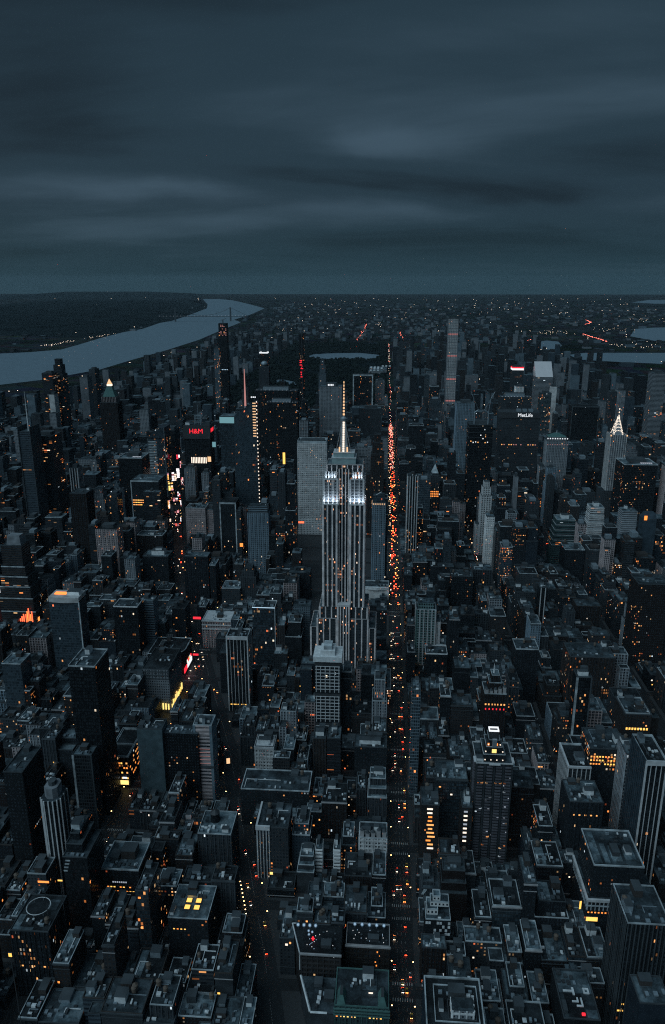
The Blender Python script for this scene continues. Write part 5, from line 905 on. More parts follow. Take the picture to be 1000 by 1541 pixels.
('filigree', 'office_building', 'pier', 'n1', 24.7, 28.0, 88.0, 116.3, 788.7, 'gothic', 'ornate brown masonry tower with a jagged pale top'),
('tanwin', 'office_building', 'grid', 'n2', 27.9, 36.0, 101.9, 256.8, 732.4, 'lowlit', 'square flat roofed block with a bright row of amber windows'),
('brownwall', 'residential_tower', 'grid', 'n1', 44.8, 40.0, 128.2, 370.0, 1038.0, 'plain', 'very broad dark brown tower filling the right edge'),
('greyslab', 'hotel', 'blank', 't3', 26.5, 20.0, 97.8, -251.7, 676.2, 'letters', 'blank teal grey slab wall with faint vertical painted lettering'),
('stripepink', 'hotel', 'pinkbands', 'p1', 19.5, 20.0, 99.8, -198.1, 684.2, 'plantop', 'narrow tower of pinkish horizontal stripes between pale side walls'),
('pitroof', 'office_building', 'litgrid', 'd3', 24.8, 56.0, 37.4, -302.3, 712.3, 'pit', 'long low block with a pale outlined sunken roof and amber windows'),
('bigdark', 'office_tower', 'dark', 'd1', 27.1, 38.0, 173.6, -311.1, 664.1, 'rim', 'huge black tower with a thin pale roof sliver'),
('bigdarkb', 'office_building', 'edge', 'g2', 19.8, 16.0, 87.3, -310.7, 642.4, 'plain', 'dark block with pale vertical strips at the huge black tower foot'),
('whitepiers', 'residential_tower', 'whitepier', 'd3', 17.9, 24.0, 105.8, -301.7, 547.5, 'octa', 'dark tower with bright white vertical ribs and a rounded top'),
('leftslab', 'residential_tower', 'grid', 'd2', 17.7, 40.0, 122.1, -339.3, 563.6, 'plain', 'tall dark slab with a paler right side wall at the left edge'),
('stepleft', 'residential_tower', 'dark', 'd2', 20.8, 34.0, 98.1, -264.1, 507.3, 'stepw', 'dark tower with a pale stepped rooftop below the white ribbed tower'),
('palemech', 'office_building', 'grid', 'd2', 33.0, 34.0, 51.8, -236.9, 531.4, 'mech', 'wide dark block with a pale roof crowded by plant, amber windows below'),
('roof90', 'office_building', 'pier', 'g2', 31.0, 32.0, 53.2, -164.8, 579.7, 'tank', 'grey block with a pale roof, a dark roof tower and small white sheds'),
('whitepb', 'office_building', 'whitegrid', 'w2', 20.8, 24.0, 44.8, -142.6, 732.4, 'whitetop', 'small white gridded block with a white rooftop shed'),
('cornice2', 'office_building', 'grid', 'g2', 29.1, 34.0, 56.9, -112.1, 587.7, 'cornl', 'grey block with a white L shaped cornice on its corner'),
('striproof', 'loft_building', 'grid', 'd3', 70.3, 34.0, 42.8, -120.3, 660.1, 'busy', 'long low block with a long pale blue roof strip full of sheds'),
('tw94a', 'office_building', 'pier', 'n2', 13.8, 24.0, 63.0, -80.0, 724.4, 'whitetop', 'narrow brown block with a white pierced roof shed'),
('tw94b', 'office_building', 'bands', 'g1', 14.5, 24.0, 63.7, -64.5, 724.4, 'busy', 'narrow grey banded block beside the brown one with a white shed'),
('low95', 'office_building', 'grid', 'd3', 35.7, 24.0, 49.4, -24.4, 732.4, 'whitetop', 'low dark block with pale roof houses left beside the bright avenue'),
('mid95', 'office_building', 'pier', 'g2', 19.6, 30.0, 48.5, -16.3, 668.1, 'tiers', 'stepped block with stacked pale roofs left beside the bright avenue'),
('castle', 'office_building', 'whitegrid', 'w2', 25.9, 22.0, 43.7, -19.3, 595.8, 'gothic', 'white stone block with a notched castle like skyline'),
('terr97', 'office_building', 'plain', 'g2', 15.8, 26.0, 32.8, -80.2, 571.6, 'tiers', 'little building of stacked pale terraces beside the orange alley'),
('alley1', 'hotel', 'bands', 'w1', 5.6, 14.0, 35.8, -69.1, 587.7, 'plain', 'narrow white banded block on the left of the orange alley'),
('alley2', 'hotel', 'bands', 'w1', 5.5, 14.0, 36.7, -52.5, 587.7, 'plain', 'narrow white banded block on the right of the orange alley'),
('crown', 'residential_tower', 'balcony', 'n3', 33.4, 34.0, 118.0, 90.0, 611.8, 'crown', 'big grey balcony tower with a stepped crown, lamps and white ring'),
('pit100', 'office_building', 'whitepier', 'g2', 20.8, 38.0, 100.8, 173.4, 636.0, 'pitl', 'square block with a white L shaped roof rim and tall windows'),
('mid101', 'office_building', 'pier', 'g1', 29.6, 32.0, 93.1, 170.8, 595.8, 'row', 'broad grey block with a row of small openings under its roof'),
('roof102', 'office_building', 'litgrid', 'd3', 34.6, 36.0, 111.5, 203.6, 652.0, 'busy', 'broad block with a pale cluttered roof above rows of amber windows'),
('wing102', 'office_building', 'pier', 'g3', 14.2, 26.0, 122.8, 218.7, 627.9, 'busy', 'narrow block with pale ribbed left side, joined to the amber windowed block'),
('right103', 'residential_tower', 'whitepier', 'd2', 17.5, 40.0, 148.0, 220.2, 579.7, 'tray', 'tall dark slab with thin white lines and a paler side at the right edge'),
('podium', 'office_building', 'grid', 'd3', 40.7, 44.0, 80.9, 182.4, 531.4, 'podium', 'big flat topped building with a white lower ledge and pale roof'),
('litstack', 'residential_tower', 'grid', 'n2', 16.6, 26.0, 70.6, 33.7, 611.8, 'busy', 'narrow dark block with a column of large warm lit rooms'),
('litstack2', 'residential_tower', 'grid', 'n2', 9.7, 22.0, 75.7, 66.8, 603.8, 'whitebulk', 'narrow dark block with white roof house and pale lit rooms'),
('bigright', 'office_building', 'pier', 'd2', 29.1, 36.0, 117.7, 171.5, 435.0, 'busy', 'massive dark ribbed block with amber lit lower floors'),
('greycorner', 'office_building', 'plain', 'b1', 18.6, 20.0, 120.7, 154.3, 370.6, 'plain', 'blank grey block cut off by the bottom right corner'),
('bigroof', 'office_building', 'whitegrid', 'b1', 38.6, 38.0, 72.4, 38.2, 386.7, 'court', 'large square roof with nested white outlines and an inner court'),
('checker', 'residential_tower', 'check', 'w1', 20.1, 18.0, 48.6, 34.6, 499.3, 'stackw', 'white checkered apartment stack with terraces'),
('brown111', 'residential_tower', 'plain', 'n1', 22.9, 24.0, 54.0, 50.6, 539.5, 'tiers', 'blank brown walled block with a stepped roof'),
('step111', 'residential_tower', 'pier', 'g2', 15.4, 24.0, 39.9, 31.4, 547.5, 'stepw', 'grey tower stepping down in thin setbacks right of the avenue'),
('letterroof', 'loft_building', 'plain', 'd2', 24.7, 40.0, 58.0, 126.2, 410.8, 'marks', 'dark flat roof carrying large white letter shapes and a red light'),
('ringroof', 'loft_building', 'pier', 'd2', 30.0, 36.0, 64.2, -279.3, 451.0, 'ring', 'dark old block whose roof carries a large thin white ring'),
('skylights', 'loft_building', 'grid', 'd3', 33.0, 36.0, 44.1, -167.7, 491.2, 'skyl', 'dark block with a pale roof and four glowing orange skylights'),
('bulbwest', 'loft_building', 'whitegrid', 'n2', 31.5, 28.0, 41.5, -57.7, 467.1, 'bulbs', 'dark old block with a rooftop bar of glowing glass globes'),
('bulbeast', 'loft_building', 'whitegrid', 'n2', 34.7, 22.0, 35.1, -21.3, 483.2, 'bulbs2', 'dark old block with a line of glowing glass globes by the avenue'),
('wedge', 'loft_building', 'plain', 'g2', 24.3, 30.0, 30.4, -57.5, 426.9, 'wedge', 'wedge shaped block with a thick white slanting roof edge'),
('greenroof', 'loft_building', 'pier', 't2', 39.3, 32.0, 38.1, -24.3, 426.9, 'green', 'old block with green copper roof trim and an amber lit front')]:
    hand(*a)
ANCHOR=['the tallest slim square tower', 'the slim blue glass tower by the park', 'the thin tower with red lights', 'the unfinished tower with pinkish lights', 'the pale slab beside the unfinished tower', 'the black tower in a white frame', 'the grey slab by the bright avenue', 'the big grey slab with a lit roof', 'the grey block behind the mast', 'the wide dark slab by the spire', 'the second wide dark slab', 'the tower with a cyan top', 'the domed slim tower', 'the dark tower with a white lit roof', 'the dark glass tower left of the billboards', 'the dark hotel slab', 'the pale slab at the billboards', 'the smaller pale slab', 'the dark riverside tower', 'the taller dark riverside tower', 'the grey riverside slab', 'the taller grey riverside slab', 'the small white riverside slab', 'the wide slab with rooftop lettering', 'the block behind the lettered slab', 'the dark tower with two cranes', 'the blue grey ribbed tower', 'the tower with a slanted white roof', 'the teal block under the slanted roof', 'the tower with a pink and white top', 'the little white tower', 'the white blade', 'the stone block with crown lights', 'the dark slab with a pale outline', 'the slim grey tower by the spire', 'the second slim grey tower by the spire', 'the grey block at the photo edge', 'the wide block with a pale roof rim', 'the small pale block right of the spire', 'the tower with a thin white mast', 'the darker tower behind the mast tower', 'the tower with a glowing orange pyramid', 'the white gridded slab', 'the stepped masonry tower by the avenue', 'the slim blue tower with an orange ring', 'the low block with a white curved rim', 'the dark tower with white stripes', 'the little tower with a pale pyramid', 'the bright white ribbed tower', 'the white gridded sliver', 'the thin grey blade', 'the white banded ziggurat', 'the grey banded block', 'the blank blue slab', 'the teal stepped block', 'the block with a crowded pale roof', 'the glass box with orange floors', 'the grey wing of the glass box', 'the dark tower with a pale sloped roof', 'the brown masonry tower', 'the striped tower behind the brown one', 'the small pale stepped tower', 'the pinkish gridded stone block', 'the narrow pinkish wing', 'the dark tower with a pale roof outline', 'the pale blue ribbed slab', 'the low grey gridded block', 'the grey ribbed block with a stepped top', 'the terraced tower with a red lit foot', 'the ribbed block over the avenue bend', 'the broad block with a lit top row', 'the narrow pale ribbed block', 'the block with a white roof house', 'the curved glass tower with a red lit roof', 'the black tower with a pale roof rim', 'the pale blue banded wing', 'the low curved store with outlined roof', 'the store with yellow lit street signs', 'the block with three pale cornices', 'the tower with a white edged front', 'the dark tower with a cyan roof edge', 'the slim white tower of three grid bands', 'the teal tower beside the avenue', 'the dark block with a white outlined roof', 'the very slim glass tower', 'the block with a whole grid of lit windows', 'the dark tower with two white lines', 'the square block with a pale flat roof', 'the broad brown block with a bright roof', 'the thin dark tower with a white cap', 'the ornate brown tower', 'the flat block with amber windows', 'the broad dark brown tower', 'the blank teal slab with a painted sign', 'the tower with pink horizontal stripes', 'the long block with an outlined roof pit', 'the huge black tower', 'the block with two pale vertical strips', 'the dark tower with white ribs', 'the dark slab at the left edge', 'the dark tower with a pale stepped top', 'the wide block with a pale cluttered roof', 'the grey block with a roof tower', 'the small white gridded block', 'the block with a white corner cornice', 'the long pale roof strip', 'the narrow brown block with a white shed', 'the narrow grey banded block', 'the low block with pale roof houses', 'the stepped pale roofed block', 'the white block with a notched skyline', 'the little building of stacked pale terraces', 'the narrow white banded block by the alley', 'the second narrow white banded block', 'the tower with a stepped lit crown', 'the block with a white L shaped roof rim', 'the grey block with a row of openings', 'the block with a pale roof and amber windows', 'the pale sided wing', 'the tall dark slab with white lines', 'the big flat building with a white ledge', 'the block with stacked lit rooms', 'the block with a white roof house and lit rooms', 'the massive ribbed block with amber foot', 'the blank grey block in the bottom corner', 'the large roof with white outlines', 'the white checkered stack', 'the blank brown block', 'the stepped grey tower by the avenue', 'the roof with white letter shapes', 'the roof with a white ring', 'the roof with four glowing skylights', 'the rooftop bar with glass bulbs', 'the second rooftop with glass bulbs', 'the wedge block with a white roof edge', 'the roof with green copper trim', 'the brightest stepped tower', 'the tower with lit arches', 'the faceted tower with a pink spire', 'the tower with red letters']
FILL="""a|dark brown apartment block, pale roof, just below|99|-408.1|-377.5|645.0|672.9|47.9|warmlit|n1|2|0|1|0|9|0|0
l|grey loft block, grey roof, just above|71|-495.3|-478.8|1288.2|1316.7|55.5|plain|g2|1|0|1|0|2|0|1
a|low dark brown apartment block, just left of|106|-97.8|-81.2|759.7|786.9|25.8|warmlit|n1|1|0|2|0|12|1|2
o|tall charcoal office block, dark roof, just above|16|-503.6|-487.4|1770.6|1800.3|116.2|pier|d3|0|0|1|0|3|0|3
o|tall dark grey office block, grey roof, just below|47|94.3|114.2|1609.8|1638.9|124.7|dark|g1|1|2|1|0|3|0|4
o|taupe office block, pale roof, just left of|121|21.3|40.5|645.0|672.7|35.6|pier|n3|2|2|1|0|11|1|5
o|tall navy office block, dark roof, just above|44|-28.8|-7.3|1321.9|1350.6|166.5|glass|b1|0|1|1|0|2|0|6
o|narrow dark grey office block, just right of|86|249.9|262.9|1161.9|1189.8|67.7|grid|g1|2|0|1|0|1|0|7
o|low dark grey office block, just right of|112|-77.8|-50.8|603.5|627.0|12.0|grid|g1|1|0|2|0|12|0|8
a|dark grey apartment block, grey roof, just right of|94|-221.0|-204.3|756.6|787.8|42.1|warmlit|g1|1|0|1|0|10|1|9
o|blue grey office block, dark roof and water tank, just below|84|21.3|44.8|837.2|868.2|41.7|dark|b2|0|0|1|1|2|2|10
o|tall blue grey office block, grey roof, just right of|32|430.8|456.7|1931.4|1959.9|144.7|pier|b2|1|0|1|0|2|0|11
l|grey loft block, grey roof, just above|86|229.1|249.3|1161.8|1189.8|77.4|bands|g2|1|2|1|1|3|0|12
a|dark brown apartment block, grey roof, just above|62|-452.2|-426.9|1609.8|1638.6|72.6|pier|n1|1|0|2|0|2|0|13
l|brown loft block, grey roof, just right of|91|287.8|312.7|805.8|833.7|47.4|plain|n2|1|2|1|1|1|0|14
l|charcoal loft block, grey roof, just left of|79|-256.8|-226.3|998.3|1029.0|37.7|grid|d3|1|2|1|1|3|2|15
o|broad tall black office block, grey roof, just left of|50|243.1|279.7|1690.2|1717.5|119.3|pier|d2|1|2|1|0|1|0|16
l|broad brown loft block, grey roof, just left of|39|-1296.5|-1259.2|2494.2|2522.4|53.3|grid|n2|1|0|1|0|1|0|17
l|broad dark brown loft block, just above|85|106.3|141.4|1288.2|1315.9|48.2|grid|n1|0|0|2|0|3|0|18
o|tall charcoal office block, pale roof, just above|50|289.4|312.7|1721.4|1752.6|127.6|pier|d3|2|0|1|0|2|0|19
o|tall dark grey office block, grey roof, just right of|50|276.8|303.2|1609.8|1638.9|125.4|warmlit|g1|1|2|1|0|3|0|20
a|grey apartment block, pale roof, just above|70|-487.3|-461.9|1402.2|1431.0|77.5|pier|g2|2|0|1|0|1|0|21
a|taupe apartment block, grey roof, just left of|67|-268.7|-252.3|1207.8|1235.4|77.5|warmlit|n3|1|1|1|1|2|0|22
a|brown apartment block, pale roof and water tank, just left of|90|105.4|122.7|839.5|868.2|49.3|grid|n2|2|0|2|1|2|2|23
a|brown apartment block, just left of|73|-548.7|-526.5|1078.4|1109.4|50.8|grid|n2|0|2|2|0|3|0|24
o|tall blue grey office block, just left of|47|56.4|79.4|1529.4|1558.5|148.8|glass|b2|1|0|1|0|2|0|25
l|dark brown loft block, pale roof, just left of|82|31.2|47.4|1081.0|1109.4|65.2|plain|n1|2|2|1|1|2|1|26
o|navy office block, dark roof, just above|58|-769.2|-741.5|2092.2|2120.8|82.8|pier|b1|0|2|1|0|3|0|27
a|dark grey apartment block, grey roof, just below|79|-231.7|-203.0|919.5|948.6|60.6|grid|g1|1|0|2|0|2|0|28
o|broad tall grey office block, dark roof, just right of|8|-50.6|-7.3|2574.6|2604.7|137.3|grid|g2|0|0|1|0|1|0|29
o|navy office block, pale roof, second left of|39|-1143.0|-1125.3|2204.4|2235.0|77.5|grid|b1|2|1|1|0|3|0|30
l|low taupe loft block, dark roof and water tank, just below|126|32.8|53.4|519.1|537.7|9.2|pier|n3|0|0|1|1|11|0|31
a|grey apartment block, dark roof, just left of|46|21.3|40.0|1770.6|1799.9|75.0|warmlit|g2|0|0|1|0|2|0|32
l|taupe loft block, dark roof, just left of|58|-765.8|-735.3|2011.8|2039.9|70.1|warmlit|n3|0|0|2|0|3|0|33
o|tall charcoal office block, just right of|38|590.2|606.7|1803.2|1833.0|168.0|glass|d3|2|0|2|0|3|0|34
o|pinkish office block, dark roof, just right of|64|-325.1|-299.3|1497.8|1511.4|93.9|pier|p1|0|0|1|0|3|0|35
o|tall dark grey office block, dark roof, just above|65|-268.7|-248.5|1482.4|1511.4|105.0|grid|g1|0|0|2|0|2|0|36
o|charcoal office block, grey roof, just right of|107|-67.3|-37.7|760.0|786.9|28.0|grid|d3|1|0|2|0|9|0|37
o|tall grey office block, pale roof, just right of|17|-363.2|-346.6|1483.2|1511.4|152.8|grid|g2|2|0|1|0|1|0|38
o|narrow grey office block, second right of|64|-308.1|-299.3|1449.0|1476.3|100.3|grid|g2|2|0|1|0|2|0|39
a|narrow dark brown apartment block, dark roof, just above|79|-225.7|-216.7|999.8|1029.0|59.2|pier|n1|0|0|1|0|1|2|40
o|broad tall charcoal office block, pale roof, just below|50|248.5|286.8|1563.6|1591.8|117.1|strip|d3|2|1|1|0|2|0|41
o|tall charcoal office block, second right of|38|714.9|734.7|2205.7|2235.0|114.8|warmlit|d3|2|1|1|0|3|0|42
o|tall grey office block, dark roof, second above|50|262.1|282.9|1770.6|1800.9|120.1|grid|g2|0|0|1|0|2|0|43
a|dark grey apartment block, grey roof, just above|90|109.9|138.8|886.2|917.2|41.1|grid|g1|1|0|1|0|1|0|44
o|blue grey office block, just right of|70|-461.3|-434.8|1402.7|1431.0|62.2|grid|b2|0|1|1|0|1|0|45
a|dark grey apartment block, pale roof, just right of|60|-750.5|-733.4|1770.6|1799.2|89.3|pier|g1|2|1|1|0|2|0|46
a|grey apartment block, grey roof, just above|94|-234.9|-212.2|725.4|755.8|76.9|grid|g2|1|0|1|2|10|1|47
o|tall grey office block, just right of|37|589.6|606.7|1723.6|1752.6|137.9|glass|g2|2|1|1|0|2|0|48
a|taupe apartment block, grey roof, just above|75|-420.7|-402.6|1127.4|1157.4|57.9|warmlit|n3|1|0|1|0|3|0|49
l|charcoal loft block, pale roof, just left of|80|-229.3|-203.1|1047.0|1075.5|55.6|pier|d3|2|2|2|0|2|0|50
o|narrow navy office block, grey roof, just below|53|483.3|498.0|1368.6|1396.4|94.3|glass|b1|1|0|1|0|1|0|51
l|broad low taupe loft block, grey roof, just above|110|-45.9|-7.3|645.0|666.3|10.5|pier|n3|1|0|1|2|7|0|52
o|dark grey office block, pale roof, just below|49|193.3|213.1|1368.6|1397.3|94.8|strip|g1|2|0|1|0|2|0|53
l|narrow grey loft block, dark roof, just right of|79|-216.1|-201.5|1001.0|1029.0|53.4|bands|g2|0|1|1|1|3|0|54
o|tall navy office block, grey roof, second left of|50|230.6|256.5|1609.8|1638.3|115.6|dark|b1|1|2|2|0|1|0|55
o|tall grey office block, dark roof, just right of|47|107.8|130.4|1529.4|1559.4|141.9|stripe|g2|0|0|1|0|3|0|56
o|broad tall light grey office block, dark roof, just left of|26|193.3|228.0|2689.8|2717.4|123.2|stripe|g3|0|1|1|0|1|0|57
o|tall pinkish office block, grey roof, just right of|54|353.3|368.5|1402.6|1431.0|98.2|stripe|p1|1|2|2|0|3|0|58
l|charcoal loft block, grey roof, just left of|114|71.9|98.3|647.6|673.3|75.6|grid|d3|1|2|1|1|6|1|59
a|grey apartment block, dark roof, just above|55|353.3|370.2|1368.6|1397.5|80.7|grid|g2|0|0|2|0|2|0|60
o|grey office block, pale roof, just above|83|62.8|86.9|998.2|1029.0|44.0|grid|g2|2|0|2|0|2|2|61
l|narrow grey loft block, dark roof, just left of|109|-37.8|-27.9|678.3|707.4|34.7|pier|g2|0|0|1|0|10|0|62
a|narrow low grey apartment block, grey roof, just left of|126|21.3|32.2|519.1|545.7|25.9|warmlit|g2|1|0|1|0|11|0|63
a|dark brown apartment block, pale roof, just above|80|-215.8|-193.7|1127.4|1157.3|57.4|grid|n1|2|0|1|1|3|0|64
o|tall dark grey office block, grey roof, just above|46|21.3|42.5|1805.3|1833.0|118.2|grid|g1|1|0|2|0|2|0|65
a|narrow dark grey apartment block, just above|74|-429.0|-419.2|1081.0|1109.4|71.7|grid|g1|2|0|1|0|2|0|66
l|narrow dark brown loft block, dark roof, second above|75|-402.0|-388.5|1127.4|1154.9|62.8|grid|n1|0|0|2|0|3|0|67
a|dark brown apartment block, grey roof, just above|82|37.9|56.6|1159.6|1189.8|46.0|grid|n1|1|2|1|1|2|0|68
o|tall grey office block, pale roof, just above|11|-517.1|-501.3|2333.4|2362.0|186.4|whitegrid|g2|2|2|1|0|2|0|69
o|narrow tall grey office block, dark roof, just below|17|-401.2|-388.5|1560.8|1591.8|108.3|warmlit|g2|0|0|2|0|1|0|70
l|grey loft block, grey roof, just above|78|-268.7|-247.8|1090.8|1109.4|47.5|pier|g2|1|0|1|0|2|0|71
l|narrow charcoal loft block, grey roof, just above|108|-37.1|-23.4|760.3|787.8|43.7|plain|d3|1|0|2|1|1|2|72
l|charcoal loft block, dark roof, second right of|86|263.5|280.6|1160.0|1189.8|71.8|grid|d3|0|1|2|0|3|0|73
o|tall taupe office block, grey roof, just above|54|353.3|370.5|1480.6|1511.4|114.2|warmlit|n3|1|0|2|0|1|0|74
a|charcoal apartment block, grey roof, just above|128|21.3|39.9|573.3|594.3|26.1|grid|d3|1|0|1|0|12|0|75
o|charcoal office block, dark roof, just above|119|295.7|312.7|759.7|787.8|38.4|glass|d3|0|0|2|0|9|0|76
o|navy office block, pale roof, just left of|81|-113.7|-90.1|840.8|868.2|85.6|warmlit|b1|2|2|1|0|2|0|77
a|grey apartment block, grey roof, just left of|74|-459.2|-429.6|1078.5|1109.4|59.1|bands|g2|1|2|1|0|1|2|78
o|tall navy office block, dark roof, just above|47|86.5|101.9|1802.5|1833.0|129.6|glass|b1|0|0|1|0|1|0|79
o|grey office block, pale roof, just right of|75|-387.9|-359.4|1127.4|1158.1|40.6|pier|g2|2|1|2|0|2|0|80
a|low charcoal apartment block, grey roof, just below|83|32.9|64.1|977.3|995.1|12.0|pier|d3|1|0|2|1|2|0|81
o|tall blue grey office block, pale roof, just left of|11|-460.0|-439.9|1885.5|1913.4|180.8|strip|b2|2|0|2|0|1|0|82
l|narrow dark brown loft block, dark roof, just right of|82|68.6|81.8|1047.0|1075.3|55.8|grid|n1|0|0|1|1|3|2|83
a|narrow dark brown apartment block, grey roof, second left of|82|21.3|30.6|1078.5|1109.4|60.8|warmlit|n1|1|0|1|0|1|0|84
o|tall taupe office block, just right of|81|-74.1|-49.4|816.5|834.9|95.4|glass|n3|1|0|1|0|3|0|85
o|charcoal office block, grey roof, just left of|77|-351.8|-327.6|886.2|917.2|46.6|dark|d3|1|0|2|0|1|0|86
l|low dark brown loft block, grey roof, just above|104|-140.3|-122.9|645.0|658.3|22.9|warmlit|n1|1|0|1|0|5|0|87
o|tall grey office block, grey roof, just right of|61|-548.7|-532.3|1402.9|1431.0|140.1|glass|g2|1|0|1|0|2|0|88
a|narrow dark brown apartment block, second left of|106|-110.3|-98.4|757.3|787.8|38.5|grid|n1|0|0|1|1|11|0|89
a|narrow grey apartment block, just right of|87|205.3|219.6|966.6|994.4|40.7|pier|g2|1|1|2|0|1|0|90
l|dark grey loft block, pale roof, second right of|82|73.2|90.7|1127.4|1155.5|49.1|grid|g1|2|0|2|0|1|0|91
o|narrow tall charcoal office block, pale roof, second right of|50|303.8|312.7|1609.8|1637.6|125.7|pier|d3|2|0|1|0|2|0|92
l|dark brown loft block, dark roof, second above|86|247.9|266.9|1242.5|1270.2|64.2|pier|n1|0|1|1|0|2|0|93
o|tall grey office block, grey roof, second right of|17|-360.4|-342.6|1529.4|1559.6|157.8|dark|g2|1|0|2|0|2|0|94
o|tall charcoal office block, grey roof, just right of|49|193.3|225.5|1321.6|1350.6|119.3|grid|d3|1|0|2|0|3|0|95
o|narrow grey office block, pale roof, third left of|82|21.3|31.4|1001.6|1029.0|72.4|stripe|g2|2|0|1|0|2|1|96
o|tall grey office block, dark roof, just above|26|273.5|295.7|2815.8|2844.0|179.3|stripe|g2|0|1|2|0|1|0|97
o|tall charcoal office block, grey roof, just right of|53|498.6|515.6|1368.6|1396.6|104.2|strip|d3|1|1|2|0|2|0|98
o|grey office block, pale roof, just left of|86|193.3|223.8|1127.4|1154.7|74.3|grid|g2|2|0|1|1|3|0|99
o|tall taupe office block, pale roof, just right of|6|21.3|39.7|2815.8|2844.2|167.2|glass|n3|2|1|2|0|1|0|100
l|taupe loft block, grey roof, just below|66|-247.2|-226.6|1090.8|1109.4|50.8|grid|n3|1|0|1|0|2|0|101
o|taupe office block, grey roof, just right of|103|-127.5|-109.5|695.9|707.4|56.8|dark|n3|1|0|1|0|10|1|102
a|pinkish apartment block, grey roof, second above|70|-477.9|-456.0|1449.0|1470.3|75.8|stripe|p1|1|0|1|0|1|0|103
o|narrow taupe office block, pale roof, just right of|84|45.4|57.2|840.1|868.2|63.5|dark|n3|2|0|1|0|3|0|104
l|narrow dark grey loft block, just right of|69|-309.6|-299.3|1207.8|1237.5|75.4|grid|g1|2|0|1|0|2|0|105
o|narrow grey office block, grey roof, just below|86|246.3|261.2|1127.4|1155.8|47.2|grid|g2|1|0|2|0|3|0|106
o|narrow taupe office block, dark roof, third above|86|262.5|275.0|1207.8|1238.2|75.5|grid|n3|0|0|1|0|2|0|107
o|tall grey office block, grey roof, just below|137|498.4|518.2|1851.0|1878.9|167.6|dark|g2|1|0|1|0|2|0|108
o|tall taupe office block, dark roof, just right of|65|-232.1|-204.5|1368.6|1398.4|105.6|strip|n3|0|0|1|0|2|0|109
o|charcoal office block, pale roof, just above|97|-352.5|-326.5|678.6|707.4|74.2|grid|d3|2|2|1|0|12|1|110
a|grey apartment block, dark roof, just above|51|423.7|456.7|1690.2|1718.3|85.4|pier|g2|0|0|2|0|3|0|111
o|pinkish office block, grey roof, just above|69|-363.8|-339.6|1288.2|1319.1|93.2|bands|p1|1|1|1|0|1|0|112
a|grey apartment block, dark roof, just right of|55|353.3|379.5|1320.1|1350.6|79.6|grid|g2|0|0|2|0|2|0|113
a|grey apartment block, pale roof, just below|45|-22.8|-7.3|1047.0|1074.6|72.4|warmlit|g2|2|0|1|0|2|0|114
o|tall dark grey office block, grey roof, just below|48|210.0|228.7|1482.1|1511.4|125.8|pier|g1|1|1|1|0|1|0|115
o|broad light grey office block, just left of|43|-96.8|-61.6|2011.8|2042.4|111.9|bands|g3|1|2|1|0|1|0|116
o|taupe office block, dark roof, second above|94|-243.1|-221.6|759.4|787.8|65.6|strip|n3|0|2|2|0|9|0|117
o|broad grey office block, dark roof, second right of|69|-339.0|-299.3|1288.2|1317.4|58.1|dark|g2|0|1|1|0|2|0|118
o|tall dark grey office block, dark roof, second above|46|61.1|80.0|1882.7|1913.4|116.3|dark|g1|0|2|2|0|3|0|119
o|black office block, dark roof, fourth left of|82|21.3|40.7|1127.4|1157.0|56.7|warmlit|d2|0|0|1|0|1|0|120
a|narrow grey apartment block, dark roof and water tank, just above|127|59.2|72.3|565.3|594.0|36.9|grid|g2|0|0|1|1|6|0|121
o|narrow blue grey office block, pale roof, just right of|78|-241.5|-229.9|1047.0|1077.2|51.0|pier|b2|2|0|1|1|1|0|122
o|broad tall grey office block, grey roof, just right of|42|-186.9|-152.8|2126.9|2154.6|125.5|dark|g2|1|0|1|0|1|0|123
o|narrow charcoal office block, grey roof, second above|78|-309.7|-299.3|1127.4|1155.9|34.0|grid|d3|1|0|1|0|3|0|124
o|tall light grey office block, dark roof, second right of|49|216.9|237.6|1403.6|1431.0|117.7|bands|g3|0|1|2|0|2|0|125
o|narrow tall navy office block, dark roof, second left of|11|-589.8|-575.3|2365.4|2395.8|125.0|grid|b1|0|0|1|0|1|0|126
o|tall charcoal office block, grey roof, just above|32|532.6|552.8|2413.8|2441.4|119.8|strip|d3|1|0|1|0|3|0|127
a|grey apartment block, just right of|85|135.4|166.7|1207.8|1236.3|78.7|stripe|g2|2|0|1|1|3|0|128
l|dark grey loft block, just left of|85|72.1|88.9|1159.4|1189.8|75.7|grid|g1|1|1|2|0|2|0|129
o|grey office block, grey roof, second above|80|-190.7|-167.9|1081.1|1109.4|79.5|grid|g2|1|1|1|0|3|0|130
o|narrow tall charcoal office block, grey roof, just below|28|447.9|456.7|2127.0|2154.6|191.6|strip|d3|1|0|1|0|3|0|131
o|low navy office block, pale roof, third above|78|-323.0|-299.3|1162.4|1189.8|21.4|grid|b1|2|0|2|0|3|0|132
o|charcoal office block, dark roof, just left of|93|-320.1|-299.3|770.1|787.8|42.9|dark|d3|0|0|1|0|1|0|133
a|dark brown apartment block, grey roof, just above|100|-323.9|-299.3|597.4|627.0|32.3|grid|n1|1|2|1|2|7|0|134
o|charcoal office block, grey roof, just left of|71|-511.4|-492.8|1242.7|1270.2|74.6|grid|d3|1|0|1|0|3|0|135
o|narrow grey office block, pale roof, third above|94|-244.0|-230.9|805.8|836.7|41.6|pier|g2|2|0|2|0|3|0|136
l|pale blue loft block, third left of|106|-107.7|-92.4|725.4|755.7|33.1|stripe|b3|1|1|1|1|12|0|137
a|narrow grey apartment block, pale roof, just above|103|-157.3|-143.3|759.0|787.8|46.3|grid|g2|2|0|1|2|11|0|138
o|narrow taupe office block, pale roof, second left of|77|-333.1|-319.1|840.0|867.3|53.7|grid|n3|2|0|2|0|1|1|139
a|dark brown apartment block, pale roof, second below|126|21.3|40.4|484.2|497.5|35.4|pier|n1|2|0|1|0|12|0|140
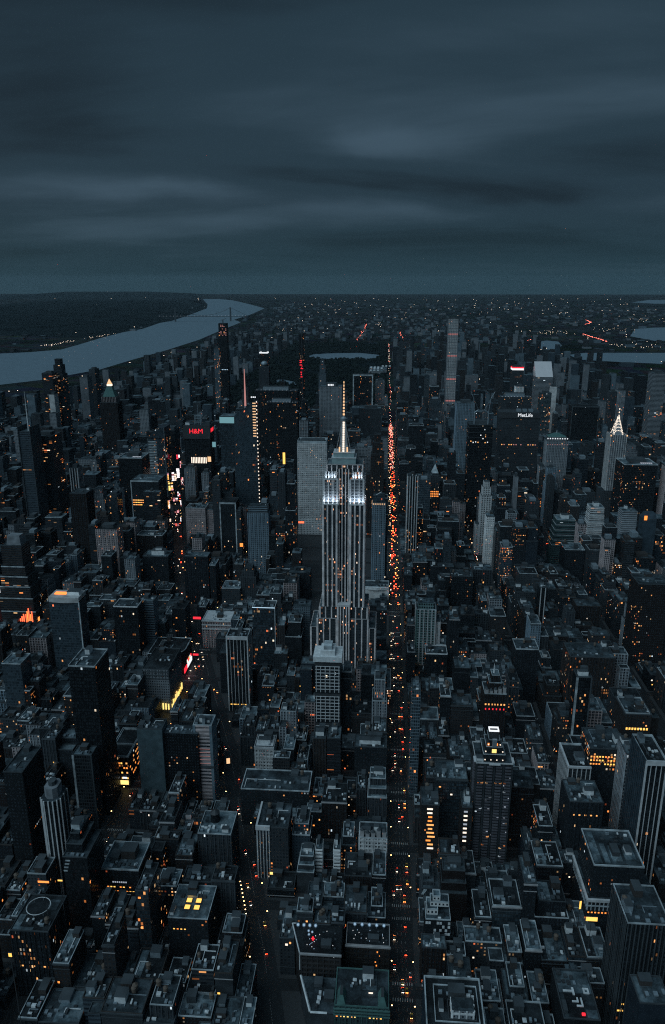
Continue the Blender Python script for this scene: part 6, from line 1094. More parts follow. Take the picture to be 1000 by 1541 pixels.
o|narrow grey office block, pale roof, second above|82|57.2|71.5|1162.0|1189.8|57.1|glass|g2|2|0|1|0|1|0|141
o|narrow tall dark grey office block, grey roof, just left of|15|-771.8|-758.0|2413.8|2442.6|120.8|grid|g1|1|0|2|0|1|0|142
o|low black office block, dark roof, just right of|98|-347.2|-326.5|645.0|672.7|13.8|pier|d2|0|1|1|1|12|0|143
o|narrow charcoal office block, pale roof, just above|113|-50.2|-35.7|603.5|627.0|35.6|warmlit|d3|2|1|1|0|12|0|144
a|low pale blue apartment block, pale roof, just left of|96|-471.9|-451.3|917.6|947.7|12.0|stripe|b3|2|1|2|2|1|0|145
o|tall black office block, grey roof, just right of|10|-318.3|-299.3|2735.4|2765.9|129.1|grid|d2|1|1|1|0|3|0|146
o|tall taupe office block, pale roof, second below|53|423.7|444.1|1322.1|1350.6|102.8|dark|n3|2|0|2|0|3|0|147
o|broad charcoal office block, second left of|85|66.0|104.9|1207.8|1237.3|78.1|grid|d3|1|2|1|0|2|0|148
l|dark grey loft block, just right of|68|-647.2|-627.1|1239.0|1270.2|80.0|pier|g1|0|0|1|0|2|0|149
o|tall pinkish office block, just left of|70|-505.9|-489.8|1368.6|1398.1|96.9|whitegrid|p1|0|0|2|0|2|0|150
o|light grey office block, dark roof, just above|68|-788.1|-771.1|1449.0|1479.0|59.3|pier|g3|0|1|2|0|3|0|151
a|charcoal apartment block, dark roof, third right of|86|261.8|286.0|1127.4|1158.1|68.6|grid|d3|0|0|2|0|3|0|152
o|charcoal office block, dark roof, just above|114|86.4|102.8|725.4|754.2|50.9|glass|d3|0|0|2|0|7|0|153
o|taupe office block, dark roof, just above|102|-193.1|-175.4|613.5|627.0|42.7|glass|n3|0|0|1|0|11|0|154
o|narrow grey office block, grey roof, just above|87|208.0|219.7|1000.7|1029.0|60.6|stripe|g2|1|0|1|0|2|0|155
a|narrow taupe apartment block, just right of|80|-159.7|-149.4|966.6|996.1|81.1|pier|n3|2|0|1|0|1|0|156
o|tall charcoal office block, dark roof, just below|51|380.1|401.1|1320.5|1350.6|119.1|warmlit|d3|0|2|2|0|2|0|157
o|pinkish office block, dark roof, just above|92|483.3|513.2|1319.4|1350.6|48.7|bands|p1|0|0|1|0|2|0|158
o|tall grey office block, dark roof, second above|65|-247.9|-230.7|1480.4|1511.4|119.3|glass|g2|0|2|1|0|3|0|159
o|tall charcoal office block, grey roof, just left of|51|373.0|394.7|1529.4|1556.9|124.6|glass|d3|1|0|1|0|1|0|160
l|broad dark grey loft block, grey roof, just below|71|-463.6|-425.8|1158.8|1189.8|53.6|plain|g1|1|0|1|2|3|0|161
a|grey apartment block, grey roof, just right of|67|-222.8|-191.9|1161.1|1189.8|56.4|warmlit|g2|1|0|1|1|2|0|162
o|tall blue grey office block, grey roof, just left of|56|-590.7|-575.3|1563.9|1591.8|103.1|warmlit|b2|1|1|1|0|2|0|163
o|tall taupe office block, pale roof, second above|54|353.3|368.8|1564.2|1591.8|106.5|pier|n3|2|1|2|0|2|0|164
o|tall charcoal office block, pale roof, third right of|17|-379.3|-349.3|1643.0|1672.2|129.4|warmlit|d3|2|1|2|0|1|0|165
l|narrow brown loft block, grey roof and water tank, just below|96|-400.5|-387.7|805.8|836.5|55.5|warmlit|n2|1|0|1|1|1|1|166
a|grey apartment block, grey roof, second above|69|-366.7|-344.8|1400.5|1431.0|53.6|stripe|g2|1|0|1|0|1|0|167
o|broad taupe office block, second left of|43|-121.6|-85.9|2172.6|2203.2|126.9|warmlit|n3|2|0|2|0|1|0|168
o|dark grey office block, grey roof, third left of|39|-1215.1|-1187.4|2253.0|2280.8|65.7|warmlit|g1|1|1|2|0|2|0|169
o|tall charcoal office block, dark roof, second below|50|267.3|284.5|1481.4|1511.4|126.7|glass|d3|0|0|1|0|2|0|170
o|tall taupe office block, grey roof, just above|88|258.0|282.1|920.2|948.6|97.1|grid|n3|1|2|1|0|3|0|171
l|brown loft block, dark roof, fourth right of|86|275.6|298.7|1207.8|1238.7|69.1|warmlit|n2|0|2|1|0|1|0|172
a|grey apartment block, dark roof, fourth above|86|211.6|241.6|1207.8|1237.5|74.5|warmlit|g2|0|0|1|0|2|0|173
a|grey apartment block, pale roof, second above|108|-22.8|-7.3|759.4|787.8|51.9|grid|g2|2|0|1|0|10|2|174
o|narrow grey office block, second left of|67|-313.5|-299.3|1322.7|1350.6|44.9|pier|g2|2|0|1|0|1|0|175
o|narrow grey office block, just left of|87|148.5|159.7|919.7|948.6|50.8|glass|g2|2|0|1|1|1|1|176
o|narrow light grey office block, second right of|60|-757.7|-743.7|1851.0|1879.9|107.3|stripe|g3|1|0|1|0|1|0|177
o|low black office block, grey roof, second above|102|-185.7|-170.6|645.0|675.9|15.0|glass|d2|1|0|2|0|10|0|178
o|narrow tall grey office block, pale roof, second right of|32|444.7|456.7|1851.0|1881.3|127.2|dark|g2|2|0|1|0|3|0|179
o|grey office block, dark roof, just above|91|256.2|287.2|805.8|833.0|76.8|grid|g2|0|0|2|0|2|0|180
o|light grey office block, just above|73|-548.7|-530.1|1160.6|1189.8|57.6|whitegrid|g3|1|0|1|0|2|0|181
o|narrow low grey office block, pale roof, just below|111|-70.5|-60.1|564.6|585.9|10.8|grid|g2|2|0|1|0|6|0|182
l|grey loft block, pale roof, second right of|55|370.8|391.9|1368.6|1398.0|81.2|plain|g2|2|2|1|0|2|0|183
l|brown loft block, pale roof, second left of|86|193.3|212.8|1082.1|1109.4|67.4|grid|n2|2|0|2|0|3|1|184
o|tall light grey office block, grey roof, just above|42|-237.1|-216.0|1964.7|1993.8|192.0|stripe|g3|1|0|2|0|2|0|185
o|navy office block, grey roof, just below|74|-416.0|-391.9|966.6|996.6|64.9|grid|b1|1|1|1|0|3|0|186
l|brown loft block, grey roof, just above|101|-268.7|-247.8|567.2|592.2|35.1|plain|n2|1|0|2|2|9|0|187
o|narrow dark grey office block, third right of|69|-309.4|-299.3|1242.6|1270.2|54.3|glass|g1|2|0|1|0|2|0|188
a|dark grey apartment block, just above|115|193.3|212.2|725.4|753.8|60.5|grid|g1|1|0|1|1|5|0|189
l|grey loft block, pale roof, just right of|93|-268.7|-243.7|757.6|787.8|30.0|grid|g2|2|1|1|0|7|0|190
a|grey apartment block, pale roof and two water tanks, second below|84|30.8|54.7|805.8|833.5|41.5|pier|g2|2|0|1|2|2|1|191
o|charcoal office block, grey roof, just left of|92|393.2|410.3|1207.8|1236.9|78.4|grid|d3|1|1|1|0|1|0|192
l|low dark grey loft block, just above|93|-318.5|-299.3|838.8|867.3|19.3|warmlit|g1|0|0|1|1|1|0|193
o|tall dark grey office block, second right of|68|-668.3|-650.5|1288.2|1316.0|95.9|grid|g1|1|0|1|0|3|0|194
o|pale blue office block, dark roof, second above|93|-319.9|-299.3|805.8|836.4|36.8|pier|b3|0|2|1|0|2|0|195
o|narrow dark grey office block, grey roof, second above|90|122.2|136.1|920.5|948.6|40.7|strip|g1|1|0|1|0|3|2|196
o|tall charcoal office block, pale roof, second right of|47|147.0|166.7|1690.2|1721.0|123.9|grid|d3|2|0|2|0|1|0|197
o|narrow low charcoal office block, grey roof, just right of|127|72.9|83.8|564.6|594.4|14.8|dark|d3|1|0|1|0|8|0|198
o|grey office block, pale roof, second left of|70|-509.5|-485.8|1322.7|1350.6|93.7|grid|g2|2|0|1|0|3|0|199
l|narrow grey loft block, dark roof, third above|90|139.9|151.9|838.6|868.2|77.9|whitegrid|g2|0|0|1|0|1|0|200
a|broad grey apartment block, pale roof, third left of|86|193.3|228.5|1161.8|1189.8|42.1|stripe|g2|2|0|1|2|3|0|201
l|narrow taupe loft block, dark roof, second above|74|-466.1|-451.4|1127.4|1156.0|60.4|grid|n3|0|0|1|1|1|0|202
o|narrow black office block, dark roof, just below|65|-223.5|-211.7|1320.5|1350.6|93.2|dark|d2|0|0|1|0|2|0|203
a|dark brown apartment block, grey roof, second left of|92|371.1|392.1|1161.7|1189.8|70.9|warmlit|n1|1|0|1|2|1|0|204
l|dark grey loft block, dark roof, just below|94|-211.6|-194.7|725.4|756.2|33.4|pier|g1|0|2|1|1|10|0|205
l|taupe loft block, dark roof and water tank, second right of|75|-388.9|-366.2|1160.9|1189.8|48.2|grid|n3|0|0|1|1|2|0|206
o|narrow black office block, grey roof, just below|110|-19.0|-7.3|564.6|594.0|30.5|grid|d2|1|0|1|0|6|1|207
o|narrow grey office block, dark roof, fourth above|90|139.4|149.1|886.2|914.7|59.6|glass|g2|0|0|1|0|3|0|208
o|tall charcoal office block, dark roof, second right of|65|-211.1|-193.5|1321.2|1350.6|112.0|warmlit|d3|0|0|2|0|2|0|209
o|tall grey office block, pale roof, second below|47|98.3|121.2|1483.8|1511.4|118.3|strip|g2|2|2|2|0|1|0|210
l|narrow grey loft block, dark roof and water tank, second above|103|-142.7|-129.2|758.2|787.8|49.5|pier|g2|0|0|1|1|7|1|211
o|taupe office block, dark roof, second above|68|-718.8|-694.6|1368.6|1398.9|80.2|strip|n3|0|0|1|0|2|0|212
l|dark grey loft block, just right of|83|79.3|98.6|886.2|916.1|67.9|plain|g1|2|0|1|1|1|0|213
a|narrow dark grey apartment block, just left of|83|21.3|32.3|966.6|994.4|46.8|pier|g1|0|0|1|1|3|0|214
l|low taupe loft block, pale roof, third above|102|-203.8|-186.3|645.0|673.0|15.8|pier|n3|2|1|1|2|12|0|215
o|tall taupe office block, dark roof, just below|61|-548.7|-526.9|1321.2|1350.6|119.1|dark|n3|0|2|1|0|3|0|216
l|grey loft block, second right of|85|139.0|166.7|1158.8|1189.8|57.7|grid|g2|0|0|2|1|1|0|217
l|narrow charcoal loft block, pale roof, just below|75|-341.4|-332.3|1011.4|1029.0|57.4|pier|d3|2|0|1|0|3|1|218
l|narrow charcoal loft block, pale roof, second right of|103|-120.0|-108.3|725.4|752.8|47.5|plain|d3|2|0|1|0|5|0|219
o|light grey office block, just right of|88|276.0|295.6|886.2|917.2|88.9|stripe|g3|1|2|2|0|1|0|220
a|grey apartment block, pale roof and water tank, just below|90|95.0|118.1|818.5|833.7|36.0|pier|g2|2|0|2|1|2|1|221
o|tall grey office block, dark roof, third right of|32|500.4|517.3|2011.8|2040.6|123.8|pier|g2|0|1|2|0|1|0|222
a|dark brown apartment block, dark roof, just below|101|-251.7|-223.0|518.1|529.6|30.6|warmlit|n1|0|0|1|0|12|0|223
o|narrow charcoal office block, second right of|80|-167.3|-153.3|1081.1|1109.4|67.5|dark|d3|0|0|2|0|1|0|224
a|dark brown apartment block, dark roof, just right of|113|-44.4|-19.6|564.6|594.0|27.9|pier|n1|0|0|2|1|7|0|225
o|blue grey office block, dark roof, just below|39|-1098.7|-1074.6|2092.2|2122.0|50.9|warmlit|b2|0|2|1|0|2|0|226
l|pinkish loft block, pale roof, just below|89|222.7|242.6|805.8|834.9|61.4|bands|p1|2|0|1|1|3|2|227
o|narrow tall light grey office block, grey roof, third right of|50|353.3|364.8|1803.1|1833.0|117.5|bands|g3|1|0|1|0|2|0|228
o|tall grey office block, third right of|38|733.0|757.2|2125.3|2154.6|111.5|grid|g2|2|2|1|0|2|0|229
o|narrow charcoal office block, grey roof, third right of|75|-341.7|-331.8|1047.0|1075.9|56.6|strip|d3|1|0|1|0|1|0|230
o|navy office block, dark roof, third right of|55|353.3|369.8|1288.2|1319.1|51.0|dark|b1|0|0|1|0|2|0|231
o|tall pale blue office block, pale roof, just below|32|353.3|379.1|1723.7|1752.6|131.0|whitegrid|b3|2|1|2|0|1|0|232
a|narrow brown apartment block, second left of|73|-589.5|-575.3|1127.4|1155.2|47.1|warmlit|n2|0|0|2|1|2|0|233
a|broad brown apartment block, grey roof, fifth above|86|213.2|247.3|1242.7|1270.2|66.9|grid|n2|1|0|1|0|1|0|234
a|taupe apartment block, dark roof, just right of|114|127.7|151.2|757.7|786.9|32.3|pier|n3|0|0|2|0|10|2|235
o|tall pinkish office block, second right of|37|558.5|574.0|1561.4|1591.8|176.5|stripe|p1|1|0|1|0|3|0|236
l|grey loft block, dark roof, fifth right of|86|281.2|298.3|1159.5|1189.8|62.5|pier|g2|0|2|1|1|1|0|237
a|narrow brown apartment block, second right of|83|91.4|106.2|966.6|997.7|51.5|grid|n2|1|0|1|0|2|1|238
a|brown apartment block, grey roof, second right of|67|-225.3|-208.3|1288.2|1318.8|62.6|grid|n2|1|2|1|0|3|0|239
a|dark brown apartment block, grey roof, second right of|114|109.1|134.8|645.0|672.5|69.5|grid|n1|1|0|1|1|6|0|240
o|narrow dark grey office block, third right of|82|77.3|90.8|966.6|997.3|98.5|pier|g1|2|0|2|1|1|1|241
a|dark brown apartment block, pale roof, just above|95|-341.1|-320.7|757.3|787.8|31.9|grid|n1|2|2|1|1|12|1|242
o|broad grey office block, just right of|43|21.3|59.4|2044.7|2074.2|127.8|bands|g2|2|0|1|0|3|0|243
o|tall grey office block, dark roof, just below|37|552.7|581.6|1609.8|1640.7|117.0|stripe|g2|0|2|1|0|1|0|244
a|narrow taupe apartment block, dark roof, just above|98|-361.0|-347.8|645.0|676.0|50.6|grid|n3|0|0|1|1|12|0|245
a|narrow dark grey apartment block, grey roof, second right of|84|55.3|67.6|805.8|834.1|73.4|grid|g1|1|0|1|2|3|0|246
o|tall grey office block, grey roof, third below|50|265.2|285.7|1449.0|1476.9|129.8|warmlit|g2|1|0|1|0|3|0|247
o|tall black office block, pale roof, just below|52|403.2|420.1|1288.2|1316.2|106.4|strip|d2|2|0|1|0|3|0|248
a|brown apartment block, dark roof, just left of|130|-333.4|-312.4|484.2|513.3|32.8|grid|n2|0|1|1|1|9|1|249
o|narrow taupe office block, just right of|101|-206.4|-196.0|484.2|515.1|76.1|glass|n3|0|0|1|0|12|2|250
a|brown apartment block, pale roof, just left of|102|-197.8|-182.1|564.6|593.8|41.0|grid|n2|2|0|2|0|11|0|251
o|low black office block, dark roof, just left of|111|-114.5|-89.9|564.6|585.9|9.9|warmlit|d2|0|0|1|0|5|0|252
a|grey apartment block, dark roof, third above|103|-174.7|-157.9|759.5|787.8|48.8|pier|g2|0|1|2|0|5|1|253
l|narrow charcoal loft block, third right of|85|133.6|142.5|1079.6|1109.4|78.8|warmlit|d3|2|0|1|0|3|0|254
a|narrow taupe apartment block, pale roof, just above|130|-311.8|-299.3|484.2|513.1|43.8|grid|n3|2|0|1|2|11|0|255
a|dark brown apartment block, grey roof, second below|86|193.3|209.8|1047.0|1074.4|70.1|pier|n1|1|0|2|0|2|0|256
o|narrow tall taupe office block, grey roof, just left of|136|-218.1|-208.5|2206.9|2235.0|165.0|strip|n3|1|0|1|0|1|0|257
o|tall taupe office block, dark roof, just left of|9|-491.6|-470.4|2526.8|2556.6|193.4|strip|n3|0|0|1|0|1|0|258
o|dark grey office block, dark roof, third above|54|366.4|389.2|1690.2|1720.6|80.4|pier|g1|0|2|1|0|3|0|259
o|narrow grey office block, second left of|58|-754.6|-740.1|1884.0|1913.4|107.7|grid|g2|0|0|2|0|3|0|260
a|narrow pinkish apartment block, pale roof, third above|82|51.2|65.4|1207.8|1237.5|50.9|stripe|p1|2|0|2|0|1|0|261
a|narrow low charcoal apartment block, pale roof, just right of|126|54.0|65.8|515.5|537.7|10.4|pier|d3|2|0|1|0|9|0|262
a|narrow taupe apartment block, second above|73|-529.5|-516.6|1159.3|1189.8|59.0|grid|n3|1|0|2|0|2|0|263
o|dark grey office block, grey roof, just below|59|-647.0|-629.5|1403.6|1431.0|80.7|warmlit|g1|1|1|1|0|2|0|264
o|tall charcoal office block, grey roof, second above|47|129.6|147.5|1724.5|1752.6|164.3|grid|d3|1|0|2|0|2|0|265
o|tall dark grey office block, dark roof, third above|46|40.1|63.2|1931.4|1958.9|129.9|grid|g1|0|0|1|0|3|0|266
o|tall grey office block, pale roof, second right of|42|-152.2|-133.4|2127.2|2154.6|124.1|stripe|g2|2|0|1|0|2|0|267
a|grey apartment block, dark roof, third right of|68|-673.8|-655.3|1320.1|1350.6|78.8|whitegrid|g2|0|1|2|0|1|0|268
o|charcoal office block, just right of|73|-470.9|-447.5|1047.0|1074.6|59.5|grid|d3|2|2|1|0|1|0|269
a|low grey apartment block, dark roof, second right of|127|73.4|93.4|596.6|610.0|10.8|grid|g2|0|0|2|0|12|0|270
a|grey apartment block, dark roof, third right of|114|134.3|154.5|725.4|752.6|29.6|stripe|g2|0|1|2|0|5|2|271
o|narrow grey office block, grey roof, just right of|96|-382.2|-368.5|886.2|916.2|50.4|warmlit|g2|1|0|1|0|1|2|272
o|narrow navy office block, pale roof, second left of|102|-206.4|-193.7|598.5|627.0|36.6|strip|b1|2|0|1|1|5|0|273
a|grey apartment block, pale roof and water tank, third right of|84|60.9|78.7|886.2|916.1|36.7|grid|g2|2|0|1|1|3|2|274
o|tall charcoal office block, dark roof, third right of|49|212.8|233.7|1288.2|1315.4|126.7|warmlit|d3|0|0|2|0|2|0|275
o|tall navy office block, grey roof, fourth right of|32|435.9|456.7|1770.6|1799.8|142.8|dark|b1|1|0|2|0|2|0|276
a|grey apartment block, dark roof, third above|68|-770.5|-748.7|1449.0|1478.2|72.6|pier|g2|0|1|2|0|3|0|277
a|narrow grey apartment block, grey roof, just left of|94|-247.0|-235.5|725.4|755.4|37.4|grid|g2|1|0|1|1|7|1|278
l|narrow light grey loft block, dark roof, just below|55|299.3|312.7|1207.8|1236.1|58.9|bands|g3|0|0|1|0|1|0|279
l|narrow grey loft block, dark roof, second below|90|133.4|144.2|805.8|833.6|33.6|pier|g2|0|0|1|0|2|0|280
l|taupe loft block, dark roof, fourth right of|114|119.4|148.5|678.3|707.4|50.1|plain|n3|0|0|1|0|6|0|281
o|tall taupe office block, grey roof, fourth right of|50|353.3|382.0|1770.6|1801.5|108.0|pier|n3|1|0|2|0|3|0|282
o|tall dark grey office block, pale roof, just left of|42|-268.7|-237.4|1805.6|1833.0|118.1|glass|g1|2|2|1|0|1|0|283
a|light grey apartment block, grey roof and water tank, just below|92|353.3|373.8|1080.1|1109.4|69.7|pier|g3|1|1|2|1|1|0|284
o|broad tall grey office block, grey roof, second left of|26|129.7|166.7|2528.3|2556.6|167.7|glass|g2|1|0|2|0|1|0|285
o|broad charcoal office block, pale roof, second below|59|-681.6|-647.6|1403.0|1431.0|92.4|strip|d3|2|0|1|0|3|0|286
o|narrow pale blue office block, second above|87|193.3|207.4|998.6|1029.0|80.2|whitegrid|b3|1|0|1|0|2|0|287
o|narrow navy office block, grey roof, just left of|54|286.3|299.1|1449.0|1477.9|58.8|strip|b1|1|0|1|0|1|0|288
a|broad brown apartment block, third right of|67|-216.8|-178.7|1242.0|1270.2|48.0|warmlit|n2|0|0|1|0|1|0|289
l|low charcoal loft block, dark roof, second above|101|-268.7|-237.8|598.4|627.0|11.1|warmlit|d3|0|0|2|0|9|0|290
o|broad charcoal office block, second right of|6|21.3|56.9|2448.5|2476.2|167.1|grid|d3|2|2|2|0|2|0|291
o|tall dark grey office block, pale roof, just below|46|46.6|63.0|1449.0|1478.3|111.3|warmlit|g1|2|1|1|0|2|0|292
a|charcoal apartment block, grey roof, second above|88|247.3|266.9|997.9|1029.0|60.9|pier|d3|1|0|1|0|1|2|293
a|narrow grey apartment block, pale roof, third left of|77|-342.7|-333.7|837.2|868.2|50.6|grid|g2|2|0|1|0|3|1|294
o|blue grey office block, grey roof, just right of|104|-95.5|-78.4|599.4|627.0|48.2|warmlit|b2|1|1|2|0|5|2|295
a|narrow grey apartment block, pale roof, second left of|90|99.2|109.3|886.2|914.1|55.4|grid|g2|2|0|1|0|1|0|296
l|narrow charcoal loft block, second right of|101|-218.6|-204.4|517.1|546.6|41.1|grid|d3|1|0|1|1|9|1|297
a|grey apartment block, grey roof, second left of|87|131.8|156.7|966.6|995.0|49.2|grid|g2|1|1|2|1|2|0|298
a|pinkish apartment block, pale roof, just above|60|-875.4|-850.3|2123.6|2154.6|88.8|stripe|p1|2|1|2|0|2|0|299
l|charcoal loft block, dark roof and water tank, just right of|90|144.8|166.7|805.8|835.1|50.4|plain|d3|0|0|2|1|1|0|300
o|broad dark grey office block, grey roof, second above|92|420.7|456.7|1288.2|1315.9|77.4|dark|g1|1|0|1|0|3|0|301
o|blue grey office block, grey roof, second below|49|193.3|212.2|1288.2|1315.7|91.8|warmlit|b2|1|0|1|0|1|0|302
o|narrow grey office block, second right of|81|-56.2|-46.1|886.2|907.5|45.4|pier|g2|0|0|1|0|1|1|303
a|dark brown apartment block, grey roof, second below|79|-203.5|-175.6|903.0|914.5|46.6|pier|n1|1|0|1|0|3|0|304
o|narrow charcoal office block, pale roof, second left of|94|-268.7|-260.0|805.8|833.8|39.2|strip|d3|2|0|1|0|3|0|305
l|charcoal loft block, grey roof, third above|101|-247.2|-221.2|567.2|595.5|33.7|grid|d3|1|0|2|0|9|0|306
a|pinkish apartment block, grey roof, just below|73|-535.4|-506.9|1001.4|1029.0|46.9|stripe|p1|1|1|2|0|1|1|307
o|charcoal office block, dark roof, second right of|87|220.2|242.0|966.6|996.1|57.2|pier|d3|0|0|1|0|1|0|308
o|narrow low taupe office block, dark roof, just below|113|-59.5|-45.0|564.6|585.9|11.6|pier|n3|0|0|1|0|9|0|309
o|charcoal office block, dark roof, second above|85|118.2|134.7|1320.2|1350.6|79.4|grid|d3|0|1|1|0|3|0|310
o|narrow low dark grey office block, grey roof, just below|131|-195.4|-186.0|484.2|514.1|10.3|grid|g1|1|0|1|0|7|0|311
o|grey office block, dark roof, second above|127|40.5|58.6|573.3|593.0|49.7|warmlit|g2|0|0|1|0|5|2|312
o|dark grey office block, grey roof, fourth left of|86|193.3|211.0|1207.8|1237.4|50.6|grid|g1|1|0|1|0|1|0|313
l|dark brown loft block, pale roof, just below|87|193.3|222.0|921.1|948.6|35.3|grid|n1|2|0|1|0|3|0|314
o|tall grey office block, grey roof, second right of|8|21.3|49.3|2172.6|2200.1|174.3|stripe|g2|1|0|1|0|3|0|315
l|narrow brown loft block, second left of|81|-126.1|-116.4|886.2|907.5|46.8|pier|n2|2|0|1|0|2|2|316
o|tall charcoal office block, dark roof, second left of|54|259.6|280.4|1401.6|1431.0|108.4|grid|d3|0|0|2|0|1|0|317
o|tall pinkish office block, grey roof, third below|47|121.8|137.9|1482.4|1511.4|115.3|stripe|p1|1|1|1|0|2|0|318
a|brown apartment block, dark roof, just above|99|-456.7|-429.1|725.4|755.1|34.1|pier|n2|0|0|1|0|8|0|319
l|charcoal loft block, grey roof, third right of|80|-148.8|-125.9|967.1|996.0|84.4|plain|d3|1|1|1|0|3|0|320
o|narrow tall dark grey office block, grey roof, second below|61|-548.7|-535.8|1288.2|1317.7|115.6|strip|g1|1|0|1|0|3|0|321
a|pinkish apartment block, pale roof, just left of|49|144.2|166.7|1643.7|1672.2|64.1|whitegrid|p1|2|2|1|0|3|0|322
o|narrow black office block, grey roof, second below|111|-74.1|-60.9|516.6|546.6|36.0|strip|d2|1|0|1|0|12|2|323
o|light grey office block, third above|73|-606.3|-575.3|1159.9|1189.8|59.3|bands|g3|0|1|1|0|1|0|324
a|charcoal apartment block, grey roof, third left of|92|375.0|392.6|1207.8|1235.0|59.2|grid|d3|1|1|2|0|2|0|325
o|broad tall charcoal office block, grey roof, just above|15|-886.8|-850.3|2815.8|2844.9|112.5|dark|d3|1|0|2|0|3|0|326
o|dark grey office block, grey roof, third below|126|41.0|56.1|484.2|497.5|29.4|strip|g1|1|0|2|0|10|2|327
a|charcoal apartment block, grey roof, fourth right of|68|-622.6|-601.7|1207.8|1237.5|67.0|grid|d3|1|0|2|0|2|0|328
a|grey apartment block, pale roof and water tank, second above|91|296.2|312.7|886.2|916.6|47.5|grid|g2|2|0|1|1|1|1|329
a|dark brown apartment block, dark roof, third above|88|269.9|297.4|1047.0|1075.3|51.4|warmlit|n1|0|2|1|0|2|0|330
o|navy office block, dark roof, second above|114|88.7|105.2|758.0|786.9|44.8|glass|b1|0|0|1|0|6|1|331
o|narrow black office block, grey roof, second right of|96|-357.6|-344.0|805.8|833.7|58.9|strip|d2|1|0|1|0|2|0|332
o|tall pinkish office block, dark roof, fourth right of|55|370.4|389.4|1288.2|1315.5|106.6|bands|p1|0|2|2|0|2|0|333
a|grey apartment block, grey roof, second left of|93|-343.4|-320.5|805.8|836.6|33.4|pier|g2|1|1|1|1|3|2|334
o|grey office block, pale roof, just below|106|-108.9|-91.9|695.9|707.4|44.5|dark|g2|2|0|1|0|8|0|335
o|grey office block, dark roof, fourth above|88|252.2|269.3|1047.0|1075.4|76.3|pier|g2|0|1|1|0|2|0|336
a|brown apartment block, dark roof, just left of|89|193.3|215.9|886.2|916.5|44.8|warmlit|n2|0|1|1|0|3|0|337
o|broad dark grey office block, fourth right of|67|-206.2|-173.0|1207.8|1236.8|52.2|glass|g1|0|0|1|1|1|0|338
l|dark brown loft block, third right of|87|220.3|246.7|1001.1|1029.0|61.2|plain|n1|1|0|2|0|1|0|339
o|narrow tall navy office block, pale roof, second above|60|-881.8|-868.5|2092.2|2121.1|115.3|grid|b1|2|0|1|0|2|0|340
o|narrow charcoal office block, pale roof, just left of|91|243.2|255.6|805.8|836.6|45.6|warmlit|d3|2|0|2|0|1|1|341
l|narrow dark brown loft block, grey roof, second above|99|-420.8|-408.7|645.0|673.8|80.3|warmlit|n1|1|0|2|0|10|0|342
o|narrow grey office block, grey roof, second below|39|-1061.5|-1048.6|1964.6|1993.8|76.7|glass|g2|1|0|1|0|3|0|343
o|narrow tall grey office block, grey roof, fifth right of|50|353.3|365.8|1690.2|1721.3|117.6|pier|g2|1|0|2|0|2|0|344
o|tall taupe office block, pale roof, second above|15|-823.7|-804.3|2767.6|2797.8|131.4|glass|n3|2|0|1|0|3|0|345
o|narrow navy office block, third left of|102|-214.6|-204.4|645.0|674.7|14.5|strip|b1|0|0|1|0|10|0|346
l|charcoal loft block, dark roof, just below|85|100.9|121.1|1047.0|1077.1|69.0|pier|d3|0|0|1|1|2|0|347
a|brown apartment block, dark roof and water tank, second left of|109|-67.3|-38.4|678.0|707.4|27.8|warmlit|n2|0|0|1|1|12|2|348
l|narrow grey loft block, third left of|87|140.8|154.9|998.4|1029.0|51.7|plain|g2|0|0|1|1|2|1|349
o|grey office block, pale roof, fourth left of|92|353.3|371.7|1127.4|1157.5|62.8|dark|g2|2|0|1|0|2|0|350
o|narrow charcoal office block, dark roof, just left of|129|103.1|112.1|403.8|431.4|36.7|dark|d3|0|0|1|0|12|2|351
a|narrow pinkish apartment block, grey roof, third above|99|-428.5|-415.3|725.4|756.0|35.8|whitegrid|p1|1|0|1|1|7|0|352
l|taupe loft block, grey roof, third left of|90|68.2|94.4|805.8|834.1|61.6|grid|n3|1|0|2|0|3|0|353
o|narrow charcoal office block, just right of|45|21.3|34.9|1207.8|1235.8|67.5|warmlit|d3|1|0|1|0|3|0|354
l|narrow grey loft block, pale roof, fourth above|94|-247.8|-233.8|838.6|868.2|41.7|whitegrid|g2|2|0|1|0|1|0|355
l|dark grey loft block, third right of|83|87.5|118.7|999.9|1029.0|56.5|plain|g1|0|2|2|0|1|0|356
a|dark grey apartment block, dark roof, fourth left of|77|-367.9|-352.4|886.2|915.0|56.4|pier|g1|0|0|1|0|3|0|357
o|charcoal office block, just left of|115|149.1|166.7|677.9|707.4|46.3|pier|d3|1|0|1|0|11|0|358
a|broad charcoal apartment block, dark roof, fourth above|68|-823.7|-787.4|1483.4|1511.4|75.0|grid|d3|0|2|1|0|1|0|359
o|tall dark grey office block, grey roof, third above|47|111.9|131.0|2092.2|2122.2|116.2|warmlit|g1|1|0|1|0|2|0|360
o|narrow taupe office block, grey roof, just above|121|33.4|45.2|679.7|707.4|51.5|dark|n3|1|0|1|1|12|1|361
l|narrow taupe loft block, dark roof and water tank, just above|96|-428.6|-416.6|966.6|993.9|50.8|pier|n3|0|0|1|1|1|2|362
o|grey office block, dark roof, fourth right of|87|227.8|251.6|1047.0|1077.0|49.7|pier|g2|0|0|2|0|1|0|363
o|tall navy office block, pale roof, third left of|54|234.3|254.5|1288.2|1317.3|126.7|grid|b1|2|1|1|0|2|0|364
a|charcoal apartment block, dark roof, fourth right of|75|-331.2|-311.0|1047.0|1075.6|66.2|warmlit|d3|0|0|2|0|1|1|365
l|narrow grey loft block, grey roof and water tank, second left of|96|-446.9|-433.2|839.5|868.2|44.8|warmlit|g2|1|0|1|1|1|0|366
l|dark grey loft block, dark roof, fifth left of|86|193.3|212.6|1241.8|1270.2|42.6|plain|g1|0|0|2|0|3|0|367
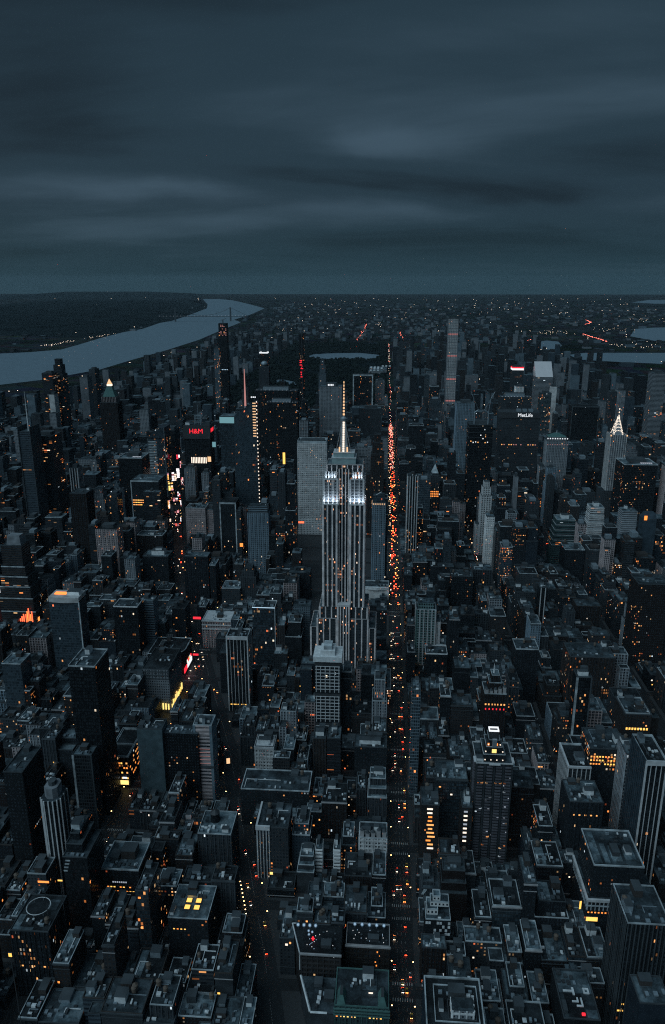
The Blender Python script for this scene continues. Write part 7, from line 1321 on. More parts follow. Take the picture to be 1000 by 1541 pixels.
o|tall charcoal office block, dark roof, third left of|26|135.1|166.7|2655.0|2684.7|192.5|grid|d3|0|0|1|0|3|0|368
o|grey office block, grey roof, fifth right of|55|353.3|372.4|1242.5|1270.2|62.6|dark|g2|1|1|2|0|3|0|369
o|broad grey office block, grey roof, second left of|71|-548.7|-512.0|1239.9|1270.2|47.8|warmlit|g2|1|0|1|1|3|0|370
l|grey loft block, grey roof, just below|68|-683.3|-662.4|1159.1|1189.8|55.7|bands|g2|1|0|1|0|2|0|371
o|narrow dark grey office block, dark roof, third right of|127|66.4|79.7|516.6|546.6|37.0|warmlit|g1|0|0|1|0|6|0|372
o|narrow charcoal office block, grey roof, second below|101|-244.5|-233.9|484.2|511.4|48.9|grid|d3|1|0|1|0|9|0|373
l|charcoal loft block, grey roof, fifth above|68|-719.5|-702.6|1401.8|1431.0|89.4|pier|d3|1|0|2|0|3|0|374
l|narrow grey loft block, grey roof, just left of|97|-366.9|-353.1|676.6|707.4|81.6|pier|g2|1|0|1|2|9|2|375
o|tall dark grey office block, dark roof, second above|51|483.3|499.9|1805.3|1833.0|105.4|warmlit|g1|0|0|1|0|2|0|376
o|narrow tall navy office block, grey roof, second below|32|409.6|423.1|1690.2|1718.4|129.3|glass|b1|1|0|1|0|3|0|377
l|narrow charcoal loft block, pale roof, second below|65|-207.7|-193.2|1288.2|1316.8|87.7|grid|d3|2|0|2|0|3|0|378
a|taupe apartment block, dark roof, third left of|71|-490.6|-466.7|1127.4|1156.6|71.2|pier|n3|0|1|2|0|3|0|379
a|dark grey apartment block, pale roof and water tank, fifth above|90|98.9|121.6|919.5|948.6|49.1|pier|g1|2|1|1|1|2|0|380
o|pale blue office block, pale roof, fourth above|103|-184.1|-165.1|805.8|834.3|32.5|bands|b3|2|0|1|0|1|1|381
o|narrow pale blue office block, second left of|114|76.6|88.1|759.1|787.8|33.5|stripe|b3|0|0|1|0|8|2|382
a|broad grey apartment block, fourth above|73|-548.7|-513.7|1207.8|1236.2|50.3|pier|g2|2|2|1|1|1|0|383
a|narrow charcoal apartment block, pale roof, just above|132|-65.7|-52.4|496.9|511.4|40.7|warmlit|d3|2|0|2|2|10|0|384
l|taupe loft block, pale roof, third left of|114|59.9|85.8|725.4|756.0|41.5|pier|n3|2|0|2|0|5|0|385
l|light grey loft block, fourth right of|85|143.1|166.7|1078.3|1109.4|79.8|bands|g3|2|1|1|2|3|2|386
a|low dark brown apartment block, grey roof, fifth above|94|-268.7|-251.2|886.2|915.6|16.9|pier|n1|1|0|1|1|1|0|387
o|narrow blue grey office block, grey roof, second below|55|298.9|312.7|1160.2|1189.8|59.2|dark|b2|1|0|1|0|1|0|388
o|navy office block, grey roof, fifth above|103|-164.5|-149.3|805.8|833.9|39.1|dark|b1|1|2|1|0|3|2|389
o|pinkish office block, pale roof, second below|73|-517.8|-493.4|966.6|997.4|50.4|stripe|p1|2|0|1|1|2|0|390
o|broad tall pinkish office block, dark roof, second above|71|-535.2|-495.9|1288.2|1318.8|109.0|pier|p1|0|0|1|0|2|0|391
o|tall navy office block, grey roof, third below|32|409.6|435.3|1770.6|1801.5|95.9|strip|b1|1|0|1|0|3|0|392
o|narrow pale blue office block, fifth above|73|-590.2|-575.3|1239.7|1270.2|54.6|bands|b3|2|2|1|0|3|0|393
l|taupe loft block, grey roof, second below|89|193.3|222.1|805.8|833.9|49.0|warmlit|n3|1|1|1|0|2|0|394
o|dark grey office block, third left of|85|56.5|76.3|1288.2|1315.6|63.1|grid|g1|2|0|1|0|2|0|395
a|narrow dark grey apartment block, third above|85|76.9|90.5|1288.2|1317.5|86.3|pier|g1|2|0|1|0|2|0|396
l|charcoal loft block, dark roof, third above|51|483.3|509.4|1884.1|1913.4|89.9|plain|d3|0|0|1|0|3|0|397
a|dark brown apartment block, second right of|45|21.3|37.3|1240.2|1270.2|68.0|grid|n1|2|0|1|1|1|0|398
o|broad tall black office block, pale roof, fourth below|47|76.8|115.2|1449.0|1477.4|96.9|dark|d2|2|2|1|0|3|0|399
a|narrow grey apartment block, third left of|81|-136.8|-126.7|886.2|907.5|49.1|grid|g2|2|0|1|0|1|0|400
l|narrow charcoal loft block, grey roof, third below|101|-233.3|-222.4|484.2|514.5|41.6|plain|d3|1|0|1|0|9|0|401
a|low dark grey apartment block, dark roof, second right of|94|-201.5|-186.4|837.5|868.2|11.8|grid|g1|0|2|2|1|3|0|402
l|light grey loft block, grey roof, just left of|84|-24.2|-7.3|805.8|835.9|87.7|pier|g3|1|1|2|0|1|0|403
o|pinkish office block, grey roof, third above|80|-171.7|-151.0|1127.4|1157.2|79.2|stripe|p1|1|0|2|1|1|0|404
l|narrow dark brown loft block, grey roof, third above|65|-312.2|-299.3|1805.5|1833.0|83.6|plain|n1|1|0|2|0|3|0|405
o|narrow tall grey office block, dark roof, fifth below|47|86.6|100.8|1400.6|1431.0|110.1|pier|g2|0|1|1|0|3|0|406
o|pinkish office block, pale roof, just above|106|-105.6|-74.7|816.5|833.4|52.2|bands|p1|2|0|1|0|2|0|407
o|black office block, grey roof, fifth right of|68|-654.7|-635.9|1322.3|1350.6|87.0|grid|d2|1|0|2|0|1|0|408
l|narrow dark grey loft block, grey roof, just right of|125|63.6|77.4|403.8|433.5|36.8|plain|g1|1|0|2|2|5|1|409
a|pale blue apartment block, dark roof, third below|89|193.3|220.2|837.0|868.2|33.8|bands|b3|0|0|1|0|2|0|410
o|broad dark grey office block, second right of|43|49.0|86.3|2011.8|2042.8|173.8|grid|g1|0|0|2|0|1|0|411
l|grey loft block, dark roof, just below|102|-156.2|-136.3|529.0|546.6|48.6|pier|g2|0|0|1|1|12|0|412
a|dark grey apartment block, grey roof, fifth left of|92|353.3|370.5|1161.3|1189.8|54.1|warmlit|g1|1|0|1|0|2|0|413
l|pinkish loft block, grey roof, fourth right of|83|106.8|131.2|966.6|997.4|41.9|whitegrid|p1|1|2|1|0|2|1|414
o|dark grey office block, pale roof, second above|121|41.1|71.3|645.0|675.3|75.7|glass|g1|2|0|2|0|12|2|415
a|taupe apartment block, grey roof, second below|96|-416.9|-401.1|805.8|835.2|36.0|grid|n3|1|0|1|0|2|2|416
o|narrow navy office block, third right of|6|98.1|111.0|2686.7|2717.4|183.4|dark|b1|1|0|2|0|3|0|417
o|narrow tall grey office block, grey roof, second left of|42|-222.7|-209.3|1449.0|1478.4|178.8|pier|g2|1|0|1|0|2|0|418
o|taupe office block, dark roof and water tank, just above|107|-48.8|-24.8|805.8|833.3|46.3|grid|n3|0|0|1|1|2|0|419
o|navy office block, dark roof, fourth left of|71|-601.1|-575.3|1207.8|1236.5|69.1|warmlit|b1|0|2|1|0|1|0|420
o|narrow grey office block, grey roof, third below|111|-79.3|-66.3|496.9|511.5|51.7|grid|g2|1|0|2|0|6|0|421
l|pinkish loft block, dark roof, third right of|81|-45.5|-18.0|886.2|907.5|61.2|bands|p1|0|0|1|2|3|0|422
l|dark grey loft block, pale roof and water tank, third below|84|21.3|40.6|759.5|787.8|44.5|warmlit|g1|2|1|1|1|10|0|423
l|grey loft block, pale roof, second above|106|-134.1|-106.2|805.8|834.3|43.6|pier|g2|2|0|1|1|3|2|424
l|narrow pinkish loft block, second left of|115|155.1|166.7|725.4|754.7|44.1|bands|p1|0|0|1|1|12|0|425
a|charcoal apartment block, pale roof, just right of|105|-86.8|-71.6|645.0|658.3|30.9|grid|d3|2|0|2|0|7|2|426
o|grey office block, dark roof, second below|85|121.7|143.5|1047.0|1074.3|65.7|stripe|g2|0|2|1|1|1|1|427
o|navy office block, pale roof, just above|131|-203.8|-186.0|517.3|546.6|41.9|warmlit|b1|2|2|2|0|9|1|428
o|narrow charcoal office block, just right of|120|239.1|252.4|596.2|627.0|31.4|strip|d3|0|0|2|0|12|1|429
a|grey apartment block, grey roof, just left of|100|-319.8|-299.3|518.9|545.7|48.3|grid|g2|1|1|2|0|5|1|430
o|narrow black office block, dark roof, just above|133|-51.8|-40.5|496.9|513.2|41.6|strip|d2|0|0|1|0|6|0|431
o|tall grey office block, pale roof, fourth above|47|104.2|137.1|2206.8|2235.0|112.9|pier|g2|2|0|1|0|3|0|432
a|light grey apartment block, fourth left of|106|-128.6|-110.9|756.8|787.8|67.9|whitegrid|g3|1|2|2|1|6|0|433
o|dark grey office block, pale roof, fourth below|111|-60.3|-42.8|519.3|546.6|36.2|glass|g1|2|2|2|1|10|0|434
o|broad tall charcoal office block, grey roof, second left of|49|87.8|125.7|1368.6|1397.4|108.1|grid|d3|1|2|1|0|2|0|435
l|narrow brown loft block, grey roof, second below|52|390.0|402.6|1288.2|1318.0|65.1|warmlit|n2|1|0|1|0|3|0|436
a|brown apartment block, dark roof, third right of|45|21.3|37.2|1288.2|1317.9|62.7|grid|n2|0|2|1|0|1|0|437
l|narrow brown loft block, pale roof, just right of|130|-255.1|-242.9|435.2|466.2|52.4|grid|n2|2|0|1|0|9|1|438
o|narrow grey office block, grey roof, second below|46|63.6|76.2|1449.0|1479.9|89.8|bands|g2|1|0|2|0|1|0|439
a|dark brown apartment block, dark roof, third left of|109|-71.0|-46.5|645.0|675.1|43.7|pier|n1|0|0|1|0|11|0|440
o|narrow dark grey office block, dark roof, third below|79|-175.0|-161.3|886.2|914.4|47.3|pier|g1|0|0|1|1|3|2|441
o|narrow grey office block, fourth above|85|91.1|105.7|1288.2|1317.1|104.5|glass|g2|1|0|1|0|1|0|442
a|charcoal apartment block, dark roof, second below|102|-181.8|-156.8|529.0|546.6|45.7|grid|d3|0|0|1|0|12|0|443
l|narrow grey loft block, pale roof, just left of|132|-92.0|-79.9|484.2|512.7|36.9|warmlit|g2|2|0|2|0|8|2|444
o|charcoal office block, grey roof, second above|97|-394.3|-371.8|725.4|755.4|60.9|grid|d3|1|0|2|0|11|2|445
o|low dark grey office block, grey roof, fourth right of|127|84.4|104.7|564.6|593.5|16.3|glass|g1|1|0|1|0|12|0|446
l|grey loft block, dark roof and two water tanks, third below|59|-609.8|-590.8|1241.4|1270.2|75.0|plain|g2|0|0|1|2|3|0|447
o|black office block, dark roof and water tank, third left of|96|-434.2|-417.5|805.8|834.6|45.6|pier|d2|0|1|2|1|3|0|448
l|narrow dark brown loft block, fourth left of|114|56.4|66.1|677.5|707.4|79.8|pier|n1|2|0|1|0|12|1|449
o|grey office block, pale roof, just above|125|21.3|38.6|438.1|466.2|30.0|grid|g2|2|1|2|0|7|0|450
a|dark brown apartment block, second right of|120|230.7|247.5|564.6|594.2|38.3|pier|n1|1|0|1|0|8|0|451
o|tall charcoal office block, grey roof, third right of|65|-192.9|-174.6|1322.5|1350.6|189.9|dark|d3|1|1|1|0|1|0|452
a|low grey apartment block, pale roof, second above|132|-100.5|-74.7|516.1|546.6|9.8|grid|g2|2|2|2|0|10|0|453
a|taupe apartment block, grey roof, just above|129|135.9|153.6|452.6|466.2|44.4|grid|n3|1|0|1|0|11|0|454
a|dark grey apartment block, grey roof, second above|107|-61.2|-39.4|840.8|868.2|38.8|warmlit|g1|1|0|2|2|3|0|455
o|tall grey office block, grey roof, fourth left of|26|125.7|142.8|2815.8|2846.7|194.0|glass|g2|1|2|1|0|3|0|456
o|tall grey office block, grey roof, third left of|42|-268.7|-252.6|1642.1|1672.2|138.3|strip|g2|1|0|2|0|2|0|457
o|grey office block, dark roof and water tank, second below|131|-156.0|-133.7|436.1|466.2|45.4|strip|g2|0|1|1|1|11|2|458
l|narrow grey loft block, pale roof, fourth below|84|41.2|50.6|757.1|787.8|44.4|warmlit|g2|2|0|1|0|12|1|459
l|narrow dark brown loft block, dark roof, fifth below|84|51.2|62.6|758.9|787.8|51.2|pier|n1|0|0|1|1|5|1|460
l|grey loft block, dark roof and two water tanks, third below|53|353.3|374.4|1207.8|1236.7|60.5|warmlit|g2|0|1|1|2|2|0|461
a|narrow taupe apartment block, fifth left of|106|-148.7|-134.7|805.8|835.5|47.8|grid|n3|2|1|1|2|1|0|462
a|broad dark brown apartment block, grey roof, third below|55|276.1|312.7|1082.1|1109.4|73.1|pier|n1|1|0|1|0|2|1|463
o|narrow black office block, just left of|116|130.9|143.7|597.2|627.0|64.8|warmlit|d2|0|0|1|0|5|0|464
a|dark brown apartment block, fourth left of|85|37.9|60.9|1241.2|1270.2|78.5|warmlit|n1|2|0|1|1|3|0|465
a|narrow brown apartment block, dark roof, just right of|108|21.3|32.5|744.2|754.3|38.0|pier|n2|0|0|1|1|5|0|466
o|narrow navy office block, dark roof, fourth below|101|-221.8|-207.0|484.2|511.8|38.9|strip|b1|0|0|2|1|5|0|467
a|dark brown apartment block, dark roof, just right of|131|-142.9|-121.3|484.2|511.9|31.2|grid|n1|0|1|2|0|5|2|468
a|grey apartment block, pale roof, fourth left of|81|-160.3|-141.2|920.1|948.6|56.1|warmlit|g2|2|2|1|1|2|0|469
o|dark grey office block, pale roof, second right of|105|-83.3|-67.9|678.8|707.4|26.4|glass|g1|2|0|1|1|6|2|470
l|charcoal loft block, grey roof and water tank, second above|133|-22.4|-7.3|518.4|546.6|33.5|warmlit|d3|1|1|2|1|7|1|471
l|narrow low dark grey loft block, grey roof, third above|91|353.3|364.6|966.6|996.9|23.9|plain|g1|1|0|1|2|1|2|472
a|charcoal apartment block, dark roof and water tank, fourth left of|96|-468.0|-447.5|840.3|868.2|59.7|grid|d3|0|0|2|1|2|1|473
o|charcoal office block, grey roof, fourth left of|87|119.3|140.2|998.4|1029.0|53.2|pier|d3|1|0|1|0|3|2|474
a|charcoal apartment block, pale roof, second left of|84|-38.8|-7.3|840.4|868.2|78.4|grid|d3|2|0|1|0|1|0|475
a|taupe apartment block, third left of|73|-537.1|-518.4|966.6|994.6|53.6|grid|n3|1|0|1|2|3|0|476
o|charcoal office block, dark roof, just left of|59|-806.8|-788.6|1529.4|1559.5|87.2|glass|d3|0|1|2|0|3|0|477
a|low dark grey apartment block, grey roof, fourth above|91|353.3|374.0|998.1|1029.0|9.8|pier|g1|1|1|1|1|3|0|478
o|narrow navy office block, just below|95|-268.7|-258.0|645.0|672.4|24.6|strip|b1|0|0|1|0|5|0|479
o|dark grey office block, dark roof, fourth left of|102|-220.6|-198.4|567.2|592.1|45.7|grid|g1|0|2|2|0|12|0|480
a|narrow dark grey apartment block, grey roof, just left of|98|-363.3|-350.0|564.6|594.6|42.8|grid|g1|1|0|1|1|12|0|481
a|dark brown apartment block, second left of|116|135.4|156.1|645.0|672.7|32.5|warmlit|n1|1|0|1|2|9|0|482
o|taupe office block, dark roof, third above|87|144.1|166.7|1047.0|1076.4|68.5|warmlit|n3|0|0|1|0|1|0|483
a|narrow dark brown apartment block, grey roof, fifth left of|96|-448.8|-434.8|805.8|834.4|66.9|grid|n1|1|2|1|0|3|0|484
o|narrow grey office block, dark roof, fifth left of|102|-220.8|-207.0|596.3|627.0|50.6|grid|g2|0|0|2|0|5|0|485
a|grey apartment block, grey roof, third above|133|-42.2|-23.0|515.9|546.6|35.2|pier|g2|1|0|2|0|12|0|486
a|low grey apartment block, dark roof, fourth above|102|-236.7|-209.5|676.3|707.4|9.4|grid|g2|0|2|1|1|7|0|487
a|grey apartment block, grey roof and two water tanks, second right of|126|56.7|85.9|484.2|511.7|31.5|grid|g2|1|2|1|2|7|0|488
o|grey office block, dark roof, third below|73|-515.8|-485.2|918.1|948.6|35.7|bands|g2|0|1|1|1|1|1|489
o|broad grey office block, grey roof, second below|68|-664.2|-630.6|1127.4|1158.0|37.8|stripe|g2|1|0|1|0|2|0|490
a|charcoal apartment block, dark roof, fourth below|59|-635.3|-608.0|1320.2|1350.6|58.9|warmlit|d3|0|1|2|0|2|0|491
a|narrow charcoal apartment block, fifth left of|81|-150.9|-137.4|886.2|917.2|34.0|grid|d3|1|0|1|0|1|0|492
a|narrow pale blue apartment block, grey roof, fifth left of|71|-586.6|-575.3|1288.2|1315.6|57.1|pier|b3|1|0|1|0|3|0|493
a|narrow grey apartment block, grey roof, fifth right of|114|151.8|166.7|758.5|787.8|50.8|warmlit|g2|1|0|1|0|12|0|494
a|dark brown apartment block, pale roof, second left of|59|-868.0|-850.3|1609.8|1640.4|72.9|pier|n1|2|2|1|0|3|0|495
a|grey apartment block, pale roof, fifth below|59|-607.4|-587.7|1320.2|1333.6|63.9|warmlit|g2|2|0|1|0|2|0|496
l|charcoal loft block, grey roof, just left of|120|147.6|166.7|577.2|593.7|42.7|warmlit|d3|1|0|1|0|10|0|497
o|black office block, pale roof, second above|125|56.6|79.8|436.3|466.2|36.4|warmlit|d2|2|1|2|0|11|0|498
l|charcoal loft block, dark roof, just right of|44|70.0|86.0|1403.6|1431.0|83.8|warmlit|d3|0|2|2|0|3|0|499
o|charcoal office block, dark roof, fifth right of|127|80.3|103.4|517.0|546.6|48.8|glass|d3|0|0|2|0|7|0|500
a|light grey apartment block, dark roof, third above|106|-146.0|-124.8|838.2|868.2|34.7|bands|g3|0|0|1|2|3|1|501
a|brown apartment block, dark roof and water tank, fifth above|91|365.2|389.1|966.6|994.8|26.4|warmlit|n2|0|0|2|1|3|0|502
a|taupe apartment block, pale roof, second right of|88|353.3|381.3|919.1|948.6|45.2|pier|n3|2|0|2|0|3|0|503
a|narrow dark grey apartment block, grey roof, fourth below|79|-161.5|-146.6|839.8|868.2|59.4|grid|g1|1|0|2|2|1|2|504
l|narrow brown loft block, pale roof, just left of|60|-863.1|-850.3|1641.8|1672.2|87.6|warmlit|n2|2|0|1|0|1|0|505
a|light grey apartment block, dark roof, second left of|97|-414.7|-394.9|725.4|755.2|57.4|whitegrid|g3|0|2|1|1|5|1|506
a|narrow grey apartment block, grey roof, second above|130|-332.5|-320.4|516.5|546.6|38.4|grid|g2|1|0|2|1|12|0|507
o|low grey office block, fourth left of|73|-601.2|-575.3|1047.0|1074.7|23.2|bands|g2|0|0|2|0|2|0|508
l|narrow grey loft block, grey roof, second right of|131|-133.1|-119.8|435.7|466.2|51.5|plain|g2|1|0|2|1|6|2|509
l|dark brown loft block, pale roof, second left of|129|97.1|112.1|436.4|466.2|37.1|grid|n1|2|1|2|2|9|0|510
o|dark grey office block, dark roof, third below|131|-175.5|-156.6|437.9|466.2|30.7|grid|g1|0|1|1|0|10|0|511
l|narrow grey loft block, fifth left of|73|-548.7|-537.7|966.6|995.8|53.4|warmlit|g2|1|0|1|0|3|1|512
l|charcoal loft block, grey roof, third above|125|39.2|56.0|437.6|466.2|47.6|plain|d3|1|0|1|2|12|1|513
a|low grey apartment block, dark roof, second below|95|-257.4|-239.6|645.0|674.4|23.9|pier|g2|0|0|2|1|11|1|514
l|charcoal loft block, grey roof, second left of|130|-331.6|-313.7|436.5|466.2|36.5|grid|d3|1|0|2|0|6|0|515
a|narrow brown apartment block, pale roof, second left of|98|-376.0|-363.9|564.6|592.4|51.4|grid|n2|2|0|2|1|8|2|516
a|narrow dark brown apartment block, pale roof, third below|39|-882.1|-868.6|1609.8|1639.1|84.9|warmlit|n1|2|0|1|0|1|0|517
a|charcoal apartment block, dark roof, third left of|129|78.0|102.5|403.8|431.3|47.3|grid|d3|0|0|1|0|12|2|518
o|narrow low grey office block, grey roof, just below|130|-313.1|-299.3|438.3|466.2|10.6|glass|g2|1|0|1|1|12|0|519
l|narrow brown loft block, just right of|95|-239.0|-226.5|645.0|674.4|24.5|warmlit|n2|1|0|1|2|12|0|520
o|taupe office block, grey roof, fourth above|101|-237.2|-221.4|598.4|627.0|33.0|strip|n3|1|2|1|0|8|0|521
a|grey apartment block, dark roof, fifth left of|114|33.1|59.3|725.4|753.0|49.4|warmlit|g2|0|0|1|1|12|2|522
a|taupe apartment block, pale roof, just left of|123|149.5|166.7|484.2|513.9|35.1|warmlit|n3|2|0|2|0|7|0|523
o|narrow black office block, third right of|120|253.0|266.5|595.9|627.0|37.1|pier|d2|1|0|1|1|9|0|524
o|dark grey block, just below|122|104.0|120.5|597.3|610.0|10.9|grid|g1|1|0|2|0|12|0|525
a|grey apartment block, dark roof, fourth above|99|-460.3|-437.4|759.4|787.8|49.2|grid|g2|0|0|2|0|8|0|526
l|brown loft block, dark roof and water tank, fourth below|131|-198.1|-176.1|436.0|466.2|38.1|pier|n2|0|0|1|1|5|0|527
o|narrow grey office block, pale roof, fifth above|99|-436.8|-422.2|758.5|787.8|48.4|stripe|g2|2|0|1|0|10|0|528
a|narrow taupe apartment block, dark roof, fifth below|101|-217.6|-208.5|438.9|466.2|68.0|grid|n3|0|0|1|0|6|0|529
o|low blue grey office block, grey roof, second right of|130|-262.5|-245.1|484.2|505.5|12.2|strip|b2|1|0|1|0|11|0|530
a|dark grey apartment block, dark roof, just below|119|267.2|291.9|645.0|672.6|29.7|pier|g1|0|0|1|0|11|0|531
o|narrow grey office block, grey roof, just below|93|-225.9|-215.2|645.0|674.0|46.3|pier|g2|1|0|1|0|9|0|532
a|dark grey apartment block, dark roof, just below|116|124.4|147.0|564.6|595.3|49.6|grid|g1|0|0|1|1|10|0|533
a|grey apartment block, pale roof, just below|120|142.8|160.2|516.3|546.6|30.2|warmlit|g2|2|0|1|1|6|0|534
a|charcoal apartment block, dark roof and water tank, third above|130|-355.4|-333.1|515.8|546.6|43.0|pier|d3|0|0|1|1|8|1|535
o|tall blue grey office block, fourth below|73|-473.1|-449.4|805.8|833.2|96.0|glass|b2|2|0|1|0|3|0|536
a|low grey apartment block, dark roof, just right of|128|105.3|123.8|564.6|592.7|18.4|grid|g2|0|0|1|0|7|0|537
o|navy block, just right of|122|121.1|130.3|597.9|627.0|37.6|warmlit|b1|1|0|1|0|7|0|538
o|narrow dark grey office block, dark roof, second below|130|-268.7|-255.1|403.8|434.6|35.8|pier|g1|0|0|1|0|9|0|539
l|narrow dark grey loft block, just left of|134|-110.7|-101.4|403.8|432.5|34.2|warmlit|g1|2|0|1|0|7|0|540
a|grey apartment block, dark roof, third below|68|-533.1|-516.4|919.0|948.6|47.7|warmlit|g2|0|1|1|2|1|1|541
l|narrow dark brown loft block, fourth below|68|-548.7|-533.7|919.4|948.6|80.4|pier|n1|1|1|1|0|3|0|542
o|dark grey block, second below|122|104.0|114.0|515.9|546.6|73.5|grid|g1|2|0|1|0|10|0|543
o|dark grey office block, second left of|120|114.6|142.2|516.6|546.6|50.1|pier|g1|0|1|1|0|9|2|544
l|narrow taupe loft block, pale roof, third right of|126|86.5|101.4|484.2|514.5|32.4|grid|n3|2|1|1|0|8|0|545
o|narrow grey office block, pale roof, just left of|131|-207.9|-198.7|438.4|466.2|31.7|warmlit|g2|2|0|1|0|7|2|546
a|narrow charcoal apartment block, second left of|134|-119.2|-107.6|435.0|466.2|28.6|grid|d3|1|0|1|0|10|0|547
a|grey apartment block, pale roof, second right of|125|80.4|96.5|437.1|466.2|45.0|grid|g2|2|1|1|0|11|0|548
l|dark brown loft block, grey roof, third right of|130|-242.3|-218.2|436.0|466.2|29.1|warmlit|n1|1|0|1|1|11|1|549
o|narrow navy office block, dark roof, second left of|123|135.7|148.9|484.2|513.3|34.8|glass|b1|0|0|2|0|12|0|550
a|grey apartment block, grey roof, fifth below|131|-177.4|-155.9|403.8|433.8|49.3|pier|g2|1|1|1|2|6|0|551
a|dark brown apartment block, pale roof, second above|129|114.9|135.1|484.2|514.5|29.7|grid|n1|2|0|1|1|7|0|552
l|pale blue loft block, grey roof, third left of|97|-499.3|-473.7|805.8|836.6|54.8|stripe|b3|1|1|1|2|3|0|553
o|charcoal office block, pale roof, third below|130|-254.5|-225.1|403.8|431.2|32.6|pier|d3|2|0|1|0|7|0|554
a|dark brown apartment block, third left of|134|-130.6|-111.3|403.8|432.9|33.1|warmlit|n1|2|0|2|0|9|0|555
o|blue grey office block, grey roof, fourth right of|130|-224.5|-208.3|403.8|431.3|46.7|strip|b2|1|2|2|0|11|2|556
l|dark brown loft block, fourth left of|134|-155.3|-131.2|403.8|431.2|36.1|warmlit|n1|2|2|1|1|10|0|557
a|narrow dark grey apartment block, pale roof, fourth right of|126|102.0|114.3|484.2|513.0|39.3|grid|g1|2|0|1|0|8|0|558
l|grey loft block, grey roof, fifth right of|130|-207.7|-178.0|403.8|432.2|46.4|plain|g2|1|0|2|2|11|0|559"""
for line in FILL.split("\n"):
    v=line.split("|"); filler(v[0],v[1],int(v[2]),*map(float,v[3:8]),v[8],v[9],*map(int,v[10:]))
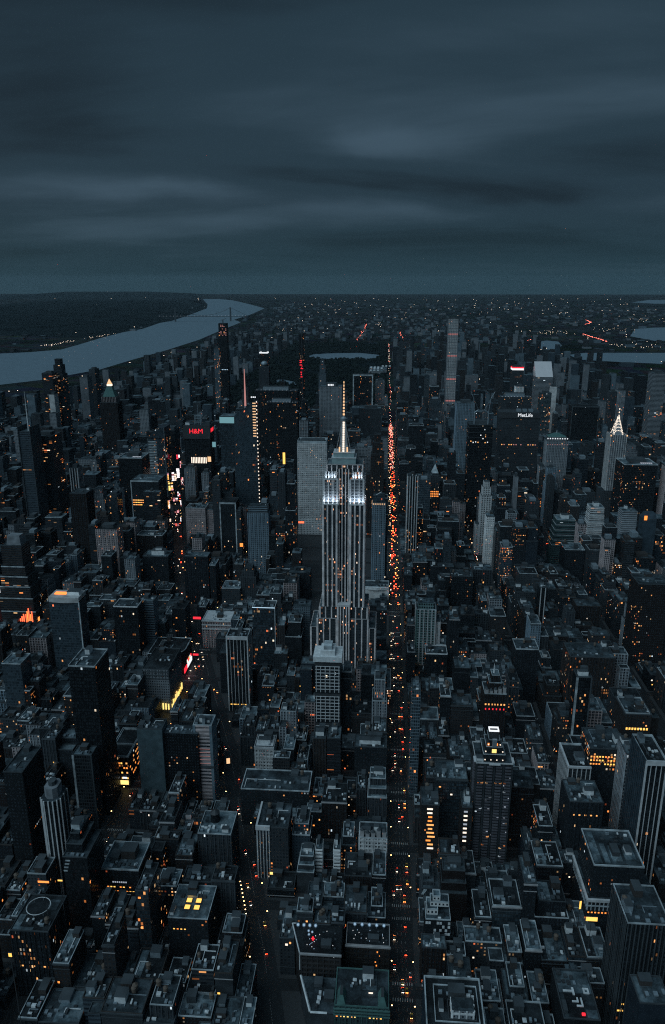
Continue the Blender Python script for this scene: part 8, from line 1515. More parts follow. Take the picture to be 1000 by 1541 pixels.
# ------------------------------------------------------------------ the brightest tower
def stepped_skyscraper():
    S=ESB; Y=S['Y']; cx=S['cx']; p=root('skyscraper',(cx,Y,0),'tallest stepped stone skyscraper, floodlit white near the top, glowing mast','skyscraper')
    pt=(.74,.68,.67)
    def tier(nm,a,b,c,e,zb,zt,n,rf=True):
        walls(p,a,b,c,e,zb,zt,'esbwall','g2',name=nm)
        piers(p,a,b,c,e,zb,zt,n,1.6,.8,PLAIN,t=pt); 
        if rf: roof(p,a,b,c,e,zt,2); ring(p,'parapet',a,b,c,e,zt,1.0,.6,STONE)
    t=S['t']
    walls(p,-62,64,-3,54,0,22,'esbwall','g2',name='base'); roof(p,-62,64,-3,54,22,2); ring(p,'parapet',-62,64,-3,54,22,1.2,.7,STONE)
    (a,b,z)=t['A']; tier('lower_tier',a,b,0,52,22,z,10)
    (a,b,z)=t['B']; tier('lower_tier',a,b,-1.6,50,22,z,8)
    (a,b,z)=t['B2']; tier('lower_tier',a,b,.8,48,t['B'][2]-30,z,8,False); roof(p,a,b,.8,48,z,2)
    (al,bl,zl)=t['WL']; (ar,br,zr)=t['WR']; zw=t['wing']; zs=t['top']
    bay=t['bay']; walls(p,bay[0],bay[1],-3,7,22,bay[2],'esbwall','g2',name='centre_bay'); piers(p,bay[0],bay[1],-3,7,22,bay[2],4,1.5,.6,PLAIN,t=pt,sides='SEW'); bx(p,'bay_cap',bay[0]-.3,bay[1]+.3,-3.4,7,bay[2],bay[2]+2.4,STONEW)
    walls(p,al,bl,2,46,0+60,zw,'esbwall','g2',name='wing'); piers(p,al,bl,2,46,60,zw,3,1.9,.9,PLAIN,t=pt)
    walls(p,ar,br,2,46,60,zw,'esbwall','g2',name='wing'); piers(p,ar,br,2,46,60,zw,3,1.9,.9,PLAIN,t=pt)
    walls(p,bl-.5,ar+.5,7,44,60,zs-4,'esbwall','g1',name='centre_bay'); piers(p,bl+1.5,ar-1.5,7,44,60,zs-4,3,1.4,.6,PLAIN,sides='S',t=pt)
    # floodlit upper wings
    zu=t['upper']
    for (a,b,o) in ((al+1.2,bl+.4,1),(ar-.4,br-1.6,-1)):
        bx(p,'lit_ledge',a-1.6,b+1.6,1.4,6,zw,zw+1.6,STONEW)
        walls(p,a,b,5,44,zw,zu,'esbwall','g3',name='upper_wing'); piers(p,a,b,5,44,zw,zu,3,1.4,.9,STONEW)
        roof(p,a,b,5,44,zu,2); ring(p,'parapet',a,b,5,44,zu,1.4,.6,STONEW)
        q=MB()
        for i in range(4): q.box(a+.5+i*(b-a-1.6)/3,a+1.1+i*(b-a-1.6)/3,2.2,2.9,zw+1.62,zw+2.5,bottom=True)
        for i in range(5): q.box(a-1.4 if o>0 else b+.7,a-.7 if o>0 else b+1.4,8+i*8,8.8+i*8,zw+1.62,zw+2.4,bottom=True)
        q.build('flood_lamp',EM['seen'],p)
        u0,u1=(a+2,b-3) if o>0 else (a+3,b-2)
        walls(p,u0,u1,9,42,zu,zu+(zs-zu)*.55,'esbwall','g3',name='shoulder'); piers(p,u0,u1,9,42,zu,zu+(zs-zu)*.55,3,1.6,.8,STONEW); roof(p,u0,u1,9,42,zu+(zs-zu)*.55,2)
        q=MB()
        for i in range(3): q.box(u0+i*(u1-u0-.8)/2,u0+.8+i*(u1-u0-.8)/2,6.4,7.2,zu+.1,zu+.9,bottom=True)
        q.build('flood_lamp',EM['seen'],p)
        for nm,lx,ly,lz,e,sx,sy in (('wing_floodlight',(a+b)/2,1.0,zw+1.9,FLOOD,b-a,1.4),('shoulder_floodlight',(u0+u1)/2,6.0,zu+1.1,FLOOD*.45,u1-u0,1.4),('side_floodlight',a-1.9 if o>0 else b+1.9,22,zw+1.8,FLOOD*.6,1.2,30)):
            l=bpy.data.lights.new(nm,'AREA'); l.shape='RECTANGLE'; l.size=sx; l.size_y=sy; l.energy=e; l.color=(.72,.86,1); l.spread=R(110)
            lo=bpy.data.objects.new(nm,l); col.objects.link(lo); lo.parent=p; lo.location=(lx,ly,lz)
            d=Vector((0,.5,1)) if sy<2 else Vector((.45 if o>0 else -.45,0,1)); lo.rotation_euler=d.to_track_quat('-Z','Y').to_euler()
    (a,b)=t['sh']; walls(p,a,b,9.5,41,zw,zs,'esbwall','g2',name='crown_block'); piers(p,a,b,9.5,41,zw,zs,7,1.4,.5,PLAIN,t=pt); roof(p,a,b,9.5,41,zs,2); ring(p,'parapet',a,b,9.5,41,zs,1.3,.6,STONE)
    (a,b,z0,z1)=t['deck']; bx(p,'observation_deck',a,b,12,38,zs,z0,COPPERP); bx(p,'deck_ledge',a-.5,b+.5,11.5,38.5,z0,z0+1.0,STONEW); bx(p,'upper_deck',a+2,b-2,14,36,z0+1,z1,COPPERP); bx(p,'deck_ledge',a+1.6,b-1.6,13.6,36.4,z1,z1+.9,STONEW)
    m0,m1,zr_=t['mast']; cy_=25; w0=t['mw0']; w1=t['mw1']
    MB().prism([(m0-w0,cy_-w0),(m0+w0,cy_-w0),(m0+w0,cy_+w0),(m0-w0,cy_+w0)],z1+.9,z1+9,pts2=[(m0-w0*.75,cy_-w0*.75),(m0+w0*.75,cy_-w0*.75),(m0+w0*.75,cy_+w0*.75),(m0-w0*.75,cy_+w0*.75)]).build('mast_foot',METAL,p)
    MB().prism([(m0-w0*.72,cy_-w0*.72),(m0+w0*.72,cy_-w0*.72),(m0+w0*.72,cy_+w0*.72),(m0-w0*.72,cy_+w0*.72)],z1+9,zr_,pts2=[(m0-w1,cy_-w1),(m0+w1,cy_-w1),(m0+w1,cy_+w1),(m0-w1,cy_+w1)]).build('mast_shaft',METAL,p)
    q=MB(); n=13
    for i in range(n):
        f=i/(n-1); zz=z1+2+(zr_-z1-4)*f; ww=w0*(1-f)+w1*f; q.box(m0-1.1,m0+1.1,cy_-ww-.7,cy_-ww+.1,zz-(zr_-z1)/n*.38,zz+(zr_-z1)/n*.38,bottom=True)
    q.build('lit_panes',EM['mast'],p)
    for sx in (-1,1):
        q=MB(); q.bar((m0+sx*w0*1.35,cy_-w0,z1+1),(m0+sx*w1*1.1,cy_-w1,zr_-6),.35,4); q.build('mast_fin',METAL,p)
        bx(p,'mast_glow',m0+sx*w0*.7-.8,m0+sx*w0*.7+.8,cy_-w0-1.4,cy_-w0-.8,z1+1,z1+7,EM['masto'])
    MB().cyl(m0,cy_,t['rr'],zr_,zr_+3.2,16,r2=t['rr']*1.1).cyl(m0,cy_,t['rr']*.9,zr_+3.2,zr_+5.5,16,r2=t['rr']*.3).build('mast_ring',METAL,p)
    zt=t['tip']; MB().cyl(m0,cy_,1.5,zr_+5.5,zr_+5.5+(zt-zr_)*.55,8,r2=.9).cyl(m0,cy_,.8,zr_+5.5+(zt-zr_)*.55,zt,8,r2=.25).build('antenna',METAL,p)
    q=MB(); n=11
    for i in range(n):
        f=i/(n-1); zz=zr_+8+(zt-zr_-9)*f; h=(zt-zr_)/n*(.27); ww=1.15-.6*f; q.box(m0-ww,m0+ww,cy_-1.75+.5*f,cy_-1.2+.5*f,zz-h,zz+h,bottom=True)
    q.build('antenna_lights',EM['masto'],p)
COPPERP=simple('pale_copper',(.3,.4,.41),scale=.2)
stepped_skyscraper()

# ------------------------------------------------------------------ the tower with lit arches
def arched_skyscraper():
    S=CHR; p=root('skyscraper',(S['cx'],S['Y'],0),'slim stone skyscraper with glowing tiers of arches below a needle spire','skyscraper')
    w=S['w']; h=w/2; zs=S['zs']; zc=S['zc']; zt=S['zt']; d=w
    a,b,zb=S['base']; walls(p,a,b,-6,34,0,zb,'pier','g2',name='base'); skin(p,'pier','g2',a,b,-6,34,0,zb); roof(p,a,b,-6,34,zb,1)
    walls(p,-h,h,0,d,0,zs,'pier','g3'); piers(p,-h,h,0,d,0,zs,7,1.1,.7,PLAIN,t=TINT['w2'])
    ring(p,'parapet',-h,h,0,d,zs,1,.6,STONEW); roof(p,-h,h,0,d,zs,1)
    for sx in (-h,h): bx(p,'corner_lamp',sx-1.2,sx+1.2,-1.6,-.9,zs-2,zs+1,EM['masto'])
    n=6; z=zs; W=h*.6; cyd=d/2
    for k in range(n):
        f=(k+1)/n; z2=zs+(zc-zs)*(1-(1-f)**1.25); W2=max(1.2,h*.6*(1-f)**1.15)
        m=8; arc=[]
        MB().prism([(-W,cyd-W),(W,cyd-W),(W,cyd+W),(-W,cyd+W)],z,z2,pts2=[(-W2,cyd-W2),(W2,cyd-W2),(W2,cyd+W2),(-W2,cyd+W2)]).build('crown_tier',METAL,p)
        for face in 'SWE':
            q=MB()
            for i in range(m+1):
                th=math.pi*i/m; ux=-W*.86*math.cos(th); uz=z+(z2-z)*.2+(z2-z)*1.0*math.sin(th); off=W+.7-(W-W2)*min(1,max(0,(uz-z)/(z2-z)))
                r=.8-.06*k
                if face=='S': q.box(ux-r,ux+r,cyd-off-.5,cyd-off+.2,uz-r,uz+r,bottom=True)
                elif face=='E': q.box(off-.2,off+.5,cyd+ux-r,cyd+ux+r,uz-r,uz+r,bottom=True)
                else: q.box(-off-.5,-off+.2,cyd+ux-r,cyd+ux+r,uz-r,uz+r,bottom=True)
            q.build('arch_lights',EM['mast'],p)
        z=z2; W=W2
    MB().cyl(0,cyd,1.3,zc,zt,8,r2=.15).build('needle',METAL,p)
    for i in range(3): bx(p,'needle_lamp',-.8,.8,cyd-2.1,cyd-1.5,zc+2+i*7,zc+5+i*7,EM['mast'])
arched_skyscraper()

# ------------------------------------------------------------------ faceted tower and pink spire
def faceted_tower():
    S=BOA; p=root('office_tower',(S['cx'],S['Y'],0),'faceted glass tower with slanted top, pink spire and a dotted bright corner line','tower')
    w=S['w']; x0,x1=-w/2,w/2; d=42; zl,zr=S['zl'],S['zr']; m,pi,fh=FAC['glass']
    b=MB(); q=lambda *a: b.quad(list(a[:4]),[(0,0),(a[4],0),(a[4],60),(0,60)],TINT['b2'])
    q((x0,0,0),(x1,0,0),(x1-1,0,zr),(x0+4,0,zl),18); q((x1,0,0),(x1,d,0),(x1-3,d,zr-6),(x1-1,0,zr),18); q((x0,d,0),(x0,0,0),(x0+4,0,zl),(x0+7,d,zl-6),18); q((x1,d,0),(x0,d,0),(x0+7,d,zl-6),(x1-3,d,zr-6),18)
    b.build('walls',m,p); b=MB(); b.quad([(x0+4,0,zl),(x1-1,0,zr),(x1-3,d,zr-6),(x0+7,d,zl-6)]); b.build('roof',ROOF[2],p)
    r=MB()
    for i in range(34): zz=6+(zr-10)*i/33; r.box(x1+.1-zz/zr,x1+1.9-zz/zr,-1.2,-.3,zz-1.3,zz+1.3,bottom=True)
    r.build('corner_lights',EM['mast'],p)
    r=MB()
    for i in range(13): 
        zz=zr-7-i*6.0; r.box(x1-9,x1-2.2,-.7,.0,zz-1.0,zz+1.0,bottom=True)
    r.build('lit_floors',EM['masto'],p)
    sx=S['sx']; MB().cyl(sx,18,2.6,min(zl,zr)-6,S['zb']+8,8,r2=2).cyl(sx,18,1.8,S['zb']+8,S['zt'],8,r2=.3).build('spire',SPIRE,p)
    r=MB().cyl(sx,18,2.2,S['zb']+2,S['zb']+(S['zt']-S['zb'])*.9,8,r2=.7,top=False); r.build('spire_light',EM['pinkdim'],p)
    for i in range(3): MB().ball((x1-6+i*4-6,8,zr+5),1.6,4).build('roof_lamp',EM['white'],p)
SPIRE=simple('spire_steel',(.5,.42,.45),rough=.4)
faceted_tower()

# ------------------------------------------------------------------ the tower with red letters
def sign_tower():
    S=HM; p=root('office_tower',(S['cx'],S['Y'],0),'dark tower with glowing red H&M letters and a lattice rooftop mast','tower')
    w=S['w']; x0,x1=-w/2,w/2; d=44; z=S['z']
    walls(p,x0,x1,0,d,0,z,'dark','d2'); roof(p,x0,x1,0,d,z,1); ring(p,'parapet',x0,x1,0,d,z,1.4,.6,COPG)
    bx(p,'sign_board',x0-1,x1+1,-1.6,-.2,z-30,z+2,DARKM); bx(p,'sign_board',x1-.2,x1+1.2,-.2,d,z-30,z+2,DARKM)
    text(p,'H&M',15.5,(-1,-1.9,z-12.5),(R(90),0,0),EM['red'],'lettering',.2)
    text(p,'H&M',13,(x1+1.4,d*.45,z-12),(R(90),0,R(90)),EM['red'],'lettering',.2)
    for i in range(10):
        a=x0+w*.24+i*w*.062; bx(p,'lit_fin',a,a+w*.034,-.5,-.05,z-88,z-74,EM['mast'])
    bx(p,'lit_sign',x0+w*.88,x1+.5,-1.5,-.7,z-84,z-72,EM['masto'])
    bx(p,'lit_screen',x1+4,x1+12,4,5,z-50,z-38,EM['cyan'])
    bx(p,'screen_bracket',x1+.1,x1+4,4.2,4.8,z-46,z-43,DARKM)
    q=MB()
    for sx in (-7,7):
        for sy in (14,26): q.box(sx-.5,sx+.5,sy-.5,sy+.5,z,z+22)
    for zz in (6,14,21):
        q.box(-7.5,7.5,13.6,14.4,z+zz,z+zz+.9,bottom=True); q.box(-7.5,7.5,25.6,26.4,z+zz,z+zz+.9,bottom=True); q.box(-7.4,-6.6,14.4,25.6,z+zz,z+zz+.9,bottom=True); q.box(6.6,7.4,14.4,25.6,z+zz,z+zz+.9,bottom=True)
    q.build('mast_frame',METAL,p); MB().cyl(0,20,1.0,z,z+46,6,r2=.3).build('mast',METAL,p); bulk(p,x0+2,x0+12,10,24,z,z+6,WHITE); bulk(p,x1-13,x1-2,12,30,z,z+7,COPG)
sign_tower()

# ------------------------------------------------------------------ billboards of the glowing square
def billboard(x,y,w,h,z,mats,label,rz=0):
    rnd=random.Random(int(x*7+y)); w*=1.3; h*=1.2; p=root('billboard',(x,y,0),label,'billboard','billboards of the glowing square',rz)
    bx(p,'frame',-w/2-.5,w/2+.5,0,1.2,z-.6,z+h+.6,DARKM)
    n=len(mats); k=max(2,round(h/4))
    for i,m in enumerate(mats):
        for j in range(k):
            if rnd.random()<.86: bx(p,'screen',-w/2+w*i/n+.15,-w/2+w*(i+rnd.uniform(.7,1))/n-.1,-.35,-.02,z+h*j/k+.2,z+h*(j+rnd.uniform(.75,1))/k,EMB[m if rnd.random()<.7 else rnd.choice(('pink','white','pinkdim','mast'))])
    for sx in (-.35,.35): bx(p,'post',w*sx-.4,w*sx+.4,1.25,2,0,z+h,DARKM)
for a in BILL: billboard(*a)

# ------------------------------------------------------------------ ground, water, roads
GROUNDM,nt=newmat('asphalt_ground')
b=nd(nt,'ShaderNodeBsdfPrincipled'); k=dirt(nt,.3,.7,1.2); nt.links.new(mixc(nt,1.0,(.018,.02,.022),mixc(nt,0.0,k,(1,1,1)),'MULTIPLY'),b.inputs['Base Color']); b.inputs['Roughness'].default_value=.6; out(nt,b.outputs[0])
LAND,nt=newmat('far_land')
g=nd(nt,'ShaderNodeNewGeometry'); n1=nd(nt,'ShaderNodeTexNoise'); n1.inputs['Scale'].default_value=.0011; n1.inputs['Detail'].default_value=8; n1.inputs['Roughness'].default_value=.7; nt.links.new(g.outputs['Position'],n1.inputs['Vector'])
n2=nd(nt,'ShaderNodeTexVoronoi'); n2.inputs['Scale'].default_value=.008; nt.links.new(g.outputs['Position'],n2.inputs['Vector'])
cr=nd(nt,'ShaderNodeValToRGB'); e=cr.color_ramp.elements; e[0].position=.4; e[0].color=(.01,.015,.014,1); e[1].position=.62; e[1].color=(.045,.05,.053,1); nt.links.new(n1.outputs[0],cr.inputs[0])
b=nd(nt,'ShaderNodeBsdfPrincipled'); nt.links.new(mixc(nt,.5,cr.outputs[0],mixc(nt,1.0,cr.outputs[0],n2.outputs['Color'],'MULTIPLY')),b.inputs['Base Color']); b.inputs['Roughness'].default_value=1; b.inputs['Specular IOR Level'].default_value=0; out(nt,b.outputs[0])
kind(MB().box(-60000,60000,-3000,33500,-1.2,-1.0).build('ground',LAND),'structure')
q=MB(); q.quad([(-1750,-600,0),(1500,-600,0),(1500,NY(60),0),(-1750,NY(60),0)]); kind(q.build('road',GROUNDM),'structure')
PAVE=simple('concrete_pavement',(.05,.053,.056),scale=.5)
AVW=[(-1662,13),(-1387,13),(-1112,13),(-837,13),(-562,13),(-284,15),(7,14),(180,13),(333,20),(470,13),(620,13),(820,13),(1020,13),(1230,13)]
def bway(y):
    P=[(-60,NY(26)),(-107,NY(28.3)),(-194,NY(31.9)),(-271,NY(34.5)),(-387,NY(38.3)),(-533,NY(44.7)),(-565,NY(46.5))]
    for (a,y0),(b_,y1) in zip(P,P[1:]):
        if y0<=y<=y1: return a+(b_-a)*(y-y0)/(y1-y0)
q=MB()
for n in range(20,59):
    y0,y1=NY(n)+5.5,NY(n+1)-5.5
    for (a,wa),(b_,wb) in zip(AVW,AVW[1:]):
        x0,x1=a+wa-4,b_-wb+4
        c0,c1=bway(y0),bway(y1)
        if c0 is not None and c1 is not None and min(c0,c1)<x1 and max(c0,c1)>x0:
            hw=10
            L=[min(max(c0-hw,x0),x1),min(max(c1-hw,x0),x1)]; Rr=[max(min(c0+hw,x1),x0),max(min(c1+hw,x1),x0)]
            if L[0]-x0>1 and L[1]-x0>1: q.prism([(x0,y0),(L[0],y0),(L[1],y1),(x0,y1)],0,.15)
            if x1-Rr[0]>1 and x1-Rr[1]>1: q.prism([(Rr[0],y0),(x1,y0),(x1,y1),(Rr[1],y1)],0,.15)
        else: q.prism([(x0,y0),(x1,y0),(x1,y1),(x0,y1)],0,.15)
kind(q.build('pavement',PAVE),'structure')
q=MB(); MARK=simple('road_paint',(.5,.5,.48),scale=.6,lo=.5)
for xx in (FIFTH-3.4,FIFTH,FIFTH+3.4,-284-3.2,-284+3.2,-284):
    y=NY(26)
    while y<NY(40): q.box(xx-.07,xx+.07,y,y+3,.004,.008,sides='SEW'); y+=9
for n in range(27,42):
    for av in (FIFTH,-284,180):
        for k in range(9):
            for s in (-1,1): 
                c=NY(n)+s*7.2; xx=av-7.6+k*1.9; q.box(xx-.3,xx+.3,c-1.5,c+1.5,.004,.008,sides='SEW')
for n in range(27,44):
    for k in range(24):
        y=NY(n)+10+k*2.4; c=bway(y)
        if c: q.box(c-.1,c+.1,y,y+1.4,.004,.008,sides='SEW')
kind(q.build('road_markings',MARK),'structure')
WATER,nt=newmat('river_water')
b=nd(nt,'ShaderNodeBsdfPrincipled'); b.inputs['Base Color'].default_value=(.19,.26,.31,1); b.inputs['Roughness'].default_value=.32; b.inputs['Specular IOR Level'].default_value=.6
g=nd(nt,'ShaderNodeNewGeometry'); n1=nd(nt,'ShaderNodeTexNoise'); n1.inputs['Scale'].default_value=.006; n1.inputs['Detail'].default_value=9; n1.inputs['Roughness'].default_value=.75; nt.links.new(g.outputs['Position'],n1.inputs['Vector'])
bm=nd(nt,'ShaderNodeBump'); bm.inputs['Strength'].default_value=.8; bm.inputs['Distance'].default_value=22; nt.links.new(n1.outputs[0],bm.inputs['Height']); nt.links.new(bm.outputs[0],b.inputs['Normal']); out(nt,b.outputs[0])
for nm,P in WATERS:
    q=MB(); q.quad([(x,y,0.0) for x,y in P]); kind(q.build(nm,WATER),'structure')
# hills beyond the river
HILL,nt=newmat('wooded_hill')
b=nd(nt,'ShaderNodeBsdfPrincipled'); k=dirt(nt,.004,.5,1.4); nt.links.new(mixc(nt,1.0,(.011,.017,.019),mixc(nt,0.0,k,(1,1,1)),'MULTIPLY'),b.inputs['Base Color']); b.inputs['Roughness'].default_value=1; b.inputs['Specular IOR Level'].default_value=0; out(nt,b.outputs[0])
def hills(name,P,inland,hmax,seed):
    """a wooded ridge: rows of points from the shore inland"""
    rnd=random.Random(seed); q=MB(); n=len(P); rows=[]; k=9
    for j in range(k+1):
        f=j/k; row=[]
        for i,(x,y) in enumerate(P):
            hh=hmax*(min(1,f*5))*(1-max(0,f-.7)/.3*.9)*(.75+.25*math.sin(i*.9+seed)+rnd.uniform(-.1,.1))
            taper=min(1,i/2,(n-1-i)/1.5) if n>3 else 1
            row.append((x+inland[0]*f,y+inland[1]*f,-1+hh*max(0,taper)))
        rows.append(row)
    for r0,r1 in zip(rows,rows[1:]):
        for i in range(n-1): q.quad([r0[i],r0[i+1],r1[i+1],r1[i]])
    kind(q.build(name,HILL),'structure')
hills('hills',RIDGE,(-5200,1500),120,2)
hills('hills',RIDGE2,(-2000,9000),150,5)
# park woodland: thousands of leaf clumps
LEAF,nt=newmat('tree_foliage')
b=nd(nt,'ShaderNodeBsdfPrincipled'); k=dirt(nt,.02,.5,1.5); nt.links.new(mixc(nt,1.0,(.012,.018,.017),mixc(nt,0.0,k,(1,1,1)),'MULTIPLY'),b.inputs['Base Color']); b.inputs['Roughness'].default_value=1; b.inputs['Specular IOR Level'].default_value=0; out(nt,b.outputs[0])
def inpoly(x,y,P):
    r=False
    for (a,b_),(c,d) in zip(P,P[1:]+P[:1]):
        if (b_>y)!=(d>y) and x<(c-a)*(y-b_)/(d-b_)+a: r=not r
    return r
rnd=random.Random(8); q=MB()
holes=[P for nm,P in WATERS]
for i in range(5200):
    x=rnd.uniform(-826,-14); y=rnd.uniform(NY(59.4),NY(110))
    if any(inpoly(x,y,P) for P in holes) or (abs(x+60)<70 and NY(80)<y<NY(84.6)): continue
    if math.sin(x*.011)*math.sin(y*.007)>.72: continue
    r=rnd.uniform(6,12); h=rnd.uniform(10,19); n=6; a0=rnd.random()*6
    c=[(x+r*rnd.uniform(.7,1.1)*math.cos(a0+i_*1.047),y+r*rnd.uniform(.7,1.1)*math.sin(a0+i_*1.047)) for i_ in range(n)]
    c2=[(x+(u-x)*.55,y+(v-y)*.55) for u,v in c]; q.prism(c,h*.35,h*.8,top=False,pts2=c); q.prism(c,h*.8,h,pts2=c2)
kind(q.build('park_woodland',LEAF),'stuff')
q=MB(); q.quad([(-835,NY(59.2),-.6),(-8,NY(59.2),-.6),(-8,NY(110),-.6),(-835,NY(110),-.6)]); kind(q.build('park_lawn',HILL),'structure')
# museum beside the park
p=root('museum',(-60,NY(80.4),0),'long low pale roofed museum at the right edge of the dark park','museum')
for a,b_,c,d,h,t in ((-62,30,0,60,18,2),(-40,48,62,150,22,2),(-62,40,152,250,17,2),(10,50,252,330,16,1)):
    walls(p,a,b_,c,d,0,h,'grid','g3',name='wing'); roof(p,a,b_,c,d,h+.2,t)
    for k in range(3): bx(p,'roof_light',a+8+k*22,a+20+k*22,c+10,d-12,h+.3,h+3,WHITE)
# bridge far up the river
def bridge():
    S=BRIDGE; (xa,ya),(xb,yb)=S; p=root('suspension_bridge',((xa+xb)/2,(ya+yb)/2,0),'thin grey suspension bridge crossing the river far off','bridge')
    L=math.dist(S[0],S[1]); ang=math.atan2(yb-ya,xb-xa); p.rotation_euler=(0,0,ang); h=L/2
    bx(p,'deck',-h,h,-16,16,62,68,DARKM)
    for sx in (-.62,.62):
        o=bx(p,'tower',h*sx-11,h*sx+11,-18,-10,0,185,COPG); bx(o,'tower_leg',h*sx-11,h*sx+11,10,18,0,185,COPG); bx(o,'tower_arch',h*sx-11,h*sx+11,-10,10,150,185,COPG)
    for sy in (-15,15):
        q=MB(); n=24; pts=[]
        for i in range(n+1):
            x=-h*.62+1.24*h*i/n; f=(i/n-.5)*2; pts.append((x,sy,80+103*f*f))
        pts=[(-h,sy,72)]+pts+[(h,sy,72)]
        for a,b_ in zip(pts,pts[1:]): q.bar(a,b_,1.6,4)
        q.build('cable',DARKM,p)
    for i in range(26): 
        x=-h+2*h*(i+.5)/26; bx(p,'deck_lamp',x-3,x+3,-19,-17,72,76,EM['dimwhite'])
bridge()

# ------------------------------------------------------------------ the rest of the city
def far_city():
    rnd=random.Random(5); q=MB(); tints=[TINT[k] for k in ('g1','g2','n2','n3','g2','g3','d3','b2','g3','b3')]
    m=FAC['farcity'][0]
    for x0,w,y0,d,z in REST:
        x1=x0+w; y1=y0+d
        t=rnd.choice(tints); q.box(x0,x1,y0,y1,0,z,t,3.3,3.8,m=0,mt=1 if rnd.random()<.6 else 2)
        if rnd.random()<.6: q.box(x0+(x1-x0)*.3,x0+(x1-x0)*.7,y0+(y1-y0)*.4,y0+(y1-y0)*.8,z,z+4,t,9,9,m=0,mt=1)
    q.build('distant_buildings',[FAC['cityblock'][0],ROOF[1],ROOF[2]])['kind']='stuff'
    q=MB()
    def ok(x,y):
        if -840<x<-8 and NY(59)<y<NY(110): return False
        if any(inpoly(x,y,P) for nm,P in WATERS): return False
        return True
    def put(n,xr,yr,hr,wr,tall=0,th=(60,130)):
        for i in range(n):
            x=rnd.uniform(*xr); y=rnd.uniform(*yr)
            if not ok(x,y) or not ok(x+20,y+20) or not ok(x-30,y): continue
            # keep clear of the avenues
            f=((x-7)%140)
            if x>-1500 and (f<15 or f>126): continue
            w=rnd.uniform(*wr); d=rnd.uniform(*wr); h=rnd.uniform(*hr)
            if rnd.random()<tall: h=rnd.uniform(*th); w=min(w,30)
            q.box(x,x+w,y,y+d,-1,h,rnd.choice(tints),4.5,4.2,m=0,mt=1 if rnd.random()<.65 else 2)
    put(900,(-1500,-850),(NY(59),NY(110)),(16,60),(18,45),.14,(70,130))
    put(1500,(20,1150),(NY(59),NY(100)),(16,65),(18,45),.22,(80,170))
    put(420,(-1750,-600),(NY(42),NY(60)),(18,55),(18,45),.2,(70,150))
    put(330,(-2150,-1150),(NY(44),NY(62)),(12,45),(20,60),.14,(60,120))
    put(420,(620,1500),(NY(40),NY(60)),(18,70),(18,45),.2,(80,170))
    put(1400,(-1700,1300),(NY(110),NY(160)),(12,40),(20,60),.05,(50,80))
    put(1500,(-2600,5200),(NY(150),NY(260)),(9,28),(25,80),.05,(40,70))
    put(900,(1500,6000),(NY(60),NY(160)),(8,24),(25,80),.05,(35,70))
    put(500,(-7500,-2900),(NY(60),NY(220)),(8,24),(25,70),.04,(40,90))
    q.build('distant_city',[m,ROOF[1],ROOF[2]])['kind']='stuff'
    q=MB(); r2=MB()
    for i in range(620):
        a=rnd.random(); y=NY(60)+(22000)*a**1.8; x=rnd.uniform(-.42,.5)*(y+900)
        if not ok(x,y): continue
        if x<-1800 and rnd.random()<.6: continue
        s=.7+y/6500*rnd.uniform(.4,1.0); z=rnd.uniform(8,26)
        q.box(x-s,x+s,y-s,y+s,z,z+s*1.2,bottom=True)
    for (xa,ya),(xb,yb),n in GLOWS:
        for i in range(n):
            f=i/n; x=xa+(xb-xa)*f+rnd.uniform(-8,8); y=ya+(yb-ya)*f; s=1.0+y/9000
            r2.box(x-s,x+s,y-s,y+s,14,14+s,bottom=True)
    for (xa,ya),(xb,yb),n in CLUST:
        for i in range(n):
            x=rnd.uniform(xa,xb); y=rnd.uniform(ya,yb); s=.8+y/8000*rnd.uniform(.5,1.2); s*=.6; q.box(x-s,x+s,y-s,y+s,10,10+s*1.2,bottom=True)
    for i in range(150):
        y=NY(50)+(NY(59)-NY(50))*rnd.random(); x=FIFTH+rnd.uniform(-6.5,6.5); s=.55
        (r2 if rnd.random()<.75 else q).box(x-s,x+s,y-s,y+s,.6,1.5,bottom=True)
    for i in range(95):
        f=rnd.random()**1.3; y=NY(57)+(NY(112)-NY(57))*f; x=FIFTH+rnd.uniform(-6,6); s=.4+f*.45
        (r2 if rnd.random()<.55-.3*f else q).box(x-s,x+s,y-s,y+s,2,2+s*1.6,bottom=True)
    q.build('distant_lights',EM['far'])['kind']='stuff'; r2.build('distant_traffic_lights',EM['farr'])['kind']='stuff'
far_city()

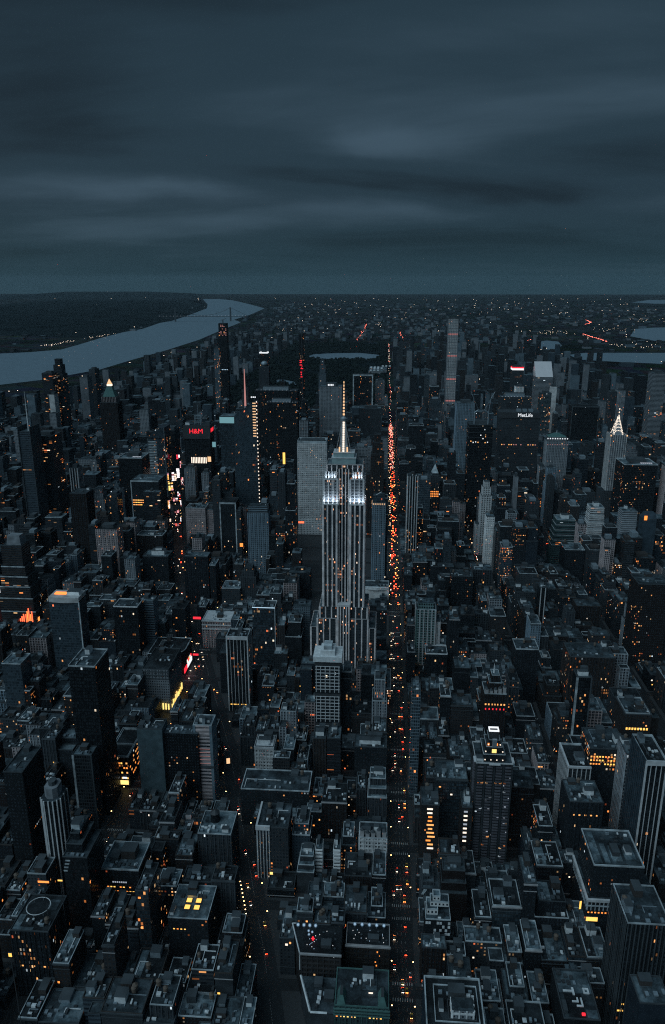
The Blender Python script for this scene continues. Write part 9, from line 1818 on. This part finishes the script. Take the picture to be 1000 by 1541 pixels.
# ------------------------------------------------------------------ traffic and lamps
CARP=[simple('car_paint_'+k,c,rough=.25,spec=.6,lo=.95,hi=1.05) for k,c in (('yellow',(.55,.34,.03)),('black',(.02,.02,.022)),('silver',(.4,.42,.44)),('white',(.65,.66,.67)))]
CGL=simple('car_glass',(.01,.012,.015),rough=.08,spec=.6,lo=1,hi=1); TYRE=simple('tyre',(.015,.015,.015),lo=1,hi=1)
def car_proto(name,paint,amber,label,group):
    p=root(name,(0,0,0),label,'car',group)
    MB().prism([(-.9,-2.2),(.9,-2.2),(.93,0),(.9,2.1),(.7,2.3),(-.7,2.3),(-.9,2.1),(-.93,0)],.35,.95,pts2=[(-.86,-2.15),(.86,-2.15),(.9,0),(.82,2.0),(.65,2.2),(-.65,2.2),(-.82,2.0),(-.9,0)]).build('body',paint,p)
    MB().prism([(-.8,-1.7),(.8,-1.7),(.8,1.0),(-.8,1.0)],.96,1.5,pts2=[(-.62,-1.2),(.62,-1.2),(.62,.3),(-.62,.3)],mt=0).build('cabin',CGL,p)
    for sx in (-1,1):
        for sy in (-1.4,1.4):
            b=MB(); b.bar((sx*.7,sy,.33),(sx*.92,sy,.33),.33,10); b.cyl(0,0,.01,-.01,0,3); b.build('wheel',TYRE,p)
        bx(p,'taillight',sx*.62-.26,sx*.62+.26,-2.32,-2.16,.55,.85,EM['taila' if amber else 'tail']); bx(p,'headlight',sx*.58-.2,sx*.58+.2,2.2,2.34,.5,.72,EM['head'])
    return p
def clone(o,loc,rz):
    c=o.copy(); col.objects.link(c); c.location=loc; c.rotation_euler=(0,0,rz)
    for ch in list(o.children):
        k=ch.copy(); col.objects.link(k); k.parent=c
    return c
def far_car(name,paint,amber,label,group):
    b=MB(); b.prism([(-.9,-2.2),(.9,-2.2),(.9,2.2),(-.9,2.2)],.3,.95,m=0); b.prism([(-.8,-1.7),(.8,-1.7),(.8,1.0),(-.8,1.0)],.96,1.5,pts2=[(-.62,-1.2),(.62,-1.2),(.62,.3),(-.62,.3)],m=1)
    b.box(-.88,.88,-2.4,-2.2,.5,1.0,m=2,bottom=True); b.box(-.8,.8,2.2,2.36,.5,.75,m=3,bottom=True)
    return tag(b.build(name,[paint,CGL,EM['taila' if amber else 'tail'],EM['head']]),label,'car',group)
def traffic():
    rnd=random.Random(21); used=set()
    protos={}
    def get(kind_,far,label,group):
        key=(kind_,far,label)
        if key in protos: return protos[key],False
        f=far_car if far else car_proto
        o=f('taxi' if kind_==0 else 'car',CARP[kind_],kind_ in(0,3),label,group); protos[key]=o; return o,True
    spots=set()
    def lane(n,fx,y0,y1,far,label,group,lanes,dirp=.7):
        for i in range(n):
            for _ in range(30):
                y=rnd.uniform(y0,y1); j=rnd.randrange(len(lanes)); key=(group,j,int(y/7.2))
                if key in spots: continue
                spots.add(key); y=int(y/7.2)*7.2+rnd.uniform(.2,1.2); break
            else: continue
            x=fx(y)
            if x is None: continue
            x2=fx(y+8) ; sl=math.atan2((x2 if x2 is not None else x)-x,8)
            x+=lanes[j]; k=rnd.choice((0,0,1,1,2,3)); fwd = j>=len(lanes)*(1-dirp)
            lab=('yellow taxi ' if k==0 else ('black','black','silver','white')[k]+' car ')+label
            o,new=get(k,far,lab,group)
            if not new: 
                if far: o=o.copy(); col.objects.link(o)
                else: o=clone(o,(0,0,0),0)
            o.location=(x,y,0.02); o.rotation_euler=(0,0,(0 if fwd else math.pi)-sl)
    st=lambda c:(lambda y:c)
    L5=(-6.2,-3.0,.2,3.4,6.4)
    lane(64,st(FIFTH),NY(27.6),NY(38),False,'on the long straight avenue beside the brightest tower','cars on the near central avenue',L5,.45)
    lane(130,st(FIFTH),NY(38),NY(50),True,'in the red glowing queue far up the central avenue','cars queued far up the central avenue',L5,.8)
    lane(24,lambda y:bway(y),NY(28),NY(37),False,'on the slanting avenue','cars on the slanting avenue',(-4.6,-1.4,1.8,5),.5)
    lane(22,st(-284),NY(29.5),NY(37),False,'on the avenue running into the square','cars on the avenue at the square',(-5,-2,1.2,4.4),.7)
    lane(24,lambda y:bway(y),NY(37),NY(46),True,'below the glowing billboards','cars below the billboards',(-4.6,-1.4,1.8,5),.6)
    lane(14,st(180),NY(38),NY(46),True,'on the avenue beside the white ribbed tower','cars beside the white ribbed tower',(-4,-1,2,5),.6)
    lane(12,st(333),NY(38),NY(44),True,'on the yellow lit avenue','cars on the yellow lit avenue',(-6,-3,3,6),.6)
    lane(8,st(-63),NY(29),NY(30.6),False,'in the orange lit alley','cars in the orange alley',(-3,0,3),.6)
traffic()
def lamps():
    rnd=random.Random(4)
    p0=None
    def lamp(x,y,rz,label,group):
        nonlocal p0
        if p0 is None:
            p0=root('street_lamp',(0,0,0),label,'street lamp',group); MB().cyl(0,0,.1,0,8.4,8,r2=.06).build('pole',DARKM,p0); b=MB(); b.bar((0,0,8.3),(2.2,0,8.9),.05,6); b.build('arm',DARKM,p0); MB().box(1.8,2.7,-.3,.3,8.72,8.98,bottom=True).build('lamp_head',EM['lamp'],p0); o=p0
        else: o=clone(p0,(0,0,0),0)
        o.location=(x,y,.15); o.rotation_euler=(0,0,rz); o['label']=label; o['group']=group
    for n in range(27,58):
        for k in (.25,.75):
            if rnd.random()<(.75 if n<40 else .5): lamp(FIFTH-11,NY(n+k),0,'amber street lamp along the long straight central avenue','lamps of the central avenue')
            if rnd.random()<(.75 if n<40 else .5): lamp(FIFTH+11,NY(n+k),math.pi,'amber street lamp along the long straight central avenue','lamps of the central avenue')
    for n in range(28,44):
        for k in (.2,.5,.8):
            y=NY(n+k); c=bway(y)
            if c and rnd.random()<.6: lamp(c+10.6*(1 if rnd.random()<.6 else -1),y,math.pi,'amber street lamp along the slanting avenue','lamps of the slanting avenue')
    for n in range(29,42):
        for k in (.3,.8):
            if rnd.random()<.6: lamp(-284-11.5,NY(n+k),0,'amber street lamp along the avenue past the square','lamps of the avenue past the square')
    for n in range(36,46):
        for k in (.1,.4,.7):
            if rnd.random()<.7: lamp(180-9.5,NY(n+k),0,'amber street lamp beside the white ribbed tower','lamps beside the white ribbed tower')
            if rnd.random()<.7: lamp(333-16,NY(n+k),0,'street lamp of the yellow lit avenue','lamps of the yellow lit avenue')
    for i in range(9): lamp(-133.5+7-i*1.5,NY(28.75)+i*4.6,math.pi,'amber lamp in the close row at the corner below the L shaped cornice','close row of lamps')
lamps()
# glows at street level seen in the photograph: kiosks, marquees and lit shopfronts
def sign(name,x,y,z,w,h,mat,label,rz=0):
    p=root(name,(x,y,0),label,'sign',None,rz); bx(p,'sign_box',-w/2,w/2,0,.8,z,z+h,DARKM); bx(p,'lit_face',-w/2+.15,w/2-.15,-.15,-.01,z+.15,z+h-.15,EM[mat]); bx(p,'post',-.2,.2,.2,.6,0,z,DARKM)
for a in SIGNS: sign(*a)

# ------------------------------------------------------------------ air, sky, light, camera
if HAZE>0:
    hz,nt=newmat('haze_air'); v=nd(nt,'ShaderNodeVolumePrincipled'); v.inputs['Color'].default_value=(.62,.82,.95,1); v.inputs['Density'].default_value=HAZE; v.inputs['Anisotropy'].default_value=0
    o=nt.nodes.new('ShaderNodeOutputMaterial'); nt.links.new(v.outputs[0],o.inputs['Volume'])
    kind(MB().box(-62000,62000,-4000,34500,-3,700,bottom=True).build('haze',hz),'stuff')
w=bpy.data.worlds.new('World'); scene.world=w; w.use_nodes=True; nt=w.node_tree; nt.nodes.clear(); L=nt.links.new
SUN_EL,SUN_ROT=R(9),R(-70)
sky=nd(nt,'ShaderNodeTexSky'); sky.sky_type='NISHITA'; sky.sun_disc=False; sky.sun_elevation=SUN_EL; sky.sun_rotation=SUN_ROT; sky.altitude=500; sky.dust_density=3
tc=nd(nt,'ShaderNodeTexCoord'); sp=nd(nt,'ShaderNodeSeparateXYZ'); L(tc.outputs['Generated'],sp.inputs[0])
zc=math_(nt,'ADD',math_(nt,'MAXIMUM',sp.outputs[2],0.0),.1)
cv=nd(nt,'ShaderNodeCombineXYZ'); L(math_(nt,'DIVIDE',sp.outputs[0],zc),cv.inputs[0]); L(math_(nt,'DIVIDE',sp.outputs[1],zc),cv.inputs[1])
mp=nd(nt,'ShaderNodeMapping'); mp.inputs['Scale'].default_value=(.5,.75,1); mp.inputs['Location'].default_value=CLOUD; mp.inputs['Rotation'].default_value=(0,0,R(-5)); L(cv.outputs[0],mp.inputs[0])
n1=nd(nt,'ShaderNodeTexNoise'); n1.inputs['Scale'].default_value=.8; n1.inputs['Detail'].default_value=7; n1.inputs['Roughness'].default_value=.5; n1.inputs['Distortion'].default_value=.35; L(mp.outputs[0],n1.inputs['Vector'])
az=math_(nt,'ARCTAN2',sp.outputs[0],sp.outputs[1]); n2=nd(nt,'ShaderNodeTexNoise'); n2.inputs['Scale'].default_value=9; n2.inputs['Detail'].default_value=4; L(tc.outputs['Generated'],n2.inputs['Vector'])
el=math_(nt,'MULTIPLY_ADD',math_(nt,'SUBTRACT',n2.outputs[0],.5),.03,sp.outputs[2])
tot=n1.outputs[0]
for a0,e0,wa,we,k in BREAKS:
    u=math_(nt,'DIVIDE',math_(nt,'SUBTRACT',az,a0),wa); v=math_(nt,'DIVIDE',math_(nt,'SUBTRACT',el,e0),we)
    g=math_(nt,'EXPONENT',math_(nt,'MULTIPLY',math_(nt,'ADD',math_(nt,'MULTIPLY',u,u),math_(nt,'MULTIPLY',v,v)),-1.0))
    tot=math_(nt,'MULTIPLY_ADD',g,k,tot)
cr=nd(nt,'ShaderNodeValToRGB'); e=cr.color_ramp.elements; cr.color_ramp.interpolation='EASE'
e[0].position=.3; e[0].color=(.0115,.0225,.033,1); e[1].position=.8; e[1].color=(.048,.084,.118,1); x=e.new(.5); x.color=(.0205,.0415,.06,1)
L(tot,cr.inputs[0])
hz=nd(nt,'ShaderNodeMapRange'); L(sp.outputs[2],hz.inputs[0]); hz.inputs[1].default_value=0.0; hz.inputs[2].default_value=.09; hz.inputs[3].default_value=1; hz.inputs[4].default_value=0
c=mixc(nt,math_(nt,'MULTIPLY',hz.outputs[0],.8),cr.outputs[0],(.0155,.041,.055))
up=nd(nt,'ShaderNodeMapRange'); up.interpolation_type='SMOOTHSTEP'; L(sp.outputs[2],up.inputs[0]); up.inputs[1].default_value=.3; up.inputs[2].default_value=.85; up.inputs[3].default_value=1; up.inputs[4].default_value=ZENITH
c=mixc(nt,1.0,c,mixc(nt,0.0,up.outputs[0],(1,1,1)),'MULTIPLY')
b1=nd(nt,'ShaderNodeBackground'); L(c,b1.inputs[0]); b1.inputs[1].default_value=1
b2=nd(nt,'ShaderNodeBackground'); L(sky.outputs[0],b2.inputs[0]); b2.inputs[1].default_value=.0006
ad=nd(nt,'ShaderNodeAddShader'); L(b1.outputs[0],ad.inputs[0]); L(b2.outputs[0],ad.inputs[1])
o=nd(nt,'ShaderNodeOutputWorld'); L(ad.outputs[0],o.inputs[0])
sl=bpy.data.lights.new('sun','SUN'); sl.energy=SUNE; sl.angle=R(60); sl.color=(.62,.86,1); so=bpy.data.objects.new('sun',sl); col.objects.link(so)
so.rotation_euler=Vector((.55,.62,-.85)).to_track_quat('-Z','Y').to_euler()
cam=bpy.data.cameras.new('camera'); co=bpy.data.objects.new('camera',cam); col.objects.link(co); scene.camera=co
cam.sensor_fit='VERTICAL'; cam.sensor_height=36; cam.sensor_width=36; cam.lens=36*1154/1541; cam.clip_start=1; cam.clip_end=120000
co.location=(-16,0,540); co.rotation_euler=(R(90-16.78),0,R(3.94))
vs=scene.view_settings; scene.display_settings.display_device='sRGB'; vs.view_transform='Standard'; vs.look='None'; vs.exposure=EXPO; vs.gamma=1
cy=scene.cycles; cy.max_bounces=5; cy.diffuse_bounces=2; cy.glossy_bounces=3; cy.transparent_max_bounces=6; cy.volume_bounces=0; cy.sample_clamp_indirect=1.0; cy.use_denoising=DENO; cy.filter_width=1.15
try: cy.denoiser='OPENIMAGEDENOISE'; cy.denoising_input_passes='RGB_ALBEDO_NORMAL'
except Exception: pass
